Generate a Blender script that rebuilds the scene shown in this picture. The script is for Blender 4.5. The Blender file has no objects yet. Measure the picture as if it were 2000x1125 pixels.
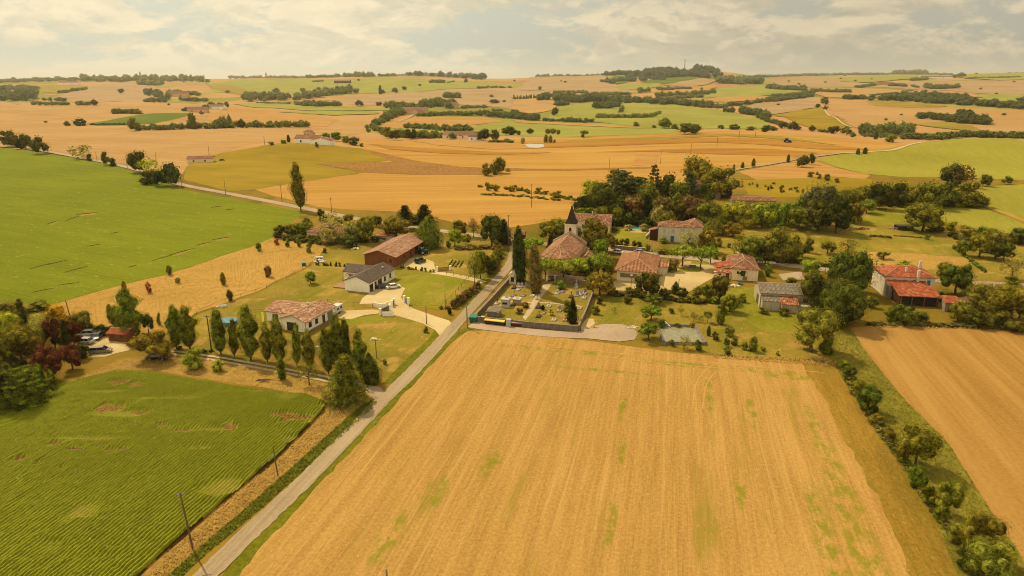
import bpy, bmesh, math, random
import numpy as np
from mathutils import Vector, Matrix
random.seed(7); np.random.seed(7)
SC = bpy.context.scene
COL = SC.collection
# ------------------------------------------------------------------ camera
CAM_H = 62.0; TH = math.radians(17.2); F = 1333.0
cam = bpy.data.cameras.new('camera'); cam.sensor_width = 36; cam.lens = F/2000*36
cam.clip_start = 1; cam.clip_end = 60000
co = bpy.data.objects.new('camera', cam); COL.objects.link(co)
co.location = (0, 0, CAM_H); co.rotation_euler = (math.pi/2-TH, 0, 0)
SC.camera = co
SC.render.resolution_x = 1024; SC.render.resolution_y = 576
SC.view_settings.view_transform = 'Standard'; SC.view_settings.look = 'None'
SC.render.filter_size = 1.0
try: SC.cycles.filter_width = 1.0
except Exception: pass
SC.view_settings.exposure = 0.0; SC.view_settings.gamma = 1
# ------------------------------------------------------------------ sun and sky
SUN_EL = math.radians(50); SD = Vector((-0.66, 0.75, 0)).normalized()*math.cos(SUN_EL) + Vector((0, 0, math.sin(SUN_EL)))
sl = bpy.data.lights.new('sun', 'SUN'); sl.energy = 4.5; sl.angle = math.radians(0.9); sl.color = (1.0, 0.81, 0.50)
so = bpy.data.objects.new('sun', sl); COL.objects.link(so); so.rotation_euler = SD.to_track_quat('Z', 'Y').to_euler(); so.location = (0, 0, 300)
W = bpy.data.worlds.new('World'); SC.world = W; W.use_nodes = True
class NT:
    def __init__(s, t): s.t = t; s.n = t.nodes; s.l = t.links; s.n.clear()
    def new(s, ty, **k):
        n = s.n.new(ty)
        for a, b in k.items(): setattr(n, a, b)
        return n
    def put(s, n, i, v):
        if v is None: return
        if isinstance(v, bpy.types.NodeSocket): s.l.new(v, n.inputs[i])
        else:
            if isinstance(v, tuple) and len(v) == 3 and n.inputs[i].type == 'RGBA': v = v+(1,)
            n.inputs[i].default_value = v
    def math(s, op, a, b=None, c=None, clamp=False):
        n = s.new('ShaderNodeMath', operation=op, use_clamp=clamp); s.put(n, 0, a); s.put(n, 1, b)
        if c is not None: s.put(n, 2, c)
        return n.outputs[0]
    def vmath(s, op, a, b=None):
        n = s.new('ShaderNodeVectorMath', operation=op); s.put(n, 0, a); s.put(n, 1, b)
        return n.outputs[1] if op in ('DOT_PRODUCT', 'LENGTH') else n.outputs[0]
    def noise(s, vec, scale, detail=4, rough=.55, dist=0):
        n = s.new('ShaderNodeTexNoise'); s.put(n, 'Vector', vec); s.put(n, 'Scale', scale); s.put(n, 'Detail', detail); s.put(n, 'Roughness', rough); s.put(n, 'Distortion', dist)
        return n.outputs[0]
    def mapr(s, vec, rot=0., sc=(1, 1, 1), loc=(0, 0, 0)):
        if rot:
            q = s.new('ShaderNodeMapping'); s.put(q, 0, vec); q.inputs['Rotation'].default_value = (0, 0, rot); vec = q.outputs[0]; rot = 0.
        n = s.new('ShaderNodeMapping'); s.put(n, 0, vec); n.inputs['Rotation'].default_value = (0, 0, rot); n.inputs['Scale'].default_value = sc; n.inputs['Location'].default_value = loc
        return n.outputs[0]
    def step(s, v, a, b, x=0., y=1.):
        n = s.new('ShaderNodeMapRange'); s.put(n, 0, v); s.put(n, 1, a); s.put(n, 2, b); s.put(n, 3, x); s.put(n, 4, y); n.interpolation_type = 'SMOOTHSTEP'
        return n.outputs[0]
    def mix(s, f, a, b, mode='MIX'):
        n = s.new('ShaderNodeMix', data_type='RGBA', blend_type=mode); s.put(n, 0, f); s.put(n, 6, a); s.put(n, 7, b)
        return n.outputs[2]
    def sep(s, v):
        n = s.new('ShaderNodeSeparateXYZ'); s.put(n, 0, v); return n.outputs
    def comb(s, x, y, z):
        n = s.new('ShaderNodeCombineXYZ'); s.put(n, 0, x); s.put(n, 1, y); s.put(n, 2, z); return n.outputs[0]
w = NT(W.node_tree)
tc = w.new('ShaderNodeTexCoord'); d = w.vmath('NORMALIZE', tc.outputs['Generated'])
sky = w.new('ShaderNodeTexSky', sky_type='NISHITA', sun_disc=False, sun_elevation=SUN_EL, sun_rotation=math.atan2(SD.x, SD.y))
sky.air_density = 1.0; sky.dust_density = 3.0
dx, dy, dz = w.sep(d)
def cl(sc, z, off): return w.mapr(d, 0., (sc, sc, sc*z), off)
n1 = w.noise(cl(3.2, 3.4, (3.1, 1.7, 0.3)), 1., 6, .55, .2)
n2 = w.noise(cl(8.5, 2.8, (8.3, 5.1, 2.)), 1., 6, .6, .35)
n2u = w.noise(cl(8.5, 2.8, (8.3, 5.1, 2.32)), 1., 6, .6, .35)
n3 = w.noise(cl(24., 2.4, (1.3, 9.1, 4.)), 1., 5, .62, .3)
cov = w.math('ADD', w.math('MULTIPLY', n1, .38), w.math('ADD', w.math('MULTIPLY', n2, .42), w.math('MULTIPLY', n3, .20)))
# brighter cloud towards the sun's side (left), a heavier grey sheet on the right
side = w.step(w.vmath('DOT_PRODUCT', d, (0.93, -0.10, 0.35)), -.40, .34)
K10 = 10.0
def sc10(r, g, b): return (r*K10, g*K10, b*K10)
bright = w.mix(side, sc10(1.0, .86, .58), sc10(.76, .64, .43))
greyc = w.mix(side, sc10(.76, .70, .50), sc10(.50, .445, .32))
relief = w.step(w.math('SUBTRACT', n2, n2u), -.09, .11)
cloud = w.mix(relief, greyc, bright)
cloud = w.mix(w.step(n3, .36, .64, 0, .5), cloud, w.mix(.5, greyc, bright))
gap = w.mix(.85, sky.outputs[0], w.mix(side, sc10(.70, .71, .56), sc10(.50, .47, .36)))
colr = w.mix(w.step(cov, .44, .53), gap, cloud)
haze = w.mix(side, sc10(.84, .77, .56), sc10(.62, .55, .385))
colr = w.mix(w.step(dz, -.005, .045, .85, .0), colr, haze)
up = w.new('ShaderNodeVectorMath', operation='SCALE'); w.put(up, 0, w.mix(w.step(dz, .15, .5), colr, w.mix(.55, colr, sc10(.92, .76, .50)))); w.put(up, 'Scale', w.math('MULTIPLY', w.step(dz, .13, .45, 1.0, .82), w.step(dy, -.45, .15, 1.55, 1.0))); colr = up.outputs[0]  # unseen sky behind the camera brightened as added fill for walls and crowns
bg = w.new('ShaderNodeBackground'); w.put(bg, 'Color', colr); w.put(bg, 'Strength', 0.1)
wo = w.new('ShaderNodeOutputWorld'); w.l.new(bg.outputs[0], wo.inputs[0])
# ------------------------------------------------------------------ helpers
def lin(c): c = c/255.; return c/12.92 if c <= .04045 else ((c+.055)/1.055)**2.4
LGT = (1.70, 1.53, 1.22)          # how much light an open level surface gets, per channel
def C(r, g, b, k=1.0):           # albedo that shows as this sRGB colour in the open
    return tuple(min(.9, lin(v)/l*k) for v, l in zip((r, g, b), LGT))
def tag(o, label=None, cat=None, group=None, kind=None):
    if label: o['label'] = label
    if cat: o['category'] = cat
    if group: o['group'] = group
    if kind: o['kind'] = kind
    return o
def ray(px, py):
    a = (px-1000)/F; b = (562.5-py)/F
    return a, math.cos(TH)+b*math.sin(TH), -math.sin(TH)+b*math.cos(TH)
def tanel(py): return math.tan(math.atan((562.5-py)/F)-TH)
# ------------------------------------------------------------------ the lie of the land: rows of equal forward distance, ground seen at these heights
def flat(Y): return 562.5+F*math.tan(math.atan(CAM_H/Y)-TH)
ROWS = {
 600: {-800:296, 0:296, 300:294, 420:291, 520:284, 620:283, 720:290, 850:295, 1000:297, 1250:291, 1450:288, 1600:290, 1700:288, 1800:281, 1900:276, 2000:279, 2800:284},
 660: {-800:286, 0:286, 400:284, 520:278, 620:277, 720:282, 850:285, 1000:286, 1150:281, 1300:276, 1450:272, 1600:278, 1700:283, 1800:275, 1900:270.5, 2000:275, 2800:280},
 730: {-800:274, 0:274, 400:273, 620:274, 850:276, 1000:275, 1150:270, 1300:264, 1400:260, 1550:263, 1650:272, 1750:277, 1850:275, 2000:279, 2800:282},
 800: {-800:265, 0:265, 500:264, 850:271, 1000:266.5, 1100:266, 1200:263.5, 1300:259, 1400:254.5, 1500:256, 1600:264, 1700:274, 1850:279, 2800:285},
 950: {-800:252, 0:252, 500:251, 850:262, 1000:260, 1300:262, 1450:260, 1650:265, 1800:270, 2000:272, 2800:272},
 1200: {-800:234, 0:233, 500:240, 850:244, 1100:249, 1300:250, 1500:247, 1650:248, 1850:250, 2000:252, 2800:252},
 1500: {-800:218, 0:217, 400:219, 700:226, 1000:229, 1300:231, 1500:226, 1700:223, 1900:222, 2800:220},
 1900: {-800:205, 0:204, 400:206, 700:210, 1000:213, 1200:212, 1500:207, 1700:203, 1900:204, 2800:203},
 2400: {-800:195, 0:193, 400:198, 700:198, 1000:198, 1300:195, 1600:192, 1900:194, 2800:192},
 3000: {-800:183, 0:182, 300:180, 500:183, 800:183, 1000:183, 1300:182, 1600:180, 1900:182, 2800:181},
 3700: {-800:171, 0:171, 300:167, 500:170, 800:171, 1000:172, 1300:168, 1500:170, 1750:168, 2000:167, 2800:166},
 4400: {-800:162, 0:163, 250:161, 400:163, 520:157, 700:157, 800:153, 900:157, 1000:162, 1100:157, 1250:155, 1330:150, 1420:156, 1600:160, 1750:155, 2000:151, 2800:150},
 5000: {-800:156, 0:158, 150:156, 300:155.5, 400:158, 500:153.5, 650:152, 760:148, 830:147, 920:153, 960:156, 1050:151, 1150:149.5, 1240:142, 1330:133, 1400:144, 1440:151, 1550:152.5, 1650:151, 1750:147, 1850:145, 2000:141, 2800:139},
 6500: {-800:158, 0:160, 500:158, 900:158, 1000:158, 1300:152, 1500:154, 2000:151, 2800:150},
 9500: {-800:154, 500:154, 940:153.5, 1050:154, 1500:147, 1700:147, 2000:150, 2800:150},
 14000: {-800:158, 2800:158},
}
NS = 241; SPX = np.linspace(-1800, 3800, NS); SV = (SPX-1000)/F/math.cos(TH)
NY = 330; LY = np.linspace(math.log(28), math.log(13500), NY)
def _build():
    ys = [28, 60, 120, 240, 350, 460, 530]; E = [[-CAM_H/y]*NS for y in ys]
    for Y, r in ROWS.items():
        ks = np.array(sorted(r)); vs = np.array([r[k] for k in ks], float)
        v = np.interp(SPX, ks, vs)
        ker = np.array([1, 2, 3, 2, 1.]); ker /= ker.sum()
        v = np.convolve(np.pad(v, 2, mode='edge'), ker, 'valid')
        E.append(np.tan(np.arctan((562.5-v)/F)-TH)); ys.append(Y)
    E = np.array(E); u = 1/np.array(ys, float)          # tangent of the elevation angle against 1/Y
    out = np.zeros((NY, NS)); m = np.zeros_like(E)
    h = np.diff(u); dl = np.diff(E, axis=0)/h[:, None]
    for i in range(1, len(u)-1):
        w1 = abs(h[i]); w0 = abs(h[i-1]); m[i] = (w1*dl[i-1]+w0*dl[i])/(w0+w1)
    m[0] = dl[0]; m[-1] = dl[-1]
    for j in range(NY):
        t = math.exp(-LY[j]); i = 0
        while i < len(u)-2 and t < u[i+1]: i += 1
        s = min(1, max(0, (t-u[i])/h[i])); hh = h[i]
        e = (2*s**3-3*s**2+1)*E[i]+(s**3-2*s*s+s)*hh*m[i]+(-2*s**3+3*s*s)*E[i+1]+(s**3-s*s)*hh*m[i+1]
        out[j] = CAM_H+e*math.exp(LY[j])
        if math.exp(LY[j]) < 520: out[j] = 0
        Yj = math.exp(LY[j]); A_ = 4.5*min(1, max(0, (Yj-850)/500))*min(1, max(0, (4200-Yj)/900)); X_ = SV*Yj
        out[j] += A_*(np.sin(X_/95+Yj/150)+np.sin(X_/61-Yj/83+2)*.6+np.sin(Yj/57+X_/230)*.5)*.6
    return out
ZG = _build()
dS = SV[1]-SV[0]; dL = LY[1]-LY[0]
def zat(x, y):
    y = max(y, 29.); fs = min(max((x/y-SV[0])/dS, 0), NS-1.001); fl = min(max((math.log(y)-LY[0])/dL, 0), NY-1.001)
    i = int(fs); j = int(fl); a = fs-i; b = fl-j
    return (ZG[j, i]*(1-a)+ZG[j, i+1]*a)*(1-b)+(ZG[j+1, i]*(1-a)+ZG[j+1, i+1]*a)*b
def at(px, py):
    """where the sight line through this spot of the photograph first meets the land"""
    a, b, c = ray(px, py)
    if c < -0.125:
        t = -CAM_H/c; return Vector((a*t, b*t, 0))
    Y = 300.; pY = Y
    while Y < 13000:
        t = Y/b; z = CAM_H+c*t
        if z <= zat(a*t, Y):
            lo, hi = pY, Y
            for _ in range(18):
                m = (lo+hi)/2; t = m/b
                if CAM_H+c*t <= zat(a*t, m): hi = m
                else: lo = m
            t = hi/b; return Vector((a*t, hi, zat(a*t, hi)))
        pY = Y; Y *= 1.006
    t = 9000/b; return Vector((a*t, 9000, zat(a*t, 9000)))
def pxm(P): return F/(P.y*math.cos(TH)+(CAM_H-P.z)*math.sin(TH))     # pixels per metre there (2000-wide photo)
def top_h(P, py): return CAM_H+P.y*tanel(py)-P.z                      # height of something standing at P whose top shows at row py

class MB:
    def __init__(s): s.v = []; s.f = []; s.m = []
    def add(s, vs, fs, m=0, M=None):
        o = len(s.v)
        s.v += [tuple(M @ Vector(p)) for p in vs] if M is not None else [tuple(p) for p in vs]
        s.f += [tuple(i+o for i in f) for f in fs]; s.m += [m]*len(fs)
    def box(s, x0, x1, y0, y1, z0, z1, m=0, M=None):
        s.add([(x0,y0,z0),(x1,y0,z0),(x1,y1,z0),(x0,y1,z0),(x0,y0,z1),(x1,y0,z1),(x1,y1,z1),(x0,y1,z1)],
              [(3,2,1,0),(4,5,6,7),(0,1,5,4),(1,2,6,5),(2,3,7,6),(3,0,4,7)], m, M)
    def tube(s, p0, p1, r0, r1=None, n=8, m=0, M=None):
        p0 = Vector(p0); p1 = Vector(p1); r1 = r0 if r1 is None else r1
        q = (p1-p0).to_track_quat('Z', 'Y'); vs = []
        for p, r in ((p0, r0), (p1, r1)):
            for k in range(n): vs.append(p+q @ Vector((r*math.cos(k*6.2832/n), r*math.sin(k*6.2832/n), 0)))
        s.add(vs, [(k, (k+1) % n, n+(k+1) % n, n+k) for k in range(n)]+[tuple(range(n-1, -1, -1)), tuple(range(n, 2*n))], m, M)
    def prism(s, poly, z0, z1, m=0, M=None):
        n = len(poly)
        s.add([(x, y, z0) for x, y in poly]+[(x, y, z1) for x, y in poly],
              [tuple(range(n-1, -1, -1)), tuple(range(n, 2*n))]+[(k, (k+1) % n, n+(k+1) % n, n+k) for k in range(n)], m, M)
    def ball(s, c, r, m=0, n=10, h=6, sq=(1, 1, 1), M=None):
        vs = [(c[0], c[1], c[2]-r*sq[2])]; fs = []
        for j in range(1, h):
            t = -math.pi/2+math.pi*j/h
            for k in range(n):
                a = 6.2832*k/n; vs.append((c[0]+r*sq[0]*math.cos(t)*math.cos(a), c[1]+r*sq[1]*math.cos(t)*math.sin(a), c[2]+r*sq[2]*math.sin(t)))
        vs.append((c[0], c[1], c[2]+r*sq[2])); e = len(vs)-1
        for k in range(n):
            fs.append((0, 1+(k+1) % n, 1+k)); fs.append((e, e-n+k, e-n+(k+1) % n))
            for j in range(h-2): b = 1+j*n; fs.append((b+k, b+(k+1) % n, b+n+(k+1) % n, b+n+k))
        s.add(vs, fs, m, M)
    def build(s, name, mats, parent=None, smooth=False):
        me = bpy.data.meshes.new(name); me.from_pydata([tuple(v) for v in s.v], [], s.f)
        mats = mats if isinstance(mats, (list, tuple)) else [mats]
        for mt in mats: me.materials.append(mt)
        if len(mats) > 1: me.polygons.foreach_set('material_index', s.m)
        if smooth: me.polygons.foreach_set('use_smooth', [True]*len(me.polygons))
        o = bpy.data.objects.new(name, me); COL.objects.link(o)
        if parent: o.parent = parent
        return o
def empty(name, loc, rz=0., sc=None):
    o = bpy.data.objects.new(name, None); COL.objects.link(o); o.location = loc; o.rotation_euler = (0, 0, rz)
    o.empty_display_size = .5
    if sc: o.scale = sc
    return o
def npmesh(name, V, Fc, mat, parent=None, link=True, smooth=False):
    """V (n,3), Fc (m,4) quads or (m,3) tris"""
    me = bpy.data.meshes.new(name); k = Fc.shape[1]
    me.vertices.add(len(V)); me.vertices.foreach_set('co', np.ascontiguousarray(V, dtype=np.float32).ravel())
    me.loops.add(Fc.size); me.loops.foreach_set('vertex_index', np.ascontiguousarray(Fc, dtype=np.int32).ravel())
    me.polygons.add(len(Fc)); me.polygons.foreach_set('loop_start', np.arange(0, Fc.size, k, dtype=np.int32))
    me.polygons.foreach_set('loop_total', np.full(len(Fc), k, dtype=np.int32))
    if smooth: me.polygons.foreach_set('use_smooth', np.ones(len(Fc), dtype=bool))
    me.update(calc_edges=True); me.validate()
    if mat: me.materials.append(mat)
    if not link: return me
    o = bpy.data.objects.new(name, me); COL.objects.link(o)
    if parent: o.parent = parent
    return o
# ------------------------------------------------------------------ materials
MATS = {}
def mat_new(name):
    m = bpy.data.materials.new(name); m.use_nodes = True; return m, NT(m.node_tree)
def finish(nt, col, rough=.9, bump=None, bd=.1, spec=.2, metal=0.):
    p = nt.new('ShaderNodeBsdfPrincipled'); nt.put(p, 'Base Color', col); nt.put(p, 'Roughness', rough); nt.put(p, 'Specular IOR Level', spec); nt.put(p, 'Metallic', metal)
    if bump is not None:
        b = nt.new('ShaderNodeBump'); nt.put(b, 'Height', bump); nt.put(b, 'Distance', bd); nt.put(b, 'Strength', .8); nt.l.new(b.outputs[0], p.inputs['Normal'])
    o = nt.new('ShaderNodeOutputMaterial'); nt.l.new(p.outputs[0], o.inputs[0])
def plain(name, c, rough=.7, var=.18, sc=1.5, spec=.3, metal=0., bump=0.):
    if name in MATS: return MATS[name]
    m, n = mat_new(name); t = n.new('ShaderNodeTexCoord').outputs['Object']
    f = n.noise(t, sc, 5, .6)
    c1 = tuple(x*(1-var) for x in c); c2 = tuple(min(.95, x*(1+var)) for x in c)
    finish(n, n.mix(n.step(f, .3, .7), c1, c2), rough, f if bump else None, bump, spec, metal)
    MATS[name] = m; return m
def objcol(name, rough=.5, spec=.4, var=.1):
    if name in MATS: return MATS[name]
    m, n = mat_new(name); oi = n.new('ShaderNodeObjectInfo'); t = n.new('ShaderNodeTexCoord').outputs['Object']
    f = n.step(n.noise(t, 2., 3), .3, .7, 1-var, 1+var)
    v = n.new('ShaderNodeVectorMath', operation='SCALE'); n.put(v, 0, oi.outputs['Color']); n.put(v, 'Scale', f)
    finish(n, v.outputs[0], rough, None, 0, spec); MATS[name] = m; return m
def field_mat(name, ca, cb, ang=13, period=7., k=(1.2, 1.4, .8), big=.012, fine=1.3, weed=None, weedt=(.60, .70), wsc=.03, bump=0., stretch=14., third=None, tracks=None, tracks_col=None, fleck=None, blobs=None, blob_col=None):
    """ground cover: a slow drift between two colours, streaks along the sowing direction, fine grain, optional patches"""
    m, n = mat_new(name); g = n.new('ShaderNodeNewGeometry').outputs['Position']
    r = math.radians(ang)
    b = n.noise(g, big, 4, .5)
    s1 = n.noise(n.mapr(g, r, (1/period, 1/(period*stretch), .0)), 1.0, 3, .6)
    s2 = n.noise(n.mapr(g, r, (3.3/period, 3.3/(period*stretch), .0), (5, 3, 0)), 1.0, 3, .6)
    f = n.noise(g, fine, 4, .7)
    s1 = n.step(s1, .30, .70); s2 = n.step(s2, .30, .70); fs = n.step(f, .32, .68); b = n.step(b, .28, .72)
    w_ = (k[0]*.55, k[1]*.45, k[1]*.27, k[2]*.55); sw = max(.9, sum(w_)*.62)
    tot = n.math('ADD', n.math('ADD', n.math('MULTIPLY', n.math('SUBTRACT', b, .5), w_[0]/sw), n.math('MULTIPLY', n.math('SUBTRACT', s1, .5), w_[1]/sw)), n.math('ADD', n.math('MULTIPLY', n.math('SUBTRACT', s2, .5), w_[2]/sw), n.math('MULTIPLY_ADD', n.math('SUBTRACT', fs, .5), w_[3]/sw, .5)), clamp=True)
    col = n.mix(tot, cb, ca)
    if tracks:
        u, v_, z_ = n.sep(n.mapr(g, r)); u = n.math('ADD', u, n.math('MULTIPLY', n.noise(g, .01, 2), 6.))
        for per, off, wd, st_ in tracks:
            q = n.math('ABSOLUTE', n.math('SUBTRACT', n.math('FRACT', n.math('ADD', n.math('DIVIDE', u, per), off)), .5))
            q2 = n.math('ABSOLUTE', n.math('SUBTRACT', q, 1.0/per))
            br = n.math('MULTIPLY', n.step(q2, wd/per*.4, wd/per, 1, 0), n.step(n.noise(n.mapr(g, r, (.05, .02, 0), (off, 2, 0)), 1., 2), .42, .56, 0, st_))
            col = n.mix(br, col, tracks_col)
    if third:
        q = n.noise(g, big*2.7, 5, .6)
        col = n.mix(n.step(q, .52, .66, 0, .8), col, third)
    if weed:
        q = n.noise(n.mapr(g, r, (wsc*1.7, wsc/4, 0), (7, 1, 0)), 1.0, 6, .7)
        col = n.mix(n.math('MULTIPLY', n.step(q, *weedt), n.step(f, .35, .6)), col, weed)
    if blobs:
        acc = None; u, v_, z_ = n.sep(n.mapr(g, r)); ca_, sa_ = math.cos(r), math.sin(r)
        for bx, by, bl, bw in blobs:
            p = at(bx, by); bu = p.x*ca_-p.y*sa_; bv = p.x*sa_+p.y*ca_
            dd = n.math('ADD', n.math('POWER', n.math('ABSOLUTE', n.math('DIVIDE', n.math('SUBTRACT', u, bu), bw)), 2.), n.math('POWER', n.math('ABSOLUTE', n.math('DIVIDE', n.math('SUBTRACT', v_, bv), bl)), 2.))
            q = n.step(dd, .15, 1.3, 1, 0); acc = q if acc is None else n.math('MAXIMUM', acc, q)
        nn = n.noise(n.mapr(g, r, (.55, .28, 0)), 1., 6, .72)
        col = n.mix(n.math('MULTIPLY', acc, n.step(nn, .42, .60, 0, .85)), col, blob_col)
    if fleck:
        q = n.noise(n.mapr(g, r, (fleck[1], fleck[1]*.5, 0)), 1., 3, .7); col = n.mix(n.step(q, .60, .70, 0, fleck[2]), col, fleck[0])
    finish(n, col, .95, n.math('ADD', f, s2) if bump else None, bump, .05)
    MATS[name] = m; return m
# ------------------------------------------------------------------ land sheets
def land_pt(s, l, off=0.):
    y = math.exp(l); x = s*y
    return (x, y, zat(x, y)+off)
LCOUNT = {}
def offs(lvl, y): return lvl*(.012+max(0., y-350)*.00035)
def clip(poly, ax, v, keep_gt):
    out = []; n = len(poly)
    for i in range(n):
        a = poly[i]; b = poly[(i+1) % n]
        ia = a[ax] >= v if keep_gt else a[ax] <= v; ib = b[ax] >= v if keep_gt else b[ax] <= v
        if ia: out.append(a)
        if ia != ib:
            t = (v-a[ax])/(b[ax]-a[ax]); out.append((a[0]+t*(b[0]-a[0]), a[1]+t*(b[1]-a[1])))
    return out
def world_poly(pts, jit=0., step=None, seed=1):
    """photo outline -> plan outline on the land, its sides resampled and roughened"""
    rng = random.Random(seed); P = [at(*p) for p in pts]; out = []
    for i, a in enumerate(P):
        b = P[(i+1) % len(P)]; d = (b-a).length; st = step or max(2.5, .02*min(a.y, b.y))
        n = max(1, int(d/st)); nx = Vector((-(b-a).y, (b-a).x, 0)).normalized() if d > 1e-6 else Vector((0, 0, 0))
        for k in range(n):
            p = a.lerp(b, k/n)
            if jit and k: p = p+nx*rng.uniform(-jit, jit)*(max(1, p.y/150))
            out.append((p.x, p.y))
    return out
def sheet(name, wp, mat, lvl, kind='structure'):
    sp = [(x/max(y, 30), math.log(max(y, 30))) for x, y in wp]
    V = []; Fc = []; idx = {}; LCOUNT[lvl] = LCOUNT.get(lvl, 0)+1; lvl = lvl+.04*LCOUNT[lvl]
    l0 = min(p[1] for p in sp); l1 = max(p[1] for p in sp)
    for j in range(max(0, int((l0-LY[0])/dL)), min(NY-1, int((l1-LY[0])/dL)+1)):
        band = clip(clip(sp, 1, LY[j], True), 1, LY[j+1], False)
        if len(band) < 3: continue
        s0 = min(p[0] for p in band); s1 = max(p[0] for p in band)
        for i in range(max(0, int((s0-SV[0])/dS)), min(NS-1, int((s1-SV[0])/dS)+1)):
            c = clip(clip(band, 0, SV[i], True), 0, SV[i+1], False)
            if len(c) < 3: continue
            ar = sum(c[q][0]*c[(q+1) % len(c)][1]-c[(q+1) % len(c)][0]*c[q][1] for q in range(len(c)))
            if abs(ar) < 1e-9: continue
            ids = []
            for q in c:
                key = (round(q[0], 6), round(q[1], 6))
                if key not in idx: idx[key] = len(V); V.append(land_pt(q[0], q[1], offs(lvl, math.exp(q[1]))))
                if not ids or ids[-1] != idx[key]: ids.append(idx[key])
            if len(ids) > 1 and ids[0] == ids[-1]: ids.pop()
            if len(ids) < 3: continue
            Fc.append(ids if ar > 0 else ids[::-1])
    me = bpy.data.meshes.new(name); me.from_pydata(V, [], [tuple(f) for f in Fc]); me.materials.append(mat)
    me.polygons.foreach_set('use_smooth', [True]*len(me.polygons))
    o = bpy.data.objects.new(name, me); COL.objects.link(o); o['kind'] = kind
    return o
def field(name, pts, mat, lvl=1, jit=.25, seed=1): return sheet(name, world_poly(pts, jit, None, seed), MATS[mat] if isinstance(mat, str) else mat, lvl)
def smooth_line(P, n=6):
    out = []
    for i in range(len(P)-1):
        p0 = P[max(0, i-1)]; p1 = P[i]; p2 = P[i+1]; p3 = P[min(len(P)-1, i+2)]
        for k in range(n):
            t = k/n; out.append(.5*((2*p1)+(p2-p0)*t+(2*p0-5*p1+4*p2-p3)*t*t+(3*p1-p0-3*p2+p3)*t**3))
    out.append(P[-1]); return out
def ribbon(name, pts, width, mat, lvl, kind='structure', jit=.0, seed=3, n=6, side=0.):
    rng = random.Random(seed); P = smooth_line([Vector(at(*p).xy) for p in pts], n); L = []; R = []
    for i, p in enumerate(P):
        d = (P[min(i+1, len(P)-1)]-P[max(i-1, 0)]).normalized(); nx = Vector((-d.y, d.x)); wd = width/2
        L.append(tuple(p+nx*(side+wd+rng.uniform(-jit, jit)))); R.append(tuple(p+nx*(side-wd+rng.uniform(-jit, jit))))
    return sheet(name, L+R[::-1], mat, lvl, kind)
# ------------------------------------------------------------------ ground materials
GOLD = (214,160,86); GOLD2 = (190,134,66)
field_mat('stubble', C(222,169,86), C(182,134,62), 13, 1.7, (.7, 1.3, 1.5), .03, 1.9, C(166,144,44), (.56, .68), .10, .05, 26, tracks=((17., .13, .26, .35), (29., .6, .22, .3)), tracks_col=C(230,180,104), fleck=(C(240,190,108), 1.6, .4), blob_col=C(150,142,30), blobs=[(1620,900,13,2.2),(1650,980,12,2.6),(1690,1080,12,2.8),(1600,1000,9,2.),(1625,1090,9,2.2),(1625,770,14,2.),(1590,830,9,1.4),(1212,885,7,.9),(1217,790,8,.8),(1468,805,8,1.1),(1385,770,10,1.),(1445,960,6,1.),(1190,1020,7,1.2),(960,900,6,2.),(760,1050,7,2.),(850,960,5,2.5),(1130,688,1.6,14),(1330,712,1.6,14),(1490,724,1.8,10),(1180,724,.9,14),(1540,735,2.,6),(1040,680,1.4,9)])
field_mat('stubble_right', C(208,156,78), C(178,127,56), 13, 4.2, (.5, 1.8, 1.1), .02, 1.4, None, bump=.04, stretch=26)
field_mat('stubble_margin', C(196,146,56), C(148,116,36), 13, 2.5, (1.2, 1.2, 1.6), .04, 1.5, C(140,130,30), (.50, .64), .09, .06, 16, fleck=(C(232,184,100), 1.6, .5))
field_mat('gold_far', C(214,166,100), C(190,142,76), -62, 14, (1.3, 1.2, .7), .008, .30, C(172,150,74), (.60, .78), .012, stretch=20, tracks=((34., .2, .8, .5),), tracks_col=C(226,182,118))
field_mat('gold_hill', C(222,168,80), C(194,138,56), 84, 16, (.9, 1.5, .6), .010, .5, C(176,142,54), (.58, .74), .012, stretch=26, tracks=((28., .2, .6, .5),), tracks_col=C(236,180,92))
field_mat('gold_dark', C(206,146,60), C(176,120,44), 84, 10, (.9, 1.5, .6), .010, .5, stretch=26)
field_mat('gold_mid', C(218,164,88), C(194,138,64), -75, 9, (.9, 1.6, .7), .02, .6)
field_mat('tan_far', C(204,166,114), C(182,144,92), -75, 20, (1.4, 1.1, .7), .006, .3, stretch=20)
field_mat('green_big', C(146,148,24), C(118,124,14), -64, 5, (1.3, 1.0, 1.2), .012, .9, C(166,150,52), (.68, .78), .06, 0, 9, fleck=(C(186,180,84), .35, .5), tracks=((26., .2, .3, .6),), tracks_col=C(112,112,14))
field_mat('green_dark', C(122,134,36), C(100,112,26), -60, 8, (1, .8, .6), .01, .5)
field_mat('green_light', C(184,174,78), C(154,148,56), 80, 9, (1.5, 1.4, .8), .01, .5, C(196,160,84), (.62, .72), .008, stretch=18)
field_mat('sunflower', C(188,172,60), C(156,146,46), 20, 3.5, (1.5, 1.1, 1.8), .010, .8, C(196,160,84), (.58, .72), .02, stretch=7)
field_mat('olive', C(186,156,62), C(156,130,44), -75, 9, (1.4, .8, .8), .015, .6)
field_mat('olive_meadow', C(186,150,38), C(154,126,28), -70, 12, (1.6, .8, .8), .014, .7, C(136,122,28), (.56, .68), .01)
field_mat('plough', C(196,140,70), C(146,100,46), -85, 3, (.5, .9, 2.6), .03, .45, fleck=(C(214,150,80), .5, .7))
field_mat('dry_meadow', C(222,170,84), C(184,142,60), 60, 5, (1.2, .9, 1.8), .03, .7, C(154,134,50), (.58, .70), .05, .06, 5, fleck=(C(240,188,106), .9, .6))
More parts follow.
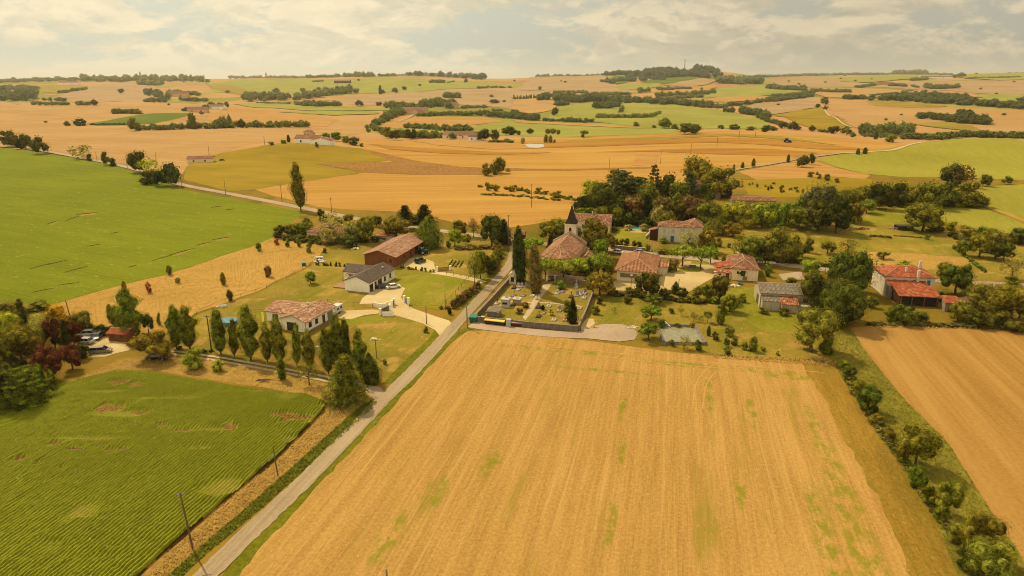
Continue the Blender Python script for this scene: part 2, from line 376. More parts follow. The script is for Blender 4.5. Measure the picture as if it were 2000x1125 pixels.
field_mat('lawn', C(180,150,54), C(142,124,38), 20, 6, (1.9, .5, 1.3), .05, 1.1, C(126,126,24), (.50, .64), .04, 0, 3, third=C(204,158,76), fleck=(C(222,186,106), .8, .5))
field_mat('lawn_green', C(168,156,44), C(134,128,26), 20, 6, (1.8, .5, 1.3), .05, 1.1, C(192,154,66), (.52, .66), .06, 0, 3, third=C(182,152,58), fleck=(C(200,172,80), .7, .5))
field_mat('rough_grass', C(178,140,54), C(126,106,34), 20, 4, (1.6, .6, 2.0), .05, .7, C(98,98,18), (.52, .64), .05, .1, 3, third=C(188,134,58))
field_mat('dry_verge', C(204,158,76), C(162,128,50), 13, 2, (1.0, .8, 2.2), .06, .8, C(132,120,34), (.6, .7), .1, .05, 4, fleck=(C(234,182,102), 1.2, .6))
field_mat('green_verge', C(142,134,28), C(106,104,16), 13, 2, (1.0, .5, 1.6), .1, 1.1, None, stretch=8, fleck=(C(176,150,58), .9, .6))
field_mat('soil', C(196,134,68), C(160,104,48), 13, 2, (1, .6, 1.6), .1, 1.4, bump=.05)
field_mat('gravel', C(244,214,150), C(220,186,120), 13, 3, (1.6, .5, 1.2), .08, 1.8, C(200,164,90), (.60, .70), .08)
field_mat('sand', C(234,200,132), C(208,172,106), 13, 4, (1.8, .5, 1.0), .06, 1.5)
field_mat('asphalt', C(208,178,132), C(174,146,104), 13, 1.2, (1.0, 1.6, 1.0), .06, 2.0, C(150,124,84), (.60, .68), .14, 0, 60)
field_mat('asphalt_pink', C(214,182,142), C(190,160,122), 13, 3, (1.4, .4, 1.0), .08, 1.8)
field_mat('track', C(236,206,156), C(200,168,118), 13, 3, (1, .5, 1.2), .1, 1.4)
field_mat('scrub_strip', C(162,146,50), C(120,112,30), 13, 3, (1.4, .6, 2.0), .05, .6, C(190,146,70), (.54, .66), .06, .06, 3)
field_mat('ditch_green', C(130,126,34), C(92,90,20), 13, 3, (1.2, .6, 2.0), .05, .6, None)
field_mat('crop_soil', C(150,104,40), C(96,74,22), 13, 3, (.6, .4, 1.6), .04, 1.2)
field_mat('bare', C(204,150,84), C(170,120,62), 13, 3, (.6, .4, 1.6), .1, 1.2); field_mat('gash', C(84,72,20), C(60,52,14), 13, 3, (.6, .4, 1.6), .1, 1.2)
# land without a field of its own on it: a patchwork
def patch_mat():
    m, n = mat_new('countryside'); g = n.new('ShaderNodeNewGeometry').outputs['Position']
    gx, gy, gz = n.sep(g)
    wob = n.noise(g, .004, 3)
    v = n.new('ShaderNodeTexVoronoi'); v.feature = 'F1'; n.put(v, 'Scale', 1.0)
    n.put(v, 'Vector', n.mapr(g, .35, (1/260., 1/520., 0)))
    cs = n.sep(v.outputs['Color'])
    a = n.mix(n.step(cs[0], .30, .32), C(182,162,74), C(210,156,92))
    a = n.mix(n.step(cs[1], .70, .72), a, C(160,146,58))
    a = n.mix(n.step(cs[2], .82, .84), a, C(190,142,88))
    b = n.noise(g, .006, 4)
    s = n.noise(n.mapr(g, .9, (1/14, 1/150, 0)), 1, 3)
    f = n.noise(g, .4, 3)
    t = n.math('ADD', n.math('MULTIPLY_ADD', n.math('SUBTRACT', b, .5), .5, 1.), n.math('MULTIPLY', n.math('SUBTRACT', n.math('ADD', s, n.math('MULTIPLY', f, .5)), .75), .35))
    sc = n.new('ShaderNodeVectorMath', operation='SCALE'); n.put(sc, 0, a); n.put(sc, 'Scale', t)
    near = n.mix(n.step(b, .4, .6), C(172,134,46), C(138,112,32))
    q = n.noise(g, .05, 5, .65); q2 = n.noise(g, .8, 4, .7)
    near = n.mix(n.step(q, .5, .62, 0, .9), near, C(118,108,26)); near = n.mix(n.step(q2, .55, .68, 0, .7), near, C(192,142,62))
    col = n.mix(n.step(gy, 420, 620), near, sc.outputs[0])
    finish(n, col, .95, None, 0, .05); return m
gv = []; gi = np.arange(NY*NS).reshape(NY, NS)
YS = np.exp(LY)
GV = np.stack([np.outer(YS, SV), np.repeat(YS[:, None], NS, 1), ZG], -1).reshape(-1, 3)
GF = np.stack([gi[:-1, :-1], gi[:-1, 1:], gi[1:, 1:], gi[1:, :-1]], -1).reshape(-1, 4)
ground = npmesh('ground', GV, GF, patch_mat(), smooth=True); ground['kind'] = 'structure'
# ------------------------------------------------------------------ far fields, traced on the land
for nm, m, lvl, pts in [
 ('field','gold_far',1,[(-600,197),(0,199),(70,206),(140,207),(250,204),(350,203),(402,202),(470,212),(520,214),(620,224),(735,236),(735,246),(700,262),(640,272),(560,276),(430,300),(372,316),(352,346),(250,322),(100,294),(0,281),(-600,250)]),
 ('field','green_dark',2,[(170,242),(240,230),(300,222),(370,221),(372,226),(330,236),(250,245),(190,246)]),
 ('field','gold_mid',2,[(400,225),(440,212),(500,214),(600,226),(660,234),(640,248),(520,248),(420,244)]),
 ('field','green_light',2,[(455,204),(520,201),(600,207),(700,209),(770,213),(765,216),(700,217),(620,217),(540,212)]),
 ('field','green_light',3,[(540,219),(620,218),(740,220),(738,223),(650,226),(600,223)]),
 ('field','tan_far',1,[(630,196),(740,185),(860,178),(1000,173),(1085,180),(1085,217),(1000,214),(900,204),(850,207),(700,207)]),
 ('field','green_light',1,[(402,162),(470,156),(560,155),(700,154),(770,153),(860,156),(960,161),(1060,166),(1000,171),(900,173),(860,175),(740,182),(640,187),(560,185),(480,186),(420,180)]),
 ('field','olive',2,[(402,166),(440,164),(500,178),(505,184),(480,186),(430,178)]),
 ('field','tan_far',1,[(108,189),(170,174),(178,165),(240,162),(300,168),(322,182),(300,196),(200,200),(140,200)]),
 ('field','olive',1,[(66,167),(150,166),(172,168),(170,174),(120,183),(75,180)]),
 ('field','gold_mid',2,[(740,234),(850,229),(950,230),(985,238),(930,244),(850,249),(745,251)]),
 ('field','green_light',1,[(985,232),(1090,235),(1160,240),(1320,252),(1325,262),(1200,265),(1100,268),(1000,266),(940,264),(880,262),(930,246)]),
 ('field','gold_mid',3,[(1000,235),(1090,240),(1180,245),(1280,251),(1240,251),(1120,246),(1010,240)]),
 ('field','green_light',2,[(1062,240),(1075,226),(1095,208),(1150,202),(1210,199),(1260,200),(1330,206),(1400,214),(1440,222),(1500,238),(1505,247),(1480,253),(1400,252),(1320,252),(1240,248),(1160,238)]),
 ('field','tan_far',2,[(1012,176),(1030,156),(1060,150),(1120,149),(1185,149),(1180,158),(1200,170),(1232,181),(1180,184),(1100,182)]),
 ('field','gold_far',2,[(1000,187),(1050,192),(1085,196),(1090,214),(1040,222),(1000,220)]),
 ('field','green_light',2,[(1204,170),(1225,164),(1260,162),(1290,163),(1288,170),(1250,176),(1212,178)]),
 ('field','green_dark',2,[(1182,158),(1200,149),(1245,149),(1240,158),(1205,166)]),
 ('field','green_dark',2,[(1250,160),(1290,154),(1360,150),(1362,158),(1310,163),(1260,164)]),
 ('field','tan_far',2,[(1292,167),(1330,160),(1375,153),(1402,158),(1380,166),(1340,171)]),
 ('field','gold_mid',3,[(1282,181),(1330,172),(1395,166),(1402,172),(1370,180),(1300,187)]),
 ('field','green_light',2,[(1375,192),(1392,178),(1430,170),(1500,165),(1560,172),(1590,178),(1560,182),(1480,189)]),
 ('field','gold_mid',3,[(1328,199),(1400,191),(1500,189),(1505,194),(1440,199),(1380,203)]),
 ('field','tan_far',2,[(1440,214),(1470,204),(1540,196),(1590,192),(1602,200),(1592,211),(1550,218),(1510,224)]),
 ('field','olive_meadow',2,[(1512,226),(1550,218),(1596,212),(1625,226),(1660,246),(1640,254),(1600,255),(1550,240)]),
 ('field','gold_far',2,[(1605,202),(1640,199),(1700,201),(1760,204),(1850,210),(2000,216),(2500,222),(2500,268),(2000,262),(1900,256),(1800,244),(1740,246),(1690,256),(1662,246),(1625,222)]),
 ('field','olive',3,[(1690,199),(1760,200),(1850,208),(1780,212),(1710,208)]),
 ('field','olive',3,[(1780,243),(1840,238),(1900,246),(1920,256),(1850,252)]),
 ('field','tan_far',1,[(1500,158),(1580,152),(1650,156),(1700,165),(1800,160),(1900,158),(2000,156),(2400,156),(2400,186),(1950,186),(1880,180),(1800,176),(1700,170),(1600,172),(1540,172)]),
 ('field','green_light',2,[(1640,160),(1700,148),(1760,146),(1850,146),(1830,154),(1760,156),(1700,162)]),
 ('field','green_light',2,[(1870,152),(1920,144),(2000,142),(2300,142),(2200,150),(1950,158)]),
 ('field','gold_far',2,[(1590,182),(1700,176),(1780,178),(1860,183),(1800,188),(1700,192),(1620,192)]),
 ('field','green_light',2,[(1905,184),(2000,186),(2300,190),(2200,202),(1980,200),(1920,194)]),
 # the bright gold slopes beyond the village
 ('field','gold_hill',1,[(700,274),(830,274),(960,276),(1080,272),(1150,267),(1300,261),(1400,256.5),(1500,258),(1600,265),(1700,274),(1785,281),(1730,293),(1640,299),(1600,301),(1555,308),(1500,322),(1440,332),(1300,400),(1165,421),(1085,430),(1000,444),(900,438),(800,415),(700,410),(620,404),(520,378),(478,362),(700,340)]),
 ('field','olive_meadow',2,[(360,352),(362,330),(380,316),(430,300),(500,288),(560,279),(640,284),(705,290),(735,297),(765,312),(700,322),(620,322),(712,337),(650,346),(560,360),(500,370),(450,374)]),
 ('field','plough',3,[(705,291),(740,298),(830,317),(900,326),(950,328),(945,341),(830,342),(720,338),(620,321),(700,318),(770,317)]),
 ('field','plough',2,[(950,328),(1100,331),(1285,326),(1285,329),(1100,334),(945,334)]),
 ('field','gold_mid',3,[(1235,324),(1243,300),(1290,297),(1282,322)]),
 ('field','olive',3,[(1110,275),(1180,272),(1300,268),(1420,262),(1520,266),(1640,284),(1560,276),(1420,266),(1300,272),(1180,278),(1090,282)]),
 ('field','gold_dark',3,[(1040,280),(1150,276),(1300,272),(1430,270),(1540,275),(1640,286),(1700,293),(1600,292),(1500,284),(1400,279),(1300,281),(1180,286),(1050,290)]),
 ('field','gold_dark',3,[(1160,298),(1300,292),(1400,290),(1520,292),(1600,299),(1560,306),(1480,304),(1400,302),(1290,297)]),
 ('field','gold_dark',3,[(720,282),(830,290),(980,298),(1080,298),(980,303),(860,300),(760,292)]),
 ('field','gold_mid',3,[(800,275),(960,276),(1010,282),(1060,290),(960,292),(850,284)]),
 # sunflower hill and the meadow below it
 ('field','sunflower',2,[(1594,312),(1640,302),(1700,295),(1760,288),(1810,278),(1860,272.5),(1910,272),(2000,277),(2500,284),(2500,360),(2000,352),(1940,350),(1850,346),(1760,346),(1690,340),(1640,328)]),
 ('field','gold_mid',2,[(1442,336),(1500,325),(1560,312),(1600,318),(1640,330),(1700,342),(1690,350),(1620,345),(1540,352),(1480,352)]),
 ('field','olive_meadow',2,[(1450,352),(1520,350),(1620,346),(1700,350),(1720,362),(1640,380),(1520,386),(1460,380)]),
 ('field','olive',1,[(1445,388),(1540,400),(1580,420),(1500,420),(1440,400)]),
 ('field','lawn_green',1,[(1640,430),(1700,412),(1780,405),(1830,404),(1830,440),(1760,462),(1680,452)]),
 ('field','sunflower',1,[(1825,404),(1915,404),(1990,432),(2060,470),(1900,445),(1830,430)]),
 ('field','sunflower',2,[(1905,366),(2000,360),(2500,356),(2500,470),(2100,450),(1990,430),(1930,406)]),
]:
    field(nm, pts, m, lvl, .3, len(pts)+lvl)
# ------------------------------------------------------------------ near fields
field('field', [(-500,281),(0,288),(100,301),(232,325),(350,368),(450,388),(560,408),(600,414),(560,440),(536,462),(500,478),(412,507),(325,536),(250,553),(150,580),(100,596),(0,590),(-500,600)], 'green_big', 2, .15, 4)
field('meadow', [(100,597),(150,581),(250,554),(325,537),(412,508),(500,479),(534,463),(600,462),(648,474),(600,520),(500,570),(380,612),(300,668),(200,672),(140,640)], 'dry_meadow', 1, .3, 5)
field('lawn', [(310,668),(384,616),(500,573),(604,522),(640,482),(700,470),(960,470),(985,500),(962,540),(915,560),(862,604),(800,600),(700,600),(660,640),(560,700),(400,690)], 'lawn', 2, .3, 6)
field('lawn', [(772,527),(915,541),(908,557),(862,602),(800,599),(784,580),(793,563),(776,555)], 'lawn_green', 3, .1, 7)
field('lawn', [(690,622),(740,614),(800,622),(850,640),(852,655),(760,745),(700,700),(665,655)], 'lawn', 3, .2, 8)
field('lawn', [(672,624),(720,618),(758,620),(740,630),(706,634),(678,640)], 'lawn_green', 4, .2, 38)
field('stubble_field', [(330,1250),(448,1125),(560,1005),(700,850),(790,760),(884,668),(918,643),(1000,650),(1100,660),(1200,672),(1300,686),(1400,696),(1500,703),(1632,711),(1650,740),(1700,812),(1760,900),(1826,1000),(1880,1125),(1925,1250)], 'stubble', 2, .12, 9)
field('stubble_field', [(1655,640),(1760,637),(2000,642),(2400,650),(2700,1250),(2095,1250),(1998,1095),(1920,975),(1855,870),(1765,780),(1705,705)], 'stubble_right', 2, .12, 10)
field('grass_margin', [(1560,700),(1640,712),(1700,806),(1790,940),(1850,1060),(1905,1200),(1820,1230),(1760,1070),(1690,930),(1610,780)], 'stubble_margin', 3, .5, 21)
field('scrub', [(1600,660),(1660,640),(1705,705),(1765,780),(1855,870),(1920,975),(1998,1095),(2095,1250),(1900,1250),(1870,1125),(1816,1000),(1752,900),(1692,812),(1640,730)], 'scrub_strip', 4, .3, 11)
field('crop_soil', [(-600,850),(0,792),(75,768),(122,748),(230,724),(300,727),(400,744),(500,759),(600,770),(642,787),(634,806),(590,850),(540,900),(440,982),(300,1102),(272,1128),(140,1250),(-600,1250)], 'crop_soil', 2, .1, 12)
field('verge', [(642,785),(700,776),(722,782),(681,813),(580,905),(487,987),(373,1085),(255,1190),(190,1250),(130,1250),(270,1130),(440,984),(540,902),(590,852),(636,806)], 'dry_verge', 3, .2, 13)
field('ditch', [(722,782),(740,785),(713,813),(612,902),(518,987),(400,1085),(288,1190),(230,1250),(190,1250),(255,1190),(373,1085),(487,987),(580,905),(681,813)], 'ditch_green', 4, .1, 14)
ribbon('verge', [(300,1240),(362,1160),(486,1027),(602,924),(735,786),(790,735)], 1.0, MATS['green_verge'], 5, jit=.12, n=10)
ribbon('verge', [(375,1240),(452,1122),(560,1002),(672,884),(776,774),(850,697),(905,646),(1000,648)], 1.9, MATS['green_verge'], 5, jit=.25, n=10)
field('verge', [(852,640),(868,652),(830,690),(768,748),(748,750),(790,705),(835,665)], 'green_verge', 4, .1, 15)
field('verge', [(905,600),(925,588),(955,545),(985,505),(992,490),(970,495),(955,520),(940,548),(915,575)], 'green_verge', 4, .1, 16)
field('headland', [(60,790),(122,748),(230,722),(300,724),(400,741),(520,758),(640,784),(690,770),(620,745),(520,722),(440,705),(330,694),(240,700),(160,735)], 'dry_verge', 3, .2, 17)
field('ground_patch', [(690,640),(700,622),(690,700),(640,735),(560,715),(460,690),(430,680),(520,660),(600,668)], 'rough_grass', 3, .3, 18)
# village plots
field('lawn', [(1130,600),(1160,575),(1260,572),(1400,578),(1480,600),(1590,616),(1640,650),(1625,706),(1500,700),(1390,690),(1250,664),(1160,640)], 'lawn', 2, .3, 19)
field('lawn', [(1400,575),(1435,562),(1482,560),(1484,606),(1560,614),(1570,640),(1500,650),(1440,620)], 'lawn_green', 3, .3, 20)
field('lawn', [(1180,470),(1195,450),(1262,440),(1275,455),(1262,476),(1200,478)], 'lawn_green', 3, .2, 22)
field('lawn', [(1400,450),(1560,440),(1800,438),(2000,470),(2400,520),(2400,556),(2000,550),(1700,532),(1500,508),(1350,490),(1330,476)], 'lawn', 2, .3, 23)
field('field', [(1640,500),(1700,492),(1800,496),(1900,505),(1880,528),(1760,524),(1660,512)], 'dry_meadow', 3, .6, 24)
field('cemetery_lawn', [(926,626),(1002,541),(1050,536),(1160,555),(1156,580),(1130,644),(1030,634)], 'lawn', 4, .1, 25)
# ------------------------------------------------------------------ roads, drives, tracks, yards
ASP = MATS['asphalt']
ribbon('road', [(300,1235),(402,1125),(521,1010),(617,918),(746,784),(800,732),(868,660),(905,619),(957,562),(992,522),(1003,495),(1004,474)], 3.3, ASP, 9, jit=.13, n=16)
ribbon('road', [(-500,262),(0,287),(60,293),(150,308),(230,323),(300,342),(350,360),(450,379),(550,398),(600,408),(700,428),(800,444),(870,452),(940,461),(1004,468),(1060,476),(1180,486),(1260,495),(1330,503),(1420,509),(1500,515),(1560,521),(1612,527),(1690,536),(1790,545),(1920,554),(2000,558),(2300,572)], 5.2, MATS['asphalt_pink'], 8, jit=.1, n=10)
ribbon('road', [(1640,300),(1560,311),(1500,322),(1430,334),(1415,350)], 4., ASP, 6, n=8)
ribbon('track', [(1800,279),(1755,291),(1700,297),(1640,300)], 4., MATS['track'], 6, n=8)
ribbon('road', [(920,634),(960,640),(1020,647),(1090,653),(1150,655),(1190,651)], 4.6, MATS['asphalt_pink'], 8, jit=.08, n=8)
field('turning_circle', [(1120,654),(1150,640),(1180,633),(1215,634),(1238,642),(1246,652),(1240,664),(1210,668),(1170,664),(1130,660)], 'asphalt_pink', 9, .05, 26)
field('road_mouth', [(708,760),(722,754),(742,756),(752,768),(744,784),(728,780)], 'asphalt_pink', 8, .05, 27)
P_DRIVE = [(722,566),(742,556),(768,556),(792,563),(783,581),(796,597),(810,604),(850,618),(876,626),(892,640),(880,652),(862,662),(850,645),(825,632),(775,617),(745,612),(712,616),(685,624),(662,622),(655,608),(725,605),(752,606),(756,598),(735,595),(702,594),(708,582),(720,574)]
field('driveway', P_DRIVE, 'gravel', 6, .1, 28)
field('driveway', [(785,522),(800,505),(822,502),(848,512),(850,532),(825,530),(796,522)], 'gravel', 5, .25, 29)
ribbon('driveway', [(845,532),(880,537),(920,545),(945,552)], 3., MATS['gravel'], 5, jit=.1)
ribbon('track', [(322,688),(360,692),(440,704),(540,722),(640,741),(720,758)], .85, MATS['track'], 7, jit=.1, n=8, side=.85)
ribbon('track', [(322,688),(360,692),(440,704),(540,722),(640,741),(720,758)], .85, MATS['track'], 7, jit=.1, n=8, side=-.85)
field('driveway', [(100,664),(125,668),(165,672),(172,660),(200,652),(214,664),(245,672),(255,684),(228,690),(205,697),(180,697),(168,686),(130,676)], 'gravel', 5, .2, 30)
field('village_square', [(1200,548),(1225,552),(1280,562),(1284,545),(1300,534),(1322,526),(1330,512),(1360,509),(1418,510),(1405,524),(1398,535),(1390,545),(1345,571),(1300,572),(1240,570),(1190,566)], 'sand', 6, .15, 31)
field('grass_island', [(1322,530),(1334,521),(1362,521),(1376,526),(1366,532),(1340,531)], 'lawn_green', 7, .1, 32)
field('grass_island', [(1350,510),(1366,507),(1384,512),(1386,517),(1362,517),(1350,515)], 'lawn_green', 7, .1, 33)
field('yard', [(1520,536),(1565,530),(1572,546),(1530,548)], 'asphalt_pink', 5, .1, 34)
field('path', [(1062,556),(1080,552),(1070,566),(1056,582),(1050,592),(1036,614),(1026,626),(1021,620),(1034,600),(1040,588),(1050,572)], 'track', 6, .05, 35)
ribbon('path', [(970,590),(1010,590),(1045,592),(1075,592),(1100,595),(1130,598)], .9, MATS['track'], 6, jit=.1)
field('gravel_patch', [(1134,636),(1146,622),(1160,624),(1162,632),(1146,645),(1136,648)], 'gravel', 6, .1, 36)
ribbon('track', [(1596,202),(1612,218),(1640,238),(1664,250)], 4., MATS['track'], 4, n=6)
ribbon('track', [(1910,400),(1960,415),(2010,435)], 2.5, MATS['gold_hill'], 5, n=6)
ribbon('track', [(778,239),(800,230),(812,222)], 5., MATS['track'], 4, n=6)

# worn gashes in the green field
for i, (x0, y0, x1, y1) in enumerate([(128,431,155,422),(90,438,114,431),(148,419,192,415),(295,510,336,498),(330,498,380,485),(382,479,412,473),(414,468,450,463),(58,525,100,514),(92,517,132,508),(170,481,196,477),(126,532,172,520),(62,571,110,562),(112,557,155,552),(412,405,432,403),(440,410,458,408),(216,456,234,453),(250,522,268,518)]):
    t_ = 3.2 if i in (2, 1, 4, 5, 6) else 0.
    if t_: field('bare_patch', [(x0+8, y0+1.2), (x1, y1+.3), (x1-4, y1+t_), (x0+10, y0+t_*.8)], 'bare', 3, .5, 60+i)
    field('bare_patch', [(x0, y0), ((x0+x1)/2, (y0+y1)/2-.8), (x1, y1-.3), (x1, y1+.5), ((x0+x1)/2, (y0+y1)/2+.7), (x0, y0+.9)], 'gash', 4, .5, 80+i)

field_mat('straw_track', C(226,174,94), C(204,152,76), 13, 1.2, (.5, .6, 1.4), .1, 1.4)
field_mat('weeds', C(168,150,50), C(140,132,34), 13, 1.2, (1., .8, 2.0), .1, .8, C(204,154,72), (.46, .58), .25)
for i, pts in enumerate([[(925,655),(1000,662),(1120,680),(1300,700),(1480,716),(1610,728)],[(930,664),(1010,672),(1130,690),(1300,710),(1460,724)],[(1352,800),(1362,745),(1392,714),(1430,706),(1470,716),(1492,760),(1512,830)],[(1372,800),(1380,752),(1400,726),(1432,717),(1462,727),(1478,768)],
    [(900,700),(915,676),(940,664),(975,660),(1000,672),(1010,700)],[(1090,680),(1120,672),(1155,676),(1180,690)],[(1200,700),(1225,688),(1262,690),(1285,705)],[(1300,712),(1330,696),(1370,700)]]):
    ribbon('wheel_track', pts, .3, MATS['straw_track'], 3, jit=.06, n=8)
# ------------------------------------------------------------------ building materials
def tile_mat(name, ca, cb, cc, pitch=.30, amp=.35, blot=.5, panel=None):
    m, n = mat_new(name); g = n.new('ShaderNodeNewGeometry'); P = g.outputs['Position']; N = g.outputs['True Normal']
    nx, ny, nz = n.sep(N); x, y, z = n.sep(P)
    ln = n.math('MAXIMUM', n.math('SQRT', n.math('ADD', n.math('MULTIPLY', nx, nx), n.math('MULTIPLY', ny, ny))), .01)
    u = n.math('DIVIDE', n.math('SUBTRACT', n.math('MULTIPLY', y, nx), n.math('MULTIPLY', x, ny)), ln)
    v = n.math('MULTIPLY', z, 3.2)
    uv = n.comb(n.math('DIVIDE', u, pitch), n.math('DIVIDE', v, .42), 0)
    vo = n.new('ShaderNodeTexVoronoi'); n.put(vo, 'Vector', uv); n.put(vo, 'Scale', .8); cs = n.sep(vo.outputs['Color'])
    big = n.noise(P, blot, 5, .65)
    col = n.mix(n.step(cs[0], .2, .8), ca, cb); col = n.mix(n.step(cs[1], .74, .95, 0, .85), col, cc)
    col = n.mix(n.step(big, .42, .68, 0, .6), col, cb)
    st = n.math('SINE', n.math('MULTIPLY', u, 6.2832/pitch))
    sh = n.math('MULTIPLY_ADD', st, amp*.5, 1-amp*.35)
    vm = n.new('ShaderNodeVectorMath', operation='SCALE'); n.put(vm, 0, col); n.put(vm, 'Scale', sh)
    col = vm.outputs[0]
    if panel:
        a = n.math('ABSOLUTE', n.math('SUBTRACT', n.math('FRACT', n.math('DIVIDE', u, panel[0])), .5)); b = n.math('ABSOLUTE', n.math('SUBTRACT', n.math('FRACT', n.math('DIVIDE', v, panel[1])), .5))
        col = n.mix(n.step(n.math('MAXIMUM', a, b), .46, .48), col, panel[2])
    finish(n, col, .85, st, .05, .15); MATS[name] = m; return m
tile_mat('tile_new', C(220,164,118), C(176,120,80), C(244,208,162), .62, .2, .35)
tile_mat('tile_old', C(188,128,92), C(148,92,64), C(220,172,124), .62, .3, .5)
tile_mat('tile_red', C(206,106,62), C(166,82,46), C(226,150,98), .5, .12, .4)
tile_mat('tile_hall', C(204,142,94), C(180,114,72), C(218,160,110), 1.1, .5, .25)
tile_mat('tile_church', C(208,150,106), C(166,104,76), C(228,184,130), .62, .16, .4)
tile_mat('tile_barn', C(206,154,114), C(176,122,86), C(216,170,128), 1.1, .10, .25)
tile_mat('tile_mixed', C(226,150,90), C(180,96,56), C(238,200,140), .5, .3, .5)
tile_mat('slate', C(124,104,84), C(108,90,72), C(136,116,94), .5, .06, .3)
tile_mat('slate_dark', C(86,68,56), C(66,50,42), C(100,80,64), .4, .06, .4)
tile_mat('fibro', C(176,156,124), C(148,128,98), C(186,164,130), .35, .1, .3, panel=(1.25, 1.7, C(96,80,62)))
tile_mat('rust', C(166,112,86), C(134,80,62), C(180,140,112), .35, .25, .6)
def wall_mat(name, c, dirt=.25, vert=0.):
    m, n = mat_new(name); P = n.new('ShaderNodeNewGeometry').outputs['Position']; x, y, z = n.sep(P)
    s = n.noise(n.comb(n.math('MULTIPLY', x, 1.6), n.math('MULTIPLY', y, 1.6), n.math('MULTIPLY', z, .35)), 1., 5, .6); f = n.noise(P, 3.5, 4, .6)
    t = n.math('ADD', n.math('MULTIPLY', s, .7), n.math('MULTIPLY', f, .3))
    col = n.mix(n.step(t, .38, .68, 0, 1), c, tuple(v*(1-dirt) for v in c))
    if vert:
        st = n.math('FRACT', n.math('MULTIPLY', n.math('ADD', x, n.math('MULTIPLY', y, .45)), 1/vert)); col = n.mix(n.step(st, .03, .12, .55, 0), col, tuple(v*.45 for v in c))
    finish(n, col, .9, f, .02, .15); MATS[name] = m; return m
wall_mat('plaster_white', (.88,.83,.70), .10); wall_mat('plaster_cream', (.78,.64,.40), .16); wall_mat('plaster_grey', (.62,.56,.42), .2)
wall_mat('stone', (.62,.45,.23), .28); wall_mat('stone_grey', C(176,156,124), .35); wall_mat('stone_pale', (.72,.61,.42), .2)
wall_mat('wood_barn', C(160,100,54), .3, .34); wall_mat('wood_orange', C(180,106,58), .25, .34); wall_mat('wood_dark', C(96,60,38), .35, .3); wall_mat('concrete', (.46,.39,.28), .3)
wall_mat('rubble', C(168,136,98), .45); wall_mat('concrete_stained', C(156,138,110), .45, 1.1)
PANE = plain('glass_dark', (.025, .03, .035), .15, .1, 1, .6); FRAME = plain('frame_brown', C(110,78,52)); WHITE = plain('paint_white', C(240,234,214,.95), .5, .05)
SHUT_B = plain('shutter_blue', C(64,128,130), .6, .1); SHUT_W = plain('shutter_pale', C(218,206,178), .6, .08); DOORG = plain('door_grey', C(150,140,118), .6, .08)
METAL = plain('metal_grey', C(140,132,116), .4, .1, 2, .5); WOODP = plain('pole_wood', C(128,98,70), .85, .2, 3); CONC = plain('pole_concrete', C(170,146,112), .85, .12, 2)
RIDGE = plain('ridge_tile', C(226,170,120), .85, .2, 2); GUT = plain('gutter', C(150,120,92), .6); BLACK = plain('black', (.015, .015, .015), .5); DARKW = plain('painted_interior_shade', (.02, .016, .012), 1., 0.)  # near-black colour stands in for the shade inside openings
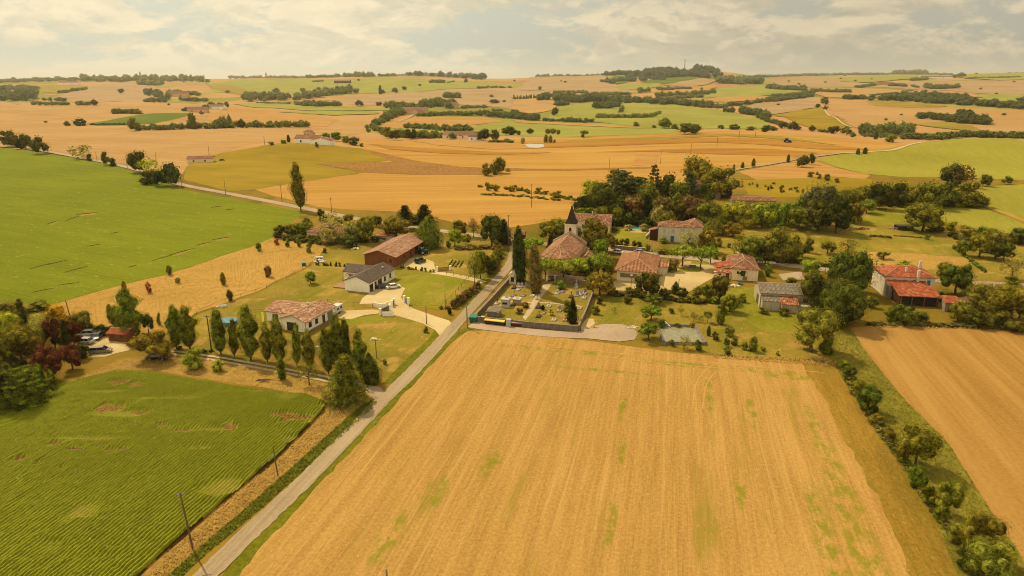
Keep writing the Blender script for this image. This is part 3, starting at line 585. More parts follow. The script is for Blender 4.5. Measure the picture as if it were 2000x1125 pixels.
# ------------------------------------------------------------------ building maker: x along the front, y away from the photographer
def root(name, label, cat, px, py, ang, group=None, z=0.):
    P = at(px, py); return tag(empty(name, (P.x, P.y, P.z+z), math.radians(ang)), label, cat, group)
def _sw(p, ax): return p if ax == 'x' else (p[1], p[0], p[2])
def block(r, x0, x1, y0, y1, h, rh, axis='x', roof='gable', wall='plaster_cream', tile='tile_old', o=.45, z0=-.3, ridge=True, og=None, wallname='wall'):
    """walls and roof of one wing. rh = ridge height; mono: ridge along the far (y1 / x1) side"""
    wm = MATS[wall]; tm = MATS[tile]; og = o if og is None else og
    w = MB(); (u0, u1, v0, v1) = (x0, x1, y0, y1) if axis == 'x' else (y0, y1, x0, x1); vm = (v0+v1)/2; t = .16
    def addp(mb, vs, fs, m=0):
        vs = [_sw(p, axis) for p in vs]; mb.add(vs, fs if axis == 'x' else [f[::-1] for f in fs], m)
    if roof == 'gable': prof = [(v0, z0), (v1, z0), (v1, h), (vm, rh-.02), (v0, h)]
    elif roof == 'mono': prof = [(v0, z0), (v1, z0), (v1, rh-.02), (v0, h)]
    else: prof = [(v0, z0), (v1, z0), (v1, h), (v0, h)]
    k = len(prof)
    addp(w, [(u0, a, b) for a, b in prof]+[(u1, a, b) for a, b in prof], [tuple(range(k)), tuple(range(2*k-1, k-1, -1))]+[(i, k+i, k+(i+1) % k, (i+1) % k) for i in range(k)])
    wo = w.build(wallname, wm, r)
    b = MB(); e = .03
    if roof == 'gable':
        sl = (rh-h)/(vm-v0)
        for sgn in (-1, 1):
            ve = vm+sgn*(vm-v0+o); ze = h-sl*o
            q = [(u0-og, ve, ze+e), (u1+og, ve, ze+e), (u1+og, vm, rh+e), (u0-og, vm, rh+e)]
            q2 = [(a, c, d+t) for a, c, d in q]; fs = [(0, 3, 2, 1), (4, 5, 6, 7), (0, 1, 5, 4), (1, 2, 6, 5), (2, 3, 7, 6), (3, 0, 4, 7)]
            addp(b, q+q2, fs if sgn < 0 else [f[::-1] for f in fs])
        if ridge: addp(b, [(u0-og, vm-.16, rh+t), (u1+og, vm-.16, rh+t), (u1+og, vm, rh+t+.14), (u0-og, vm, rh+t+.14), (u0-og, vm+.16, rh+t), (u1+og, vm+.16, rh+t)], [(0, 1, 2, 3), (3, 2, 5, 4)], 1)
    elif roof == 'mono':
        sl = (rh-h)/(v1-v0); q = [(u0-og, v0-o, h-sl*o+e), (u1+og, v0-o, h-sl*o+e), (u1+og, v1+.1, rh+e), (u0-og, v1+.1, rh+e)]
        addp(b, q+[(a, c, d+t) for a, c, d in q], [(0, 3, 2, 1), (4, 5, 6, 7), (0, 1, 5, 4), (1, 2, 6, 5), (2, 3, 7, 6), (3, 0, 4, 7)])
    else:
        ins = (vm-v0)*(1.0 if roof == 'hip' else .6)
        a0, a1, c0, c1 = u0-o, u1+o, v0-o, v1+o; i0, i1 = (u0+ins, u1-ins)
        if roof == 'hipfront': i1 = u1+og; 
        V = [(a0, c0, h+e), (a1, c0, h+e), (a1, c1, h+e), (a0, c1, h+e), (a0, c0, h+t), (a1, c0, h+t), (a1, c1, h+t), (a0, c1, h+t), (i0, vm, rh), (max(i0+.01, i1), vm, rh)]
        addp(b, V, [(3, 2, 1, 0), (0, 1, 5, 4), (1, 2, 6, 5), (2, 3, 7, 6), (3, 0, 4, 7), (4, 5, 9, 8), (6, 7, 8, 9), (5, 6, 9), (7, 4, 8)])
        if ridge:
            for p, q in (((V[4]), V[8]), (V[7], V[8]), (V[5], V[9]), (V[6], V[9]), (V[8], V[9])):
                if (Vector(p)-Vector(q)).length > .1: b.tube(Vector(_sw(p, axis))+Vector((0, 0, .03)), Vector(_sw(q, axis))+Vector((0, 0, .03)), .13, .13, 5, 1)
    ro = b.build('roof', [tm, RIDGE], r)
    return wo, ro
def opening(r, side, u, z, w, h, pos, kind='window'):
    """side S/N: wall at y=pos, u along x; side E/W: wall at x=pos, u along y"""
    def B(mb, a0, a1, d0, d1, z0, z1, m=0):
        s = {'S': -1, 'N': 1, 'E': 1, 'W': -1}[side]; p0, p1 = sorted((pos+s*d0, pos+s*d1))
        if side in 'SN': mb.box(a0, a1, p0, p1, z0, z1, m)
        else: mb.box(p0, p1, a0, a1, z0, z1, m)
    f = MB(); p = MB()
    fr = {'window': FRAME, 'shutter': SHUT_W, 'door': FRAME, 'bluedoor': WHITE, 'garage': DOORG, 'dark': FRAME, 'bluewin': WHITE, 'band': WHITE}[kind]; t = .09
    B(f, u-w/2-t, u+w/2+t, -.05, .05, z+h, z+h+t); B(f, u-w/2-t, u-w/2, -.05, .05, z, z+h); B(f, u+w/2, u+w/2+t, -.05, .05, z, z+h)
    if 'door' not in kind and kind != 'garage': B(f, u-w/2-t, u+w/2+t, -.05, .12, z-.1, z)
    nm = 'door' if 'door' in kind else {'garage': 'garage_door', 'shutter': 'shutter'}.get(kind, 'window')
    o = f.build(nm, fr, r)
    pm = {'window': PANE, 'dark': PANE, 'shutter': SHUT_W, 'door': plain('door_wood', C(104,70,46)), 'bluedoor': SHUT_B, 'garage': DOORG, 'bluewin': SHUT_B, 'band': plain('louvre', C(150,130,100))}[kind]
    B(p, u-w/2, u+w/2, -.05, .025, z, z+h)
    if kind == 'window' and w > .7: B(p, u-.03, u+.03, .02, .04, z, z+h)
    p.build('leaf' if nm in ('door', 'garage_door', 'shutter') else 'pane', pm, o)
    return o
def chimney(r, x, y, z0, z1, w=.5, m='plaster_grey'):
    b = MB(); b.box(x-w/2, x+w/2, y-w/2, y+w/2, z0, z1); b.box(x-w/2-.07, x+w/2+.07, y-w/2-.07, y+w/2+.07, z1, z1+.12)
    b.tube((x, y, z1+.12), (x, y, z1+.4), .13, .11, 8); return b.build('chimney', MATS[m], r)
def part(r, name, mat, fn, smooth=False):
    b = MB(); fn(b); return b.build(name, mat, r, smooth)
# --- bungalow with tiled roof beside the poplars
r = root('bungalow', 'white L-shaped bungalow with mottled terracotta roof behind the poplar row', 'house', 598, 650, -20)
block(r, -7.9, 0, 0, 12.7, 2.95, 4.3, 'y', 'gable', 'plaster_white', 'tile_new', .5)
block(r, -15.2, -3.9, 4.0, 12.6, 2.9, 4.22, 'x', 'gable', 'plaster_white', 'tile_new', .5)
opening(r, 'S', -4.3, 0, 2.6, 2.2, 0, 'dark'); opening(r, 'S', -12.4, 0, 1.6, 2.1, 4.0, 'dark')
for u, z, w_, h_, k in ((1.9, 1.0, 1.0, 1.2, 'window'), (4.6, 1.0, 1.0, 1.2, 'window'), (7.7, .1, .95, 2.15, 'door'), (10.6, .1, 2.2, 2.2, 'garage')): opening(r, 'E', u, z, w_, h_, 0, k)
part(r, 'terrace_edge', MATS['rubble'], lambda b: b.box(.05, 1.0, 1.5, 9.5, -.3, .22))
part(r, 'downpipe', GUT, lambda b: b.tube((.07, -.06, 0), (.07, -.06, 2.9), .06))
chimney(r, -5.2, 8.6, 4.0, 4.75, .45)
# --- dark roofed house
r = root('modern_house', 'white house with dark slate grey roof, two cars parked at its side', 'house', 721, 572, -18)
block(r, -8.2, 0, 0, 16.6, 3.15, 4.75, 'y', 'gable', 'plaster_white', 'slate', .4, ridge=False)
block(r, -14.0, -4.4, 9.2, 16.5, 3.1, 4.55, 'x', 'gable', 'plaster_white', 'slate', .4, ridge=False)
opening(r, 'S', -11.4, 1.0, 1.2, 1.2, 9.2)
for u, z, w_, h_, k in ((1.5, .1, 1.9, 2.1, 'dark'), (4.1, .1, .9, 2.2, 'door'), (6.8, .1, 2.2, 2.3, 'dark'), (10.0, 1.0, 1.0, 1.3, 'window'), (13.6, 1.0, 1.0, 1.4, 'window')): opening(r, 'E', u, z, w_, h_, 0, k)
part(r, 'deck', plain('deck_wood', C(184,136,96), .8, .2, 3), lambda b: b.box(-13.2, -8.3, 1.2, 9.1, 0, .35))
part(r, 'pergola', plain('deck_wood', C(184,136,96)), lambda b: [b.box(-12.6+i*.9, -12.45+i*.9, 5.6, 9.1, 2.5, 2.62) for i in range(5)]+[b.tube((-12.5, 5.8, 0), (-12.5, 5.8, 2.5), .07), b.tube((-8.9, 5.8, 0), (-8.9, 5.8, 2.5), .07)])
part(r, 'gutter', GUT, lambda b: b.box(.42, .54, -.4, 17, 3.0, 3.1))
part(r, 'vent', WHITE, lambda b: b.box(-2.3, -1.9, 12.6, 13, 4.3, 4.7))
# --- big timber barn
r = root('timber_barn', 'long timber clad barn with wide brown ridged roof beside the dark roofed house', 'barn', 770, 522, -15)
block(r, -10.9, 0, 0, 26, 3.9, 5.6, 'y', 'gable', 'wood_barn', 'tile_barn', 1.25, og=.9)
part(r, 'cladding', MATS['wood_orange'], lambda b: (b.box(.003, .06, .02, 25.9, -.2, 3.6), b.box(-2.4, -.02, -.05, -.003, -.2, 3.75)))
part(r, 'skylight', plain('skylight', C(252,248,226,1.2), .2, .02), lambda b: b.add([(-6.9, 16, 5.31), (-6.1, 16, 5.56), (-6.1, 17.6, 5.56), (-6.9, 17.6, 5.31), (-6.9, 16, 5.39), (-6.1, 16, 5.64), (-6.1, 17.6, 5.64), (-6.9, 17.6, 5.39)], [(4, 5, 6, 7), (0, 1, 5, 4), (1, 2, 6, 5), (2, 3, 7, 6), (3, 0, 4, 7)]))
opening(r, 'S', -1.2, 1.7, .8, 1.0, -.05); opening(r, 'E', 14, 0, 1.2, 2.1, .06, 'dark'); opening(r, 'E', 19.5, 0, 3.0, 2.9, .06, 'dark'); opening(r, 'E', 8.5, 1.2, 1.0, .9, .06)
for y in (20, 25.6): part(r, 'post', WOODP, lambda b: b.tube((1.1, y, 0), (1.1, y, 3.5), .1))
part(r, 'tarpaulin', plain('blue_tarp', C(70,150,200)), lambda b: b.box(.9, 1.0, 24.0, 25.5, 1.4, 3.2))
# --- church
r = root('church', 'stone village church with rounded apse and dark pointed spire', 'church', 1092, 506, -16)
PC = Vector((15.5, 218.1, 0)); r.location = PC
block(r, -5.4, 5.4, 0, 17.6, 6.1, 9.2, 'y', 'gable', 'stone', 'tile_church', .35, og=.0)
ap = [(5.4, 0), (4.4, -3.4), (1.9, -5.2), (-1.9, -5.2), (-4.4, -3.4), (-5.4, 0)]
b = MB(); b.prism(ap[::-1], -.3, 5.95); b.build('apse', MATS['stone'], r)
b = MB(); e = [(x*1.07, y*1.07+.1) for x, y in ap]
for i in range(5): b.add([(e[i][0], e[i][1], 6.0), (0, .3, 9.3), (e[i+1][0], e[i+1][1], 6.0), (e[i][0], e[i][1], 5.85), (e[i+1][0], e[i+1][1], 5.85)], [(0, 1, 2), (0, 2, 4, 3)])
for i in range(1, 5): b.tube((e[i][0], e[i][1], 6.05), (0, .3, 9.38), .13, .13, 5, 1)
b.build('apse_roof', [MATS['tile_church'], RIDGE], r)
opening(r, 'S', 0, 2.7, .8, 1.6, -5.2)
for s in (-1, 1):
    M = Matrix.Translation((s*4.9, -1.7, 2.4)) @ Matrix.Rotation(s*math.radians(73.6), 4, 'Z'); b = MB(); b.box(-.45, .45, -.22, .1, 0, 2.2, 0, M); o = b.build('window', PANE, r)
    b = MB(); b.box(-.62, .62, -.17, .1, -.15, 2.38, 0, M); b.build('frame', WHITE, o)
b = MB(); b.box(-6.0, 6.0, 17.6, 18.2, -.3, 6.4); b.add([(-6, 17.6, 6.4), (6, 17.6, 6.4), (6, 18.2, 6.4), (-6, 18.2, 6.4), (0, 17.6, 9.9), (0, 18.2, 9.9)], [(0, 1, 4), (3, 5, 2), (1, 2, 5, 4), (3, 0, 4, 5)]); b.build('facade', MATS['stone'], r)
b = MB()
for s in (-1, 1): b.add([(s*6.15, 17.5, 6.5), (0, 17.5, 10.1), (0, 18.3, 10.1), (s*6.15, 18.3, 6.5), (s*6.15, 17.5, 6.32), (0, 17.5, 9.92), (0, 18.3, 9.92), (s*6.15, 18.3, 6.32)], [(0, 1, 2, 3), (4, 5, 1, 0), (7, 6, 2, 3), (0, 3, 7, 4)])
b.build('coping', plain('coping', C(206,196,170)), r)
tw = MB(); tw.box(-2.05, 2.05, 18.2, 22.3, -.3, 12.3); tw.box(-2.25, 2.25, 18.0, 22.5, 12.3, 12.55); to = tw.build('bell_tower', MATS['stone_pale'], r)
for s, (ox, oy, rz) in enumerate(((0, 18.2, 0), (2.05, 20.25, 90), (-2.05, 20.25, -90))):
    M = Matrix.Translation((ox, oy, 0)) @ Matrix.Rotation(math.radians(rz), 4, 'Z'); b = MB()
    ar = [(-.42, 9.2), (.42, 9.2), (.42, 10.9)]+[(.42*math.cos(a), 10.9+.42*math.sin(a)) for a in (.6, 1.1, 1.57, 2.04, 2.54)]+[(-.42, 10.9)]
    k = len(ar); b.add([(x, -.03, z) for x, z in ar]+[(x, .1, z) for x, z in ar], [tuple(range(k))]+[(i, k+i, k+(i+1) % k, (i+1) % k) for i in range(k)], 0, M); b.build('louvre', DARKW, to)
b = MB(); q = [(2.1*x, 20.25+2.1*y) for x, y in ((-1, -1), (1, -1), (1, 1), (-1, 1))]; m_ = [(1.3*x, 20.25+1.3*y) for x, y in ((-1, -1), (1, -1), (1, 1), (-1, 1))]
V = [(x, y, 12.55) for x, y in q]+[(x, y, 14.1) for x, y in m_]+[(0, 20.25, 19.1)]
b.add(V, [(3, 2, 1, 0)]+[(i, (i+1) % 4, 4+(i+1) % 4, 4+i) for i in range(4)]+[(4+i, 4+(i+1) % 4, 8) for i in range(4)]); b.build('spire', MATS['slate_dark'], r)
part(r, 'finial', METAL, lambda b: (b.tube((0, 20.25, 18.9), (0, 20.25, 20.1), .04), b.box(-.25, .25, 20.22, 20.28, 19.65, 19.72)))
block(r, 5.4, 10.2, 5.5, 12.6, 3.0, 4.7, 'y', 'gable', 'stone', 'tile_church', .3)
block(r, -8.2, -5.4, 1.5, 6.5, 3.6, 4.4, 'x', 'gable', 'stone', 'tile_church', .3)
for x, y in ((5.41, 1.2), (5.41, 14.2), (-6.11, 9), (-6.11, 14.2)): part(r, 'buttress', MATS['stone'], lambda b: b.box(x, x+.7, y, y+.6, -.3, 5.2))
# --- village hall
r = root('village_hall', 'low cream hall with large salmon ribbed hipped roof on the square', 'hall', 1204, 548, -15)
block(r, 0, 11.6, 0, 20.5, 3.4, 6.2, 'y', 'hip', 'plaster_cream', 'tile_hall', .8)
opening(r, 'S', 3.7, 1.3, 5.2, 1.3, 0, 'band'); opening(r, 'E', 4, 1.0, 3, 1.4, 11.6); opening(r, 'E', 8, 0, 1.6, 2.2, 11.6, 'door')
block(r, 11.6, 15.2, 10.5, 15.5, 2.7, 3.3, 'x', 'mono', 'plaster_cream', 'tile_hall', .4)
for x in (12.2, 15): part(r, 'porch_post', WHITE, lambda b: b.tube((x, 10.2, 0), (x, 10.2, 2.6), .12))
part(r, 'terrace', MATS['sand'], lambda b: b.box(-.6, 14.5, -5.0, -.02, -.2, .13))
# --- house with annex
r = root('village_house', 'cream house with ribbed pinkish tile roof and low annex at the square', 'house', 1479.5, 549.7, -12)
block(r, -8.2, 0, 0, 14.8, 3.75, 6.1, 'y', 'hip', 'plaster_cream', 'tile_old', .45)
block(r, -12.7, -8.2, 3.2, 9.0, 2.9, 4.0, 'y', 'mono', 'plaster_cream', 'tile_red', .3)
block(r, -13.0, -8.0, .6, 3.2, 2.1, 2.9, 'x', 'mono', 'plaster_cream', 'tile_mixed', .3)
opening(r, 'S', -6.2, 2.3, .5, .6, 0); opening(r, 'S', -4.6, 1.6, 1.1, 1.5, 0); opening(r, 'S', -3.9, .1, 1.2, 1.2, 0, 'garage'); opening(r, 'S', -9.2, 0, .9, 1.9, .6, 'door'); opening(r, 'S', -11.6, 1.3, .5, .4, .6)
opening(r, 'E', 4.5, 1.2, .9, 1.3, 0); opening(r, 'E', 10, 1.2, .9, 1.3, 0)
part(r, 'downpipe', GUT, lambda b: b.tube((-8.1, -.06, 0), (-8.1, -.06, 3.7), .06))
chimney(r, -5.6, 10, 5.2, 6.6)
# --- grey two storey house with blue door
r = root('manor_house', 'two storey pale grey house with teal door and hipped red tile roof', 'house', 1284.5, 471.5, -12)
block(r, 0, 13.2, 0, 6.5, 6.0, 7.7, 'x', 'hip', 'plaster_grey', 'tile_old', .4)
block(r, 10.6, 16.8, 1.2, 11.2, 6.0, 8.3, 'y', 'hip', 'plaster_grey', 'tile_old', .4)
opening(r, 'S', 5.5, 0, 1.3, 2.5, 0, 'bluedoor')
for u, z in ((2.3, 3.6), (5.6, 3.6), (9.0, 3.6), (2.3, .9)): opening(r, 'S', u, z, 1.0, 1.6, 0, 'shutter')
part(r, 'downpipe', SHUT_B, lambda b: b.tube((-.06, -.06, 0), (-.06, -.06, 5.9), .07))
block(r, -3.2, -.1, 2.0, 6, 3.8, 4.7, 'y', 'mono', 'wood_dark', 'tile_old', .3)
# --- house behind the church
r = root('hillside_house', 'wide cream house with low pink tile roof right behind the church spire', 'house', 1124, 450, -12)
block(r, -1.5, 14.4, 2.0, 9.5, 4.3, 6.0, 'x', 'gable', 'plaster_cream', 'tile_old', .5)
block(r, .5, 7.5, -2.0, 4.5, 3.7, 5.2, 'y', 'gable', 'plaster_cream', 'tile_old', .4)
block(r, 10.5, 14.6, -4.0, 3.0, 3.7, 5.0, 'y', 'hip', 'plaster_cream', 'tile_old', .4)
opening(r, 'S', 3.6, 1.6, 1.5, 1.5, -2.0, 'bluewin'); opening(r, 'S', 9.0, 1.2, 1.2, 1.4, 2.0, 'shutter'); chimney(r, 6.4, 5.8, 5.8, 7.0)
# --- weathered fibre cement shed
r = root('farm_shed', 'weathered grey shed with panelled roof and orange tiled patch', 'shed', 1483, 600, -10)
block(r, 0, 14.2, 0, 10.2, 4.2, 5.7, 'x', 'gable', 'concrete', 'fibro', .3)
block(r, .2, 5.0, -2.6, -.02, 2.6, 3.5, 'x', 'mono', 'concrete', 'fibro', .1)
block(r, 5.1, 9.4, -3.6, -.02, 2.3, 3.5, 'x', 'mono', 'concrete', 'tile_mixed', .2)
part(r, 'wall', MATS['concrete'], lambda b: b.box(9.4, 13.0, -3.2, -.03, -.2, 1.9)); opening(r, 'S', 12, 2.2, 1.2, 1.0, 0); opening(r, 'W', 4, 0, 2.6, 2.6, 0, 'dark')
part(r, 'stone_end', MATS['stone_pale'], lambda b: b.box(-.12, -.003, -.1, .6, -.2, 4.0))
# --- red roofed farmhouse
r = root('farmhouse', 'tall pale farmhouse with hipped orange red roof and barn lean-to', 'house', 1724, 577, -9)
block(r, 0, 13.6, 0, 10.5, 5.9, 8.0, 'x', 'hip', 'plaster_grey', 'tile_red', .45)
block(r, .3, 10.8, -3.2, -.02, 3.9, 4.8, 'x', 'mono', 'stone_grey', 'tile_red', .2)
block(r, 1.2, 11.4, -9.0, -3.25, 2.9, 4.3, 'x', 'mono', 'wood_dark', 'tile_red', .5)
part(r, 'painted_open_front', DARKW, lambda b: b.box(2.2, 10.6, -9.06, -9.003, .1, 2.5))  # flat panel on the wall; shade of the lean-to put into its colour
for x in (1.5, 4.4, 7.6, 11.0): part(r, 'post', WOODP, lambda b: b.box(x-.12, x+.12, -9.4, -9.1, -.2, 2.75))
opening(r, 'S', 11.9, 3.6, .9, 1.6, 0, 'bluewin'); opening(r, 'S', 12.3, .9, .9, 1.3, 0, 'shutter')
for u in (2.6, 5.2, 8): opening(r, 'S', u, 4.4, .7, .6, 0)
opening(r, 'W', 3.5, 3.6, .9, 1.4, 0, 'shutter'); opening(r, 'W', 7, .9, .9, 1.4, 0, 'shutter')
chimney(r, 6.2, 2.4, 6.0, 8.0); chimney(r, 8.6, -.35, 3.0, 8.0, .6); chimney(r, 12.2, 8.2, 6.2, 8.8, .7)
# --- tumbledown shed on the right
r = root('lean_to_shed', 'small crooked shed with red and rusty sheet roof beside the farmhouse', 'shed', 1862, 610, -14)
block(r, -2.2, 1.0, 0, 3.6, 2.6, 3.5, 'x', 'mono', 'stone_grey', 'tile_red', .4)
block(r, 1.2, 7.2, 0.2, 4.2, 2.0, 3.3, 'y', 'gable', 'wood_dark', 'rust', .5, ridge=False)
part(r, 'fence_panel', MATS['concrete'], lambda b: b.box(0, 2.6, -2.0, -1.9, 0, 1.5)); opening(r, 'S', -.6, 0, 1.6, 1.9, 0, 'dark')
# --- small red cabin by the parked cars
r = root('garden_cabin', 'small reddish wooden cabin with pink sheet roof by the parked cars', 'cabin', 213, 666, -8)
block(r, 0, 4.9, 0, 3.6, 2.0, 2.7, 'x', 'gable', 'wood_barn', 'tile_red', .35); opening(r, 'S', 1.1, 1.0, .7, .7, 0); opening(r, 'S', 3.6, 1.0, .7, .7, 0)
# --- house hidden by the pale willows
r = root('cottage', 'low house with pinkish roof half hidden behind the pale willow', 'house', 628, 470, -20)
block(r, -4, 10, 4, 12, 3.0, 4.9, 'x', 'gable', 'plaster_cream', 'tile_old', .5); opening(r, 'S', 4, 1, 1.2, 1.2, 4)
block(r, -9, -4, 3, 8, 2.4, 3.6, 'x', 'gable', 'plaster_cream', 'tile_old', .5)
r = root('outbuilding', 'small grey block outbuilding with orange tiles behind the timber barn', 'outbuilding', 740, 472, -10)
block(r, -1.5, 6, 0, 4, 2.2, 2.9, 'x', 'mono', 'concrete', 'tile_mixed', .2)
r = root('garden_shed', 'low brown shed beside the road behind the dark bushy tree', 'shed', 1004, 470, -10)
block(r, 0, 4, 0, 4, 2.6, 3.5, 'x', 'gable', 'wood_dark', 'tile_old', .3)
# --- farm among the trees behind the village
r = root('farm_building', 'long farm building with faded pink roofs among the cedars', 'farm building', 1352, 388, -20)
block(r, -3, 5, 4, 12, 5.6, 8.0, 'y', 'gable', 'stone_grey', 'tile_old', .4); block(r, 4.6, 14, 3, 9, 4.6, 6.6, 'x', 'gable', 'stone_grey', 'tile_old', .4); opening(r, 'S', 1, 2, 1, 1.2, 4)
r = root('open_barn', 'dark timber barn with bright orange red roof below the big round tree', 'barn', 1404, 386, -16)
block(r, -4.5, 6.5, 0, 9, 5.0, 7.4, 'y', 'gable', 'wood_dark', 'tile_red', .6); opening(r, 'S', 1, 0, 5, 3.6, 0, 'dark')
r = root('long_barn', 'long low barn with purplish red roof behind the bamboo', 'barn', 1430, 400, -8)
block(r, 0, 21, 0, 7, 2.4, 3.7, 'x', 'gable', 'stone_grey', 'tile_old', .4)
# --- far farms and houses
def far_house(px, py, L, D, h, rh, ang, label, wall='plaster_cream', tile='tile_old', wing=None, name='house', roof='gable'):
    r = root(name, label, 'house' if 'barn' not in name else 'barn', px, py, ang)
    block(r, -L/2, L/2, 0, D, h, rh, 'x', roof, wall, tile, .4, z0=-2)
    if wing: block(r, *wing, h*.85, rh*.85, 'y', 'gable', wall, tile, .4, z0=-2)
    opening(r, 'S', -L*.25, h*.3, h*.3, h*.35, 0); opening(r, 'S', L*.2, h*.3, h*.3, h*.35, 0)
    return r
far_house(391, 318, 18, 8, 3, 4.6, 12, 'small pale pink building alone in the meadow beside the road')
r = far_house(600, 281, 24, 10, 4.6, 7.4, -12, 'long white farmhouse with pale roof on the meadow crest', 'plaster_white', 'tile_old', (8, 26, -8, 2))
far_house(600, 268, 8, 8, 6, 8.2, -10, 'square stone dovecote tower behind the crest farmhouse', 'stone', 'tile_old', roof='hip', name='dovecote')
far_house(883, 272, 26, 12, 4.5, 8, -30, 'pink roofed house leftmost of the hamlet past the gold field', 'plaster_cream', 'tile_old')
far_house(915, 272, 26, 12, 4.5, 8, -10, 'pink roofed house in the middle of the hamlet past the gold field', 'plaster_cream', 'tile_old')
far_house(928, 275, 14, 10, 4, 5.5, -5, 'low white hangar rightmost of the hamlet', 'plaster_white', 'slate')
far_house(385, 220, 42, 16, 7, 12, 5, 'left farmhouse of the distant farm above the green field', 'stone', 'tile_old')
far_house(420, 214, 40, 16, 7, 11, -10, 'right white walled barn of the distant farm above the green field', 'plaster_white', 'tile_old', name='barn')
far_house(805, 224, 60, 20, 9, 15, -20, 'distant pink roofed farm at the end of the pale track', 'stone', 'tile_old', (10, 26, -22, 4))
far_house(880, 212, 36, 18, 10, 16, -10, 'distant house among trees on the tan slope', 'stone', 'tile_old')
far_house(345, 189, 80, 26, 12, 22, 5, 'distant pinkish farmhouse between dark trees on the left', 'stone', 'tile_old')
far_house(133, 165, 110, 30, 10, 20, 0, 'far white fronted hilltop hamlet building on the left', 'plaster_white', 'tile_old')
far_house(668, 163, 90, 34, 12, 20, 0, 'far hillside barn with pale yard in the middle distance', 'wood_dark', 'tile_old', name='barn')
far_house(1108, 192, 50, 22, 12, 20, 0, 'distant house with orange roof among dark trees', 'plaster_cream', 'tile_mixed')
far_house(1245, 200, 60, 20, 8, 14, -10, 'low distant farm along the wooded valley line', 'stone', 'tile_old')
far_house(1728, 167, 90, 26, 10, 18, -5, 'far reddish farm building on the right plain', 'stone', 'tile_red')
far_house(1830, 154, 190, 40, 12, 16, -5, 'far long white roofed greenhouse sheds on the right plain', 'plaster_white', 'slate', name='barn')
far_house(214, 153, 70, 24, 14, 24, 0, 'faint hilltop house near the far left skyline', 'stone', 'tile_old')
# hilltop churches and the mast
def far_tower(px, py, ptop, w, label):
    P = at(px, py); h = top_h(P, ptop); r = tag(empty('hilltop_church', P), label, 'church')
    b = MB(); b.box(-w, w, -w, w, -5, h*.62); b.build('tower', MATS['stone'], r)
    b = MB(); V = [(-w*1.1, -w*1.1, h*.62), (w*1.1, -w*1.1, h*.62), (w*1.1, w*1.1, h*.62), (-w*1.1, w*1.1, h*.62), (0, 0, h)]; b.add(V, [(3, 2, 1, 0)]+[(i, (i+1) % 4, 4) for i in range(4)]); b.build('spire', MATS['tile_old'], r)
    b = MB(); b.box(w, w*5, -w*1.5, w*1.5, -5, h*.25); b.build('nave', MATS['stone'], r)
far_tower(275, 155, 139, 9, 'hilltop church with pointed spire on the far left skyline')
far_tower(520, 151, 140.5, 8, 'pale hilltop church tower on the skyline left of centre')
P = at(1337, 133); h = top_h(P, 114.5); r = tag(empty('radio_mast', P), 'red and white lattice radio mast on the wooded hilltop', 'radio mast')
b = MB(); b2 = MB(); WMR = plain('mast_red', C(190,60,40)); n_ = 12
for k in range(n_):
    z0, z1 = h*k/n_, h*(k+1)/n_; ra, rb = 5.5-3*k/n_, 5.5-3*(k+1)/n_; bb = b if k % 2 else b2
    for i in range(4):
        a, c = math.pi/4+i*math.pi/2, math.pi/4+(i+1)*math.pi/2
        p = lambda q, rr, z: (rr*math.cos(q), rr*math.sin(q), z)
        bb.tube(p(a, ra, z0), p(a, rb, z1), 1.8, 1.8, 5); bb.tube(p(a, ra, z0), p(c, rb, z1), 1.0, 1.0, 4); bb.tube(p(a, ra, z0), p(c, ra, z0), .5, .5, 4)
b.build('lattice', WHITE, r); b2.build('lattice', WMR, r)
for zf in (.35, .6, .82): part(r, 'antenna_platform', WMR, lambda q: q.tube((0, 0, h*zf), (0, 0, h*zf+3), 7.5, 7.5, 10))
# ------------------------------------------------------------------ foliage
def leaf_mat(name, br=1.0):
    m, n = mat_new(name); oi = n.new('ShaderNodeObjectInfo'); g = n.new('ShaderNodeNewGeometry')
    P = g.outputs['Position']; f = n.noise(P, .8, 3, .6); f2 = n.noise(P, 2.6, 2, .6)
    k = n.math('MULTIPLY', n.step(f, .34, .66, .42, 1.75), n.step(f2, .34, .66, .55, 1.5))
    k = n.math('MULTIPLY', k, n.math('MULTIPLY_ADD', oi.outputs['Random'], .25, .9))
    v = n.new('ShaderNodeVectorMath', operation='SCALE'); n.put(v, 0, oi.outputs['Color']); n.put(v, 'Scale', k)
    warm = n.mix(n.step(n.noise(P, .25, 3), .5, .72, 0, .5), v.outputs[0], n.mix(1.0, v.outputs[0], (1.45, 1.1, .7), 'MULTIPLY'))
    d = n.new('ShaderNodeBsdfDiffuse'); n.put(d, 0, warm); t = n.new('ShaderNodeBsdfTranslucent'); n.put(t, 0, n.mix(1.0, warm, (1.2, 1.25, .6), 'MULTIPLY'))
    ms = n.new('ShaderNodeMixShader'); n.put(ms, 0, .34); n.l.new(d.outputs[0], ms.inputs[1]); n.l.new(t.outputs[0], ms.inputs[2])
    o = n.new('ShaderNodeOutputMaterial'); n.l.new(ms.outputs[0], o.inputs[0]); return m
LEAF = leaf_mat('foliage'); BARK = plain('bark', C(110,84,60), .95, .3, 4)
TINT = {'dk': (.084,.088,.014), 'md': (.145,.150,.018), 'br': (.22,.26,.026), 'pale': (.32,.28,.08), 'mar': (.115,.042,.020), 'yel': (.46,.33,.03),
        'blu': (.085,.090,.034), 'olv': (.165,.152,.020), 'red': (.26,.08,.03), 'brn': (.16,.105,.034), 'gr': (.14,.175,.020), 'bam': (.28,.28,.026), 'cyp': (.046,.052,.010), 'hz': (.22,.23,.10), 'hz2': (.165,.18,.07)}  # haze tints: aerial paling put into the colour of distant crowns
rngn = np.random.default_rng(11)
def unit(n_, rg): v = rg.normal(size=(n_, 3)); return v/np.linalg.norm(v, axis=1)[:, None]
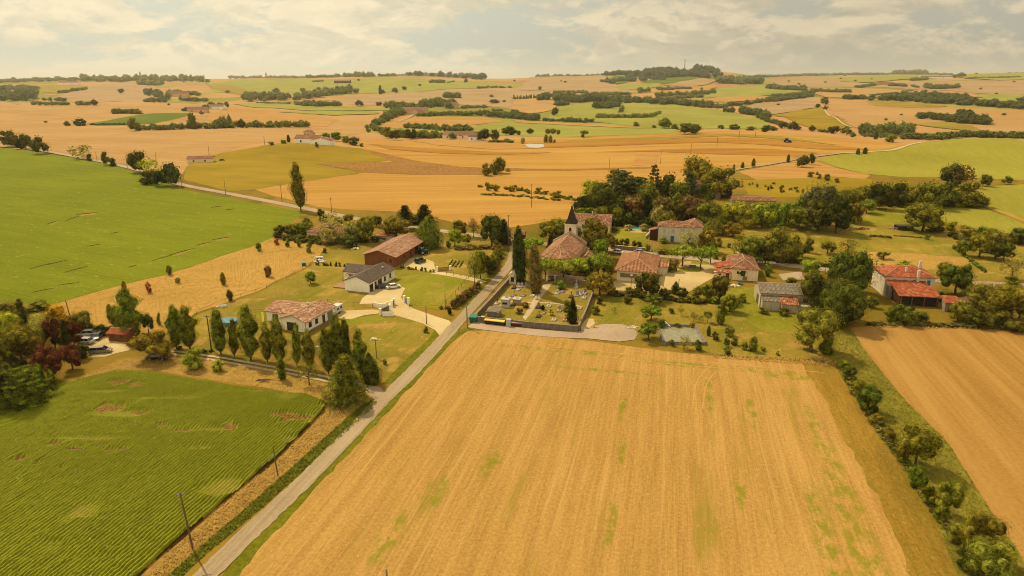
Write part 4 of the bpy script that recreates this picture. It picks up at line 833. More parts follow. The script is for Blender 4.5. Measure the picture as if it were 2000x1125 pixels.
def quads(Cn, N, s, rg, asp=.7):
    n_ = len(Cn); a = np.cross(N, unit(n_, rg)); a /= np.linalg.norm(a, axis=1)[:, None]+1e-9; b = np.cross(N, a)
    s = np.broadcast_to(s, (n_,))[:, None]*rg.uniform(.6, 1.35, (n_, 1))
    V = np.stack([Cn-a*s, Cn-b*s*asp, Cn+a*s, Cn+b*s*asp], 1).reshape(-1, 3); return V, np.arange(4*n_).reshape(-1, 4)
def icore(c, r, sq=(1, 1, 1)):
    t = []; n_, h_ = 8, 5
    for j in range(h_+1):
        th = math.pi*j/h_-math.pi/2
        for k in range(n_): a = 6.2832*k/n_; t.append((c[0]+r*sq[0]*math.cos(th)*math.cos(a), c[1]+r*sq[1]*math.cos(th)*math.sin(a), c[2]+r*sq[2]*math.sin(th)))
    f = [(j*n_+k, j*n_+(k+1) % n_, (j+1)*n_+(k+1) % n_, (j+1)*n_+k) for j in range(h_) for k in range(n_)]
    return np.array(t), np.array(f)
def crown_arrays(kind, nl, seed, core=True):
    rg = np.random.default_rng(seed); Vs = []; Fs = []; o = 0
    def push(V, Fq):
        nonlocal o
        Vs.append(V); Fs.append(Fq+o); o += len(V)
    ls = 1.35/math.sqrt(nl)
    if kind in ('round', 'bush', 'wide', 'umbrella', 'sparse'):
        spec = {'round': (.50, .31, .38, 22, .16, .25), 'bush': (.44, .30, .40, 13, .17, .27), 'wide': (.52, .35, .30, 20, .14, .22), 'umbrella': (.63, .34, .26, 20, .16, .23), 'sparse': (.54, .36, .38, 20, .10, .17)}[kind]
        cz, er, ez, nb, r0, r1 = spec; L = [(np.array([0, 0, cz]), max(r0, er*.62))] if kind != 'sparse' else []
        for i in range(nb):
            dv = unit(1, rg)[0]; 
            if kind in ('umbrella',): dv[2] = abs(dv[2])*.6-.1
            if kind != 'bush' and dv[2] < -.8: dv[2] *= -.5
            rr = rg.uniform(r0, r1); rad = rg.uniform(.75, 1.05); c = np.array([dv[0]*er*rad, dv[1]*er*rad, cz+dv[2]*ez*rad]); c[2] = min(c[2], 1-rr*.95); c[2] = max(c[2], rr*.8 if kind == 'bush' else .2)
            L.append((c, rr))
        tot = sum(r*r for _, r in L)
        for c, rr in L:
            k = max(8, int(nl*rr*rr/tot)); dv = unit(k, rg); p = c+dv*rr*rg.uniform(.66, 1.2, (k, 1))
            keep = np.ones(k, bool)
            for c2, r2 in L:
                if c2 is not c: keep &= np.linalg.norm(p-c2, axis=1) > r2*.62
            p = p[keep]; dv = dv[keep]; nn = dv+rg.normal(size=dv.shape)*.65; nn /= np.linalg.norm(nn, axis=1)[:, None]
            push(*quads(p, nn, ls*.62, rg))
            if core and kind != 'sparse': push(*icore(c, rr*.62))
        if kind == 'bush':
            for V in Vs: V[:, 2] = np.maximum(V[:, 2], .005)
    elif kind in ('poplar', 'cypress', 'column', 'flame'):
        ph = rg.uniform(0, 6.28, 12); fr = rg.integers(1, 5, 12); fz = rg.uniform(6, 24, 12)
        def prof(z):
            if kind == 'poplar': return .5*np.clip(np.sin(np.pi*np.clip((z-.06)/.98, 0, 1)**.75)**.7, 0, 1)
            if kind == 'flame': return .5*np.clip(np.sin(np.pi*np.clip((z+.06)/1.07, 0, 1)**.55)**.8, 0, 1)
            return .5*np.clip(np.sin(np.pi*np.clip((z+.12)/1.13, 0, 1)**.85)**.55, 0, 1)
        amp = {'poplar': .34, 'cypress': .10, 'column': .22, 'flame': .08}[kind]
        def bump(a, z): return 1+amp*sum(np.sin(fr[i]*a+fz[i]*z+ph[i]) for i in range(12))/3.2
        z = rg.uniform(.05 if kind in ('poplar', 'column') else .0, 1, nl*2); keep = rg.uniform(0, .5, nl*2) < prof(z)+.04; z = z[keep][:nl]
        a = rg.uniform(0, 6.2832, len(z)); rr = prof(z)*bump(a, z)*rg.uniform(.55, 1.08, len(z))**.5
        p = np.stack([rr*np.cos(a), rr*np.sin(a), z], 1); nn = np.stack([np.cos(a), np.sin(a), np.full(len(a), .25)], 1)+rg.normal(size=(len(a), 3))*.5; nn /= np.linalg.norm(nn, axis=1)[:, None]
        push(*quads(p, nn, ls*(.6 if kind != 'poplar' else .55), rg, 1.0))
        if core:
            zz = np.linspace(.08 if kind == 'poplar' else .0, .94, 14); aa = np.arange(10)*.62832
            Z, A = np.meshgrid(zz, aa, indexing='ij'); R = prof(Z)*bump(A, Z)*.72
            V = np.stack([R*np.cos(A), R*np.sin(A), Z], -1).reshape(-1, 3); q = np.array([(j*10+k, j*10+(k+1) % 10, (j+1)*10+(k+1) % 10, (j+1)*10+k) for j in range(13) for k in range(10)]); push(V, q)
    else:   # fir / cedar / spruce: tiers of drooping boughs
        nt_ = {'fir': 13, 'cedar': 8, 'spiky': 11}[kind]; P = []; N = []
        for j in range(nt_):
            z = .06+.9*j/nt_; R = .56*(1-z)**({'fir': .8, 'cedar': .5, 'spiky': .75}[kind])*rg.uniform(.85, 1.15); nb = {'fir': 9, 'cedar': 9, 'spiky': 6}[kind]; a0 = rg.uniform(0, 6)
            for b_ in range(nb):
                a = a0+6.2832*b_/nb+rg.uniform(-.25, .25); Rb = R*rg.uniform(.65, 1.15); k = max(6, int(1.6*nl/(nt_*nb)*(.5+1.1*(1-z))))
                t = rg.uniform(.08, 1, k)**.6; wd = rg.normal(0, .045 if kind == 'spiky' else .075, k)*(1.3-t)
                dz = {'fir': -.10, 'cedar': .02, 'spiky': .05}[kind]*t*Rb*2+rg.normal(0, .010 if kind != 'fir' else .018, k)
                P.append(np.stack([t*Rb*math.cos(a)-wd*math.sin(a), t*Rb*math.sin(a)+wd*math.cos(a), z+dz+rg.uniform(-.01, .02)], 1)); N.append(np.stack([np.cos(a)*.5+rg.normal(0, .5, k), np.sin(a)*.5+rg.normal(0, .5, k), np.full(k, 1.)], 1))
        P = np.concatenate(P); N = np.concatenate(N); N /= np.linalg.norm(N, axis=1)[:, None]; push(*quads(P, N, ls*.8, rg, .8))
        if core and kind != 'spiky':
            aa = np.arange(10)*.62832; zz = np.linspace(.08, .9, 8); Z, A = np.meshgrid(zz, aa, indexing='ij'); R = .5*(1-Z)**(.8 if kind == 'fir' else .5)*.42
            V = np.stack([R*np.cos(A), R*np.sin(A), Z], -1).reshape(-1, 3); push(V, np.array([(j*10+k, j*10+(k+1) % 10, (j+1)*10+(k+1) % 10, (j+1)*10+k) for j in range(7) for k in range(10)]))
    V = np.concatenate(Vs); return V, np.concatenate(Fs)
CR = {}
def crown_mesh(kind, lod, var):
    key = (kind, lod, var)
    if key not in CR:
        nl = {'a': 7000, 'b': 3400, 'c': 800, 'd': 170}[lod]
        if kind == 'sparse': nl = int(nl*.45)
        V, Fq = crown_arrays(kind, nl, hash((kind, lod)) % 1 + var*17+len(kind)*5+ord(lod)); CR[key] = npmesh('crown', V, Fq, LEAF, link=False)
    return CR[key]
def trunk_mesh(kind):
    if ('t', kind) in CR: return CR[('t', kind)]
    b = MB(); zt = {'round': .5, 'wide': .5, 'umbrella': .58, 'sparse': .55, 'bush': .3}.get(kind, .9); r = {'poplar': .045, 'cypress': .05, 'column': .05, 'flame': .05}.get(kind, .035)
    rg = random.Random(4); pts = [(0, 0, -.03)]; n_ = 4
    for i in range(1, n_+1): pts.append((rg.uniform(-.02, .02), rg.uniform(-.02, .02), zt*i/n_))
    for i in range(n_): b.tube(pts[i], pts[i+1], r*(1-.2*i), r*(1-.2*(i+1)), 7)
    if kind in ('round', 'wide', 'umbrella', 'sparse'):
        for i in range(9):
            a = i*2.4; z0 = zt*rg.uniform(.45, 1); p0 = (0, 0, z0); L_ = rg.uniform(.2, .38); p1 = (math.cos(a)*L_, math.sin(a)*L_, z0+rg.uniform(.08, .3)); b.tube(p0, p1, r*.5, r*.15, 5)
    me = bpy.data.meshes.new('trunk'); me.from_pydata(b.v, [], b.f); me.materials.append(BARK); CR[('t', kind)] = me; return me
TC = [0]
CATN = {'poplar': 'poplar', 'column': 'tree', 'cypress': 'cypress', 'flame': 'cypress', 'fir': 'conifer', 'cedar': 'cedar', 'spiky': 'conifer', 'bush': 'bush', 'round': 'tree', 'wide': 'tree', 'umbrella': 'tree', 'sparse': 'tree'}
NAMN = {'poplar': 'poplar_tree', 'column': 'slender_tree', 'cypress': 'cypress_tree', 'flame': 'cypress_tree', 'fir': 'fir_tree', 'cedar': 'cedar_tree', 'spiky': 'conifer_tree', 'bush': 'bush', 'round': 'broadleaf_tree', 'wide': 'spreading_tree', 'umbrella': 'pollard_tree', 'sparse': 'light_tree'}
def tree(kind, px, py, wpx, top, tint, label, group=None, cat=None):
    """wpx: crown width in photo pixels, top: photo row of its top"""
    P = at(px, py); h = max(.6, top_h(P, top)); w_ = wpx*(1.14 if kind in ('round', 'sparse', 'wide', 'umbrella', 'cedar', 'fir') else 1.04)/pxm(P); TC[0] += 1; i = TC[0]
    if kind not in ('cedar', 'umbrella', 'wide'): h *= 1+.0
    hp = py-top; lod = 'a' if (P.y < 175 and hp > 34) else 'b' if (P.y < 330 and hp > 16) else 'c' if P.y < 900 else 'd'
    var = i % (4 if lod in 'ab' else 3); col = TINT[tint] if isinstance(tint, str) else tint
    rs = random.Random(i); j = [1+rs.uniform(-.12, .12) for _ in range(3)]; col = (col[0]*j[0], col[1]*j[1], col[2]*j[2], 1)
    small = lod in 'cd' or kind == 'bush' or hp < 16
    nm = NAMN[kind]; cat = cat or CATN[kind]
    if small:
        o = bpy.data.objects.new(nm, crown_mesh(kind, lod, var)); COL.objects.link(o); o.location = P-Vector((0, 0, h*.04)); o.scale = (w_, w_*rs.uniform(.85, 1.1), h); o.rotation_euler = (0, 0, rs.uniform(0, 6.28)); o.color = col
        if kind == 'bush' and lod in 'ab' or (lod == 'b' and kind != 'bush'): pass
        return tag(o, label, cat, group)
    e = empty(nm, P, 0, (w_*rs.uniform(.94, 1.06), w_*rs.uniform(.86, 1.12), h)); e.rotation_euler = (rs.gauss(0, .03), rs.gauss(0, .03), rs.uniform(0, 6.28)); tag(e, label, cat, group)
    o = bpy.data.objects.new('crown', crown_mesh(kind, lod, var)); COL.objects.link(o); o.parent = e; o.color = col
    t = bpy.data.objects.new('trunk', trunk_mesh(kind)); COL.objects.link(t); t.parent = e
    return e
def wood(name, label, items, kind='round', tint='dk', seed=1, cat='wood', lod='d'):
    """a far hedgerow or wood that reads as one mass. items: (points along its foot, count, height px, width px, scatter px)"""
    rg = np.random.default_rng(seed); Vs = []; Fs = []; o = 0; protos = [crown_mesh(kind, lod, v) for v in range(3)]
    PV = []
    for me in protos:
        a = np.zeros(len(me.vertices)*3, np.float32); me.vertices.foreach_get('co', a); q = np.zeros(len(me.loops), np.int32); me.loops.foreach_get('vertex_index', q); PV.append((a.reshape(-1, 3), q.reshape(-1, 4)))
    for pts, n_, hpx, wpx, sc_ in items:
        seg = [math.dist(pts[i], pts[i+1]) for i in range(len(pts)-1)] or [0]; T = sum(seg)
        for k in range(n_):
            t = (k+rg.uniform(.0, 1.))/n_*T; i = 0
            while i < len(seg)-1 and t > seg[i]: t -= seg[i]; i += 1
            if T: f_ = min(1, t/seg[i]); x = pts[i][0]+(pts[i+1][0]-pts[i][0])*f_; y = pts[i][1]+(pts[i+1][1]-pts[i][1])*f_
            else: x, y = pts[0]
            x += rg.normal(0, sc_*1.6 if sc_ > 2 else sc_); y += rg.uniform(-sc_, sc_*.3)
            P = at(x, y); m = pxm(P); h = hpx/m*rg.uniform(.65, 1.2); w_ = wpx/m*rg.uniform(.8, 1.35); V, q = PV[rg.integers(3)]; a = rg.uniform(0, 6.28); c, s = math.cos(a), math.sin(a)
            X = np.stack([(V[:, 0]*c-V[:, 1]*s)*w_+P.x, (V[:, 0]*s+V[:, 1]*c)*w_+P.y, V[:, 2]*h+P.z-h*.06], 1); Vs.append(X); Fs.append(q+o); o += len(X)
    ob = npmesh(name, np.concatenate(Vs), np.concatenate(Fs), LEAF); col = TINT[tint] if isinstance(tint, str) else ((tint[0]*1.75, tint[1]*1.95, tint[2]*1.9) if name == 'distant_wood' else tuple(v*1.2 for v in tint)); ob.color = (*col, 1)  # distant woods get a paler colour, painted haze on top of the air volume
    return tag(ob, label, cat, None, 'stuff')
def T(rows, group=None):
    for r in rows: tree(*r, group=group)
# ---- poplar row along the double track
PG = 'poplars in the row along the double track'
T([('poplar',345,681,30,594,'md','leftmost poplar of the row, left one of the close pair'),
   ('poplar',371,682,36,595,'md','second poplar of the row, right one of the close pair'),
   ('poplar',432,692,31,602,'md','third poplar of the row, dark with bluish pool behind its crown'),
   ('poplar',458,697,23,620,'olv','fourth poplar of the row, thin and lighter, between two darker ones'),
   ('poplar',490,703,38,595,'md','fifth poplar of the row, the broadest and darkest left of the bungalow'),
   ('poplar',523,708,27,629,'olv','sixth poplar of the row, thin yellowish crown before the bungalow corner'),
   ('poplar',548,711,33,614,'md','seventh poplar of the row, tall one hiding the bungalow gable corner'),
   ('poplar',580,715,21,632,'olv','eighth poplar of the row, slim one below the bungalow gable'),
   ('poplar',607,722,25,643,'olv','ninth poplar of the row, slim and light under the bungalow side wall'),
   ('poplar',642,731,29,637,'md','tenth poplar of the row, left neighbour of the big double poplar'),
   ('poplar',661,728,32,610,'md','eleventh poplar of the row, left half of the big dark double poplar'),
   ('poplar',677,727,28,619,'dk','twelfth poplar of the row, right half of the big dark double poplar'),
   ('poplar',704,737,31,641,'md','last poplar of the row, right end behind the cedar')], PG)
tree('poplar',262,657,45,561,'md','large broad poplar behind the small red cabin')
tree('poplar',588,411,26,316,'md','tall leaning poplar standing alone beside the far road')
T([('fir',676,785,96,686,'md','big spreading green fir at the track mouth beside the road'),
   ('flame',726,748,42,688,'dk','dense dark rounded conifer right of the big fir'),
   ('column',552,741,19,694,'md','slim young tree growing right between the two track wheels'),
   ('sparse',604,752,38,706,'olv','thin airy young tree below the double track'),
   ('bush',385,719,50,672,'br','big bright green bush at the left end of the track'),
   ('bush',427,724,32,699,'bam','yellow green bush beside the big bright one'),
   ('wide',300,702,88,645,'olv','low spreading dark tree shading a black car')])
# ---- garden at the left edge
T([('fir',48,642,36,580,'dk','dark pointed conifer at the left edge above the garden'),
   ('round',14,660,52,604,'bam','bright yellow green tree at the far left edge'),
   ('sparse',90,660,46,600,'pale','grey green willow beside the dark pointed conifer'),
   ('round',122,655,46,592,'yel','golden yellow tree above the maroon trees'),
   ('round',108,682,46,620,'mar','upper left maroon tree under the golden one'),
   ('round',146,675,38,621,'mar','upper right maroon tree near the parked cars'),
   ('fir',133,694,34,618,'cyp','dark conifer standing between the two upper maroon trees'),
   ('round',45,712,86,632,'olv','large orange tinged tree in the middle of the left garden'),
   ('round',78,690,44,636,'olv','olive brown tree right of the large orange tinged tree'),
   ('round',8,740,44,652,'olv','orange brown tree cut by the left edge'),
   ('round',96,742,58,668,'mar','lower left maroon tree above the crop field'),
   ('round',142,722,42,672,'mar','lower right maroon tree beside the grey estate car'),
   ('bush',160,700,34,668,'cyp','dark round bush beside the silver car'),
   ('cedar',50,793,92,712,'md','wide dark cedar at the corner of the crop field'),
   ('round',10,790,60,690,'dk','dark tree mass at the left edge above the crop'),
   ('round',24,735,60,688,'cyp','blackish tree behind the wide cedar'),
   ('column',84,766,24,708,'gr','slim conifer between the cedar and the maroon tree'),
   ('bush',106,764,26,716,'md','upright green bush at the edge of the crop field corner'),
   ('bush',197,656,34,630,'dk','dark round bush behind the parked cars'),
   ('column',233,644,24,596,'gr','slim green tree just left of the large broad poplar'),
   ('round',290,650,26,612,'dk','dark low tree right of the large broad poplar'),
   ('column',217,626,14,593,'md','small slim tree in the dry meadow above the cabin'),
   ('bush',160,628,20,606,'olv','small olive bush in the dry meadow by the leaning pole'),
   ('bush',312,634,12,608,'gr','small bright green shrub near the leftmost poplars'),
   ('round',165,650,44,606,'olv','light olive tree behind the right maroon tree'),
   ('bush',18,612,60,588,'olv','hazy olive bushes at the left edge below the green field'),
   ('bush',75,604,60,588,'olv','hazy olive bushes along the lower edge of the green field')])
# ---- shrubs in the dry meadow
T([('bush',291,572,14,548,'red','small red leaved shrub in the dry meadow'),
   ('bush',331,537,13,515,'md','shrub on the edge between green field and dry meadow'),
   ('column',243,566,9,549,'md','tiny shrub on the green field edge above the large poplar'),
   ('bush',348,553,13,541,'olv','low olive tuft in the dry meadow'),
   ('column',437,556,11,531,'md','slim shrub in the middle of the dry meadow'),
   ('bush',450,587,15,564,'dk','dark shrub at the fence corner above the bungalow'),
   ('bush',524,541,19,516,'brn','brownish round shrub on the right of the dry meadow'),
   ('round',607,554,23,530,'md','small round ornamental tree alone on the lawn'),
   ('bush',605,493,16,470,'md','bush beside the white shed heap in the garden'),
   ('bush',506,490,16,472,'md','round bush on the upper corner of the dry meadow'),
   ('bush',542,478,12,464,'red','small reddish shrub below the dark hedge'),
   ('bush',562,482,12,464,'gr','left one of two small light green shrubs below the hedge'),
   ('bush',583,482,12,462,'gr','right one of two small light green shrubs below the hedge'),
   ('bush',634,494,12,482,'dk','small dark shrub beside the white trailer')])
# ---- trees behind the timber barn, hedge and road side
T([('sparse',650,476,64,414,'pale','large pale grey green willow above the meadow'),
   ('bush',645,476,46,440,'pale','dense pale undergrowth at the foot of the large willow'),
   ('round',690,472,40,432,'pale','smaller pale tree right of the large willow'),
   ('bush',683,482,44,458,'dk','dark bush under the smaller pale tree'),
   ('round',718,474,44,419,'olv','tall light green tree left of the barn roof'),
   ('round',777,470,60,420,'olv','broad dark tree behind the barn roof ridge'),
   ('fir',793,436,46,398,'cyp','left one of the two blackish conifers at the field edge'),
   ('fir',828,436,50,397,'cyp','right one of the two blackish conifers at the field edge'),
   ('flame',836,484,62,421,'md','big dense rounded tree right of the barn roof'),
   ('round',683,436,26,416,'olv','small tree in front of the cottage roof'),
   ('round',735,442,26,420,'dk','dark small tree along the far road behind the barn'),
   ('sparse',760,450,30,425,'olv','thin tree at the far road left of the conifers'),
   ('round',889,481,32,446,'bam','bright yellow green tree on the lawn'),
   ('round',910,478,22,456,'bam','smaller bright tree right of the yellow green one'),
   ('round',899,462,32,428,'olv','olive tree beside the far road left of the bare one'),
   ('sparse',925,464,22,424,'brn','thin half bare tree beside the far road'),
   ('round',960,480,48,417,'dk','dark green bushy tree at the road junction left'),
   ('fir',984,476,40,424,'cyp','blackish conifer right beside the road junction'),
   ('bush',876,484,12,468,'md','small bush beside the big rounded tree'),
   ('sparse',927,557,34,489,'olv','light tree standing over the dry hedge by the road'),
   ('round',938,545,32,487,'md','taller of the two roadside trees by the red gate'),
   ('round',955,538,30,497,'dk','dark tree at the head of the roadside hedge'),
   ('bush',548,464,34,436,'dk','dark hedge bush at the tip of the big green field'),
   ('bush',572,462,40,434,'md','second hedge bush from the green field tip'),
   ('bush',594,460,46,430,'gr','bright green hedge bush below the cottage'),
   ('bush',600,440,26,422,'olv','olive bush left of the cottage roof'),
   ('bush',628,432,28,405,'dk','dark bush at the bend of the far road'),
   ('bush',662,440,22,424,'dk','low dark bush hiding the cottage corner'),
   ('bush',878,614,13,598,'cyp','small dark bush at the end of the dry hedge'),
   ('bush',832,650,14,636,'md','small shrub on the ditch bank near the driveway'),
   ('bush',752,712,10,700,'gr','small leafy shrub on the triangular lawn'),
   ('column',683,548,6,527,'cyp','tiny dark cypress beside the white house deck')])
def hedge_bits(label, pts, n_, hpx, wpx, tint, cat='hedge', name='hedge', kind='bush', seed=5, lod='c', sc_=1.): 
    o = wood(name, label, [(pts, n_, hpx, wpx, sc_)], kind, tint, seed, cat, lod); del o['kind']; return o
hedge_bits('long dry brown hedge along the left side of the village road', [(936,560),(925,572),(905,588),(884,604)], 16, 17, 17, 'brn')
hedge_bits('olive clipped hedge above the road verge north of the gate', [(976,492),(972,504),(966,520),(958,536)], 14, 22, 22, 'olv')
hedge_bits('low brownish hedge between the garden and the far road', [(890,488),(920,487),(950,486),(975,488)], 12, 8, 20, 'brn')
hedge_bits('row of small clipped shrubs behind the dark roofed house', [(615,518),(640,519),(665,521),(680,522)], 11, 9, 6, 'dk')
hedge_bits('row of small shrubs along the fence right of the timber barn', [(780,523),(800,526),(830,530),(848,533)], 11, 8, 7, 'md')
hedge_bits('stone bank and scrub along the lower fence of the lawn', [(862,604),(880,602),(894,590),(912,572)], 10, 7, 9, 'brn', seed=8)
hedge_bits('scrubby hedge between bean garden and dry meadow', [(536,462),(560,466),(600,466),(640,468)], 14, 9, 18, 'olv', seed=9)
# ---- cypresses, pollarded planes and trees round the church and graves
T([('cypress',1017,554,29,440,'cyp','tallest dark green cypress beside the grave chapel'),
   ('cypress',1009,545,16,462,'cyp','narrow dark stem cypress merged to the left of the tallest'),
   ('cypress',1047,573,30,474,'brn','brownish dying cypress right of the tallest one'),
   ('flame',1118,631,22,579,'cyp','small pointed cypress inside the cemetery corner'),
   ('cypress',1149,552,17,506,'cyp','narrow dark cypress at the right of the plane trees'),
   ('flame',1075,494,16,454,'cyp','small dark cypress behind the church nave'),
   ('umbrella',1039,500,50,462,'br','bright pollarded plane tree left of the church'),
   ('umbrella',1036,545,40,496,'br','bright pollarded plane hidden between the two cypresses'),
   ('umbrella',1066,546,44,500,'br','first bright plane of the row before the apse'),
   ('umbrella',1100,550,52,500,'br','second bright plane of the row before the apse'),
   ('umbrella',1134,548,48,499,'br','third bright plane of the row before the church'),
   ('umbrella',1168,548,50,489,'br','fourth, tallest bright plane at the right of the row'),
   ('round',1172,510,36,464,'br','round bright plane tree near the white car'),
   ('round',1077,478,66,424,'olv','large olive tree left of the church tower'),
   ('round',1161,502,58,420,'olv','large dark olive tree right of the church tower'),
   ('round',1186,492,34,446,'olv','olive tree between church and pool lawn'),
   ('bush',1200,454,16,440,'dk','dark round bush beside the hillside house'),
   ('bush',1110,546,15,524,'cyp','dark clipped bush under the bright planes'),
   ('bush',1067,532,17,520,'dk','dark bush at the left foot of the apse'),
   ('round',1172,578,58,526,'olv','yellowish olive tree outside the cemetery wall'),
   ('bush',1170,594,20,576,'dk','upper one of two round bushes outside the cemetery wall'),
   ('bush',1163,614,21,594,'md','lower one of two round bushes outside the cemetery wall'),
   ('round',1262,582,54,530,'dk','dense dark tree in front of the village hall'),
   ('bush',1190,528,24,500,'olv','olive bush between the church planes and the hall'),
   ('bush',1182,545,34,515,'dk','dark undergrowth left of the village hall')])
# cemetery shrubs
T([('bush',1094,564,29,545,'gr','broad green bush right of the cemetery gate'),
   ('bush',1025,601,19,588,'brn','brown shrub beside the square stone tomb'),
   ('bush',1013,613,20,599,'brn','brown shrub near the lower cemetery wall'),
   ('bush',1060,605,12,595,'cyp','dark clipped ball bush beside the dark tomb'),
   ('bush',1106,600,21,584,'gr','flat topped green bush left of the pointed cypress'),
   ('bush',1106,608,18,597,'md','lower round bush left of the pointed cypress'),
   ('bush',1077,616,13,603,'yel','yellow flowering bush in the cemetery'),
   ('bush',1111,625,13,609,'md','small shrub at the foot of the pointed cypress'),
   ('bush',1124,646,12,633,'brn','dry shrub outside the cemetery wall corner')])
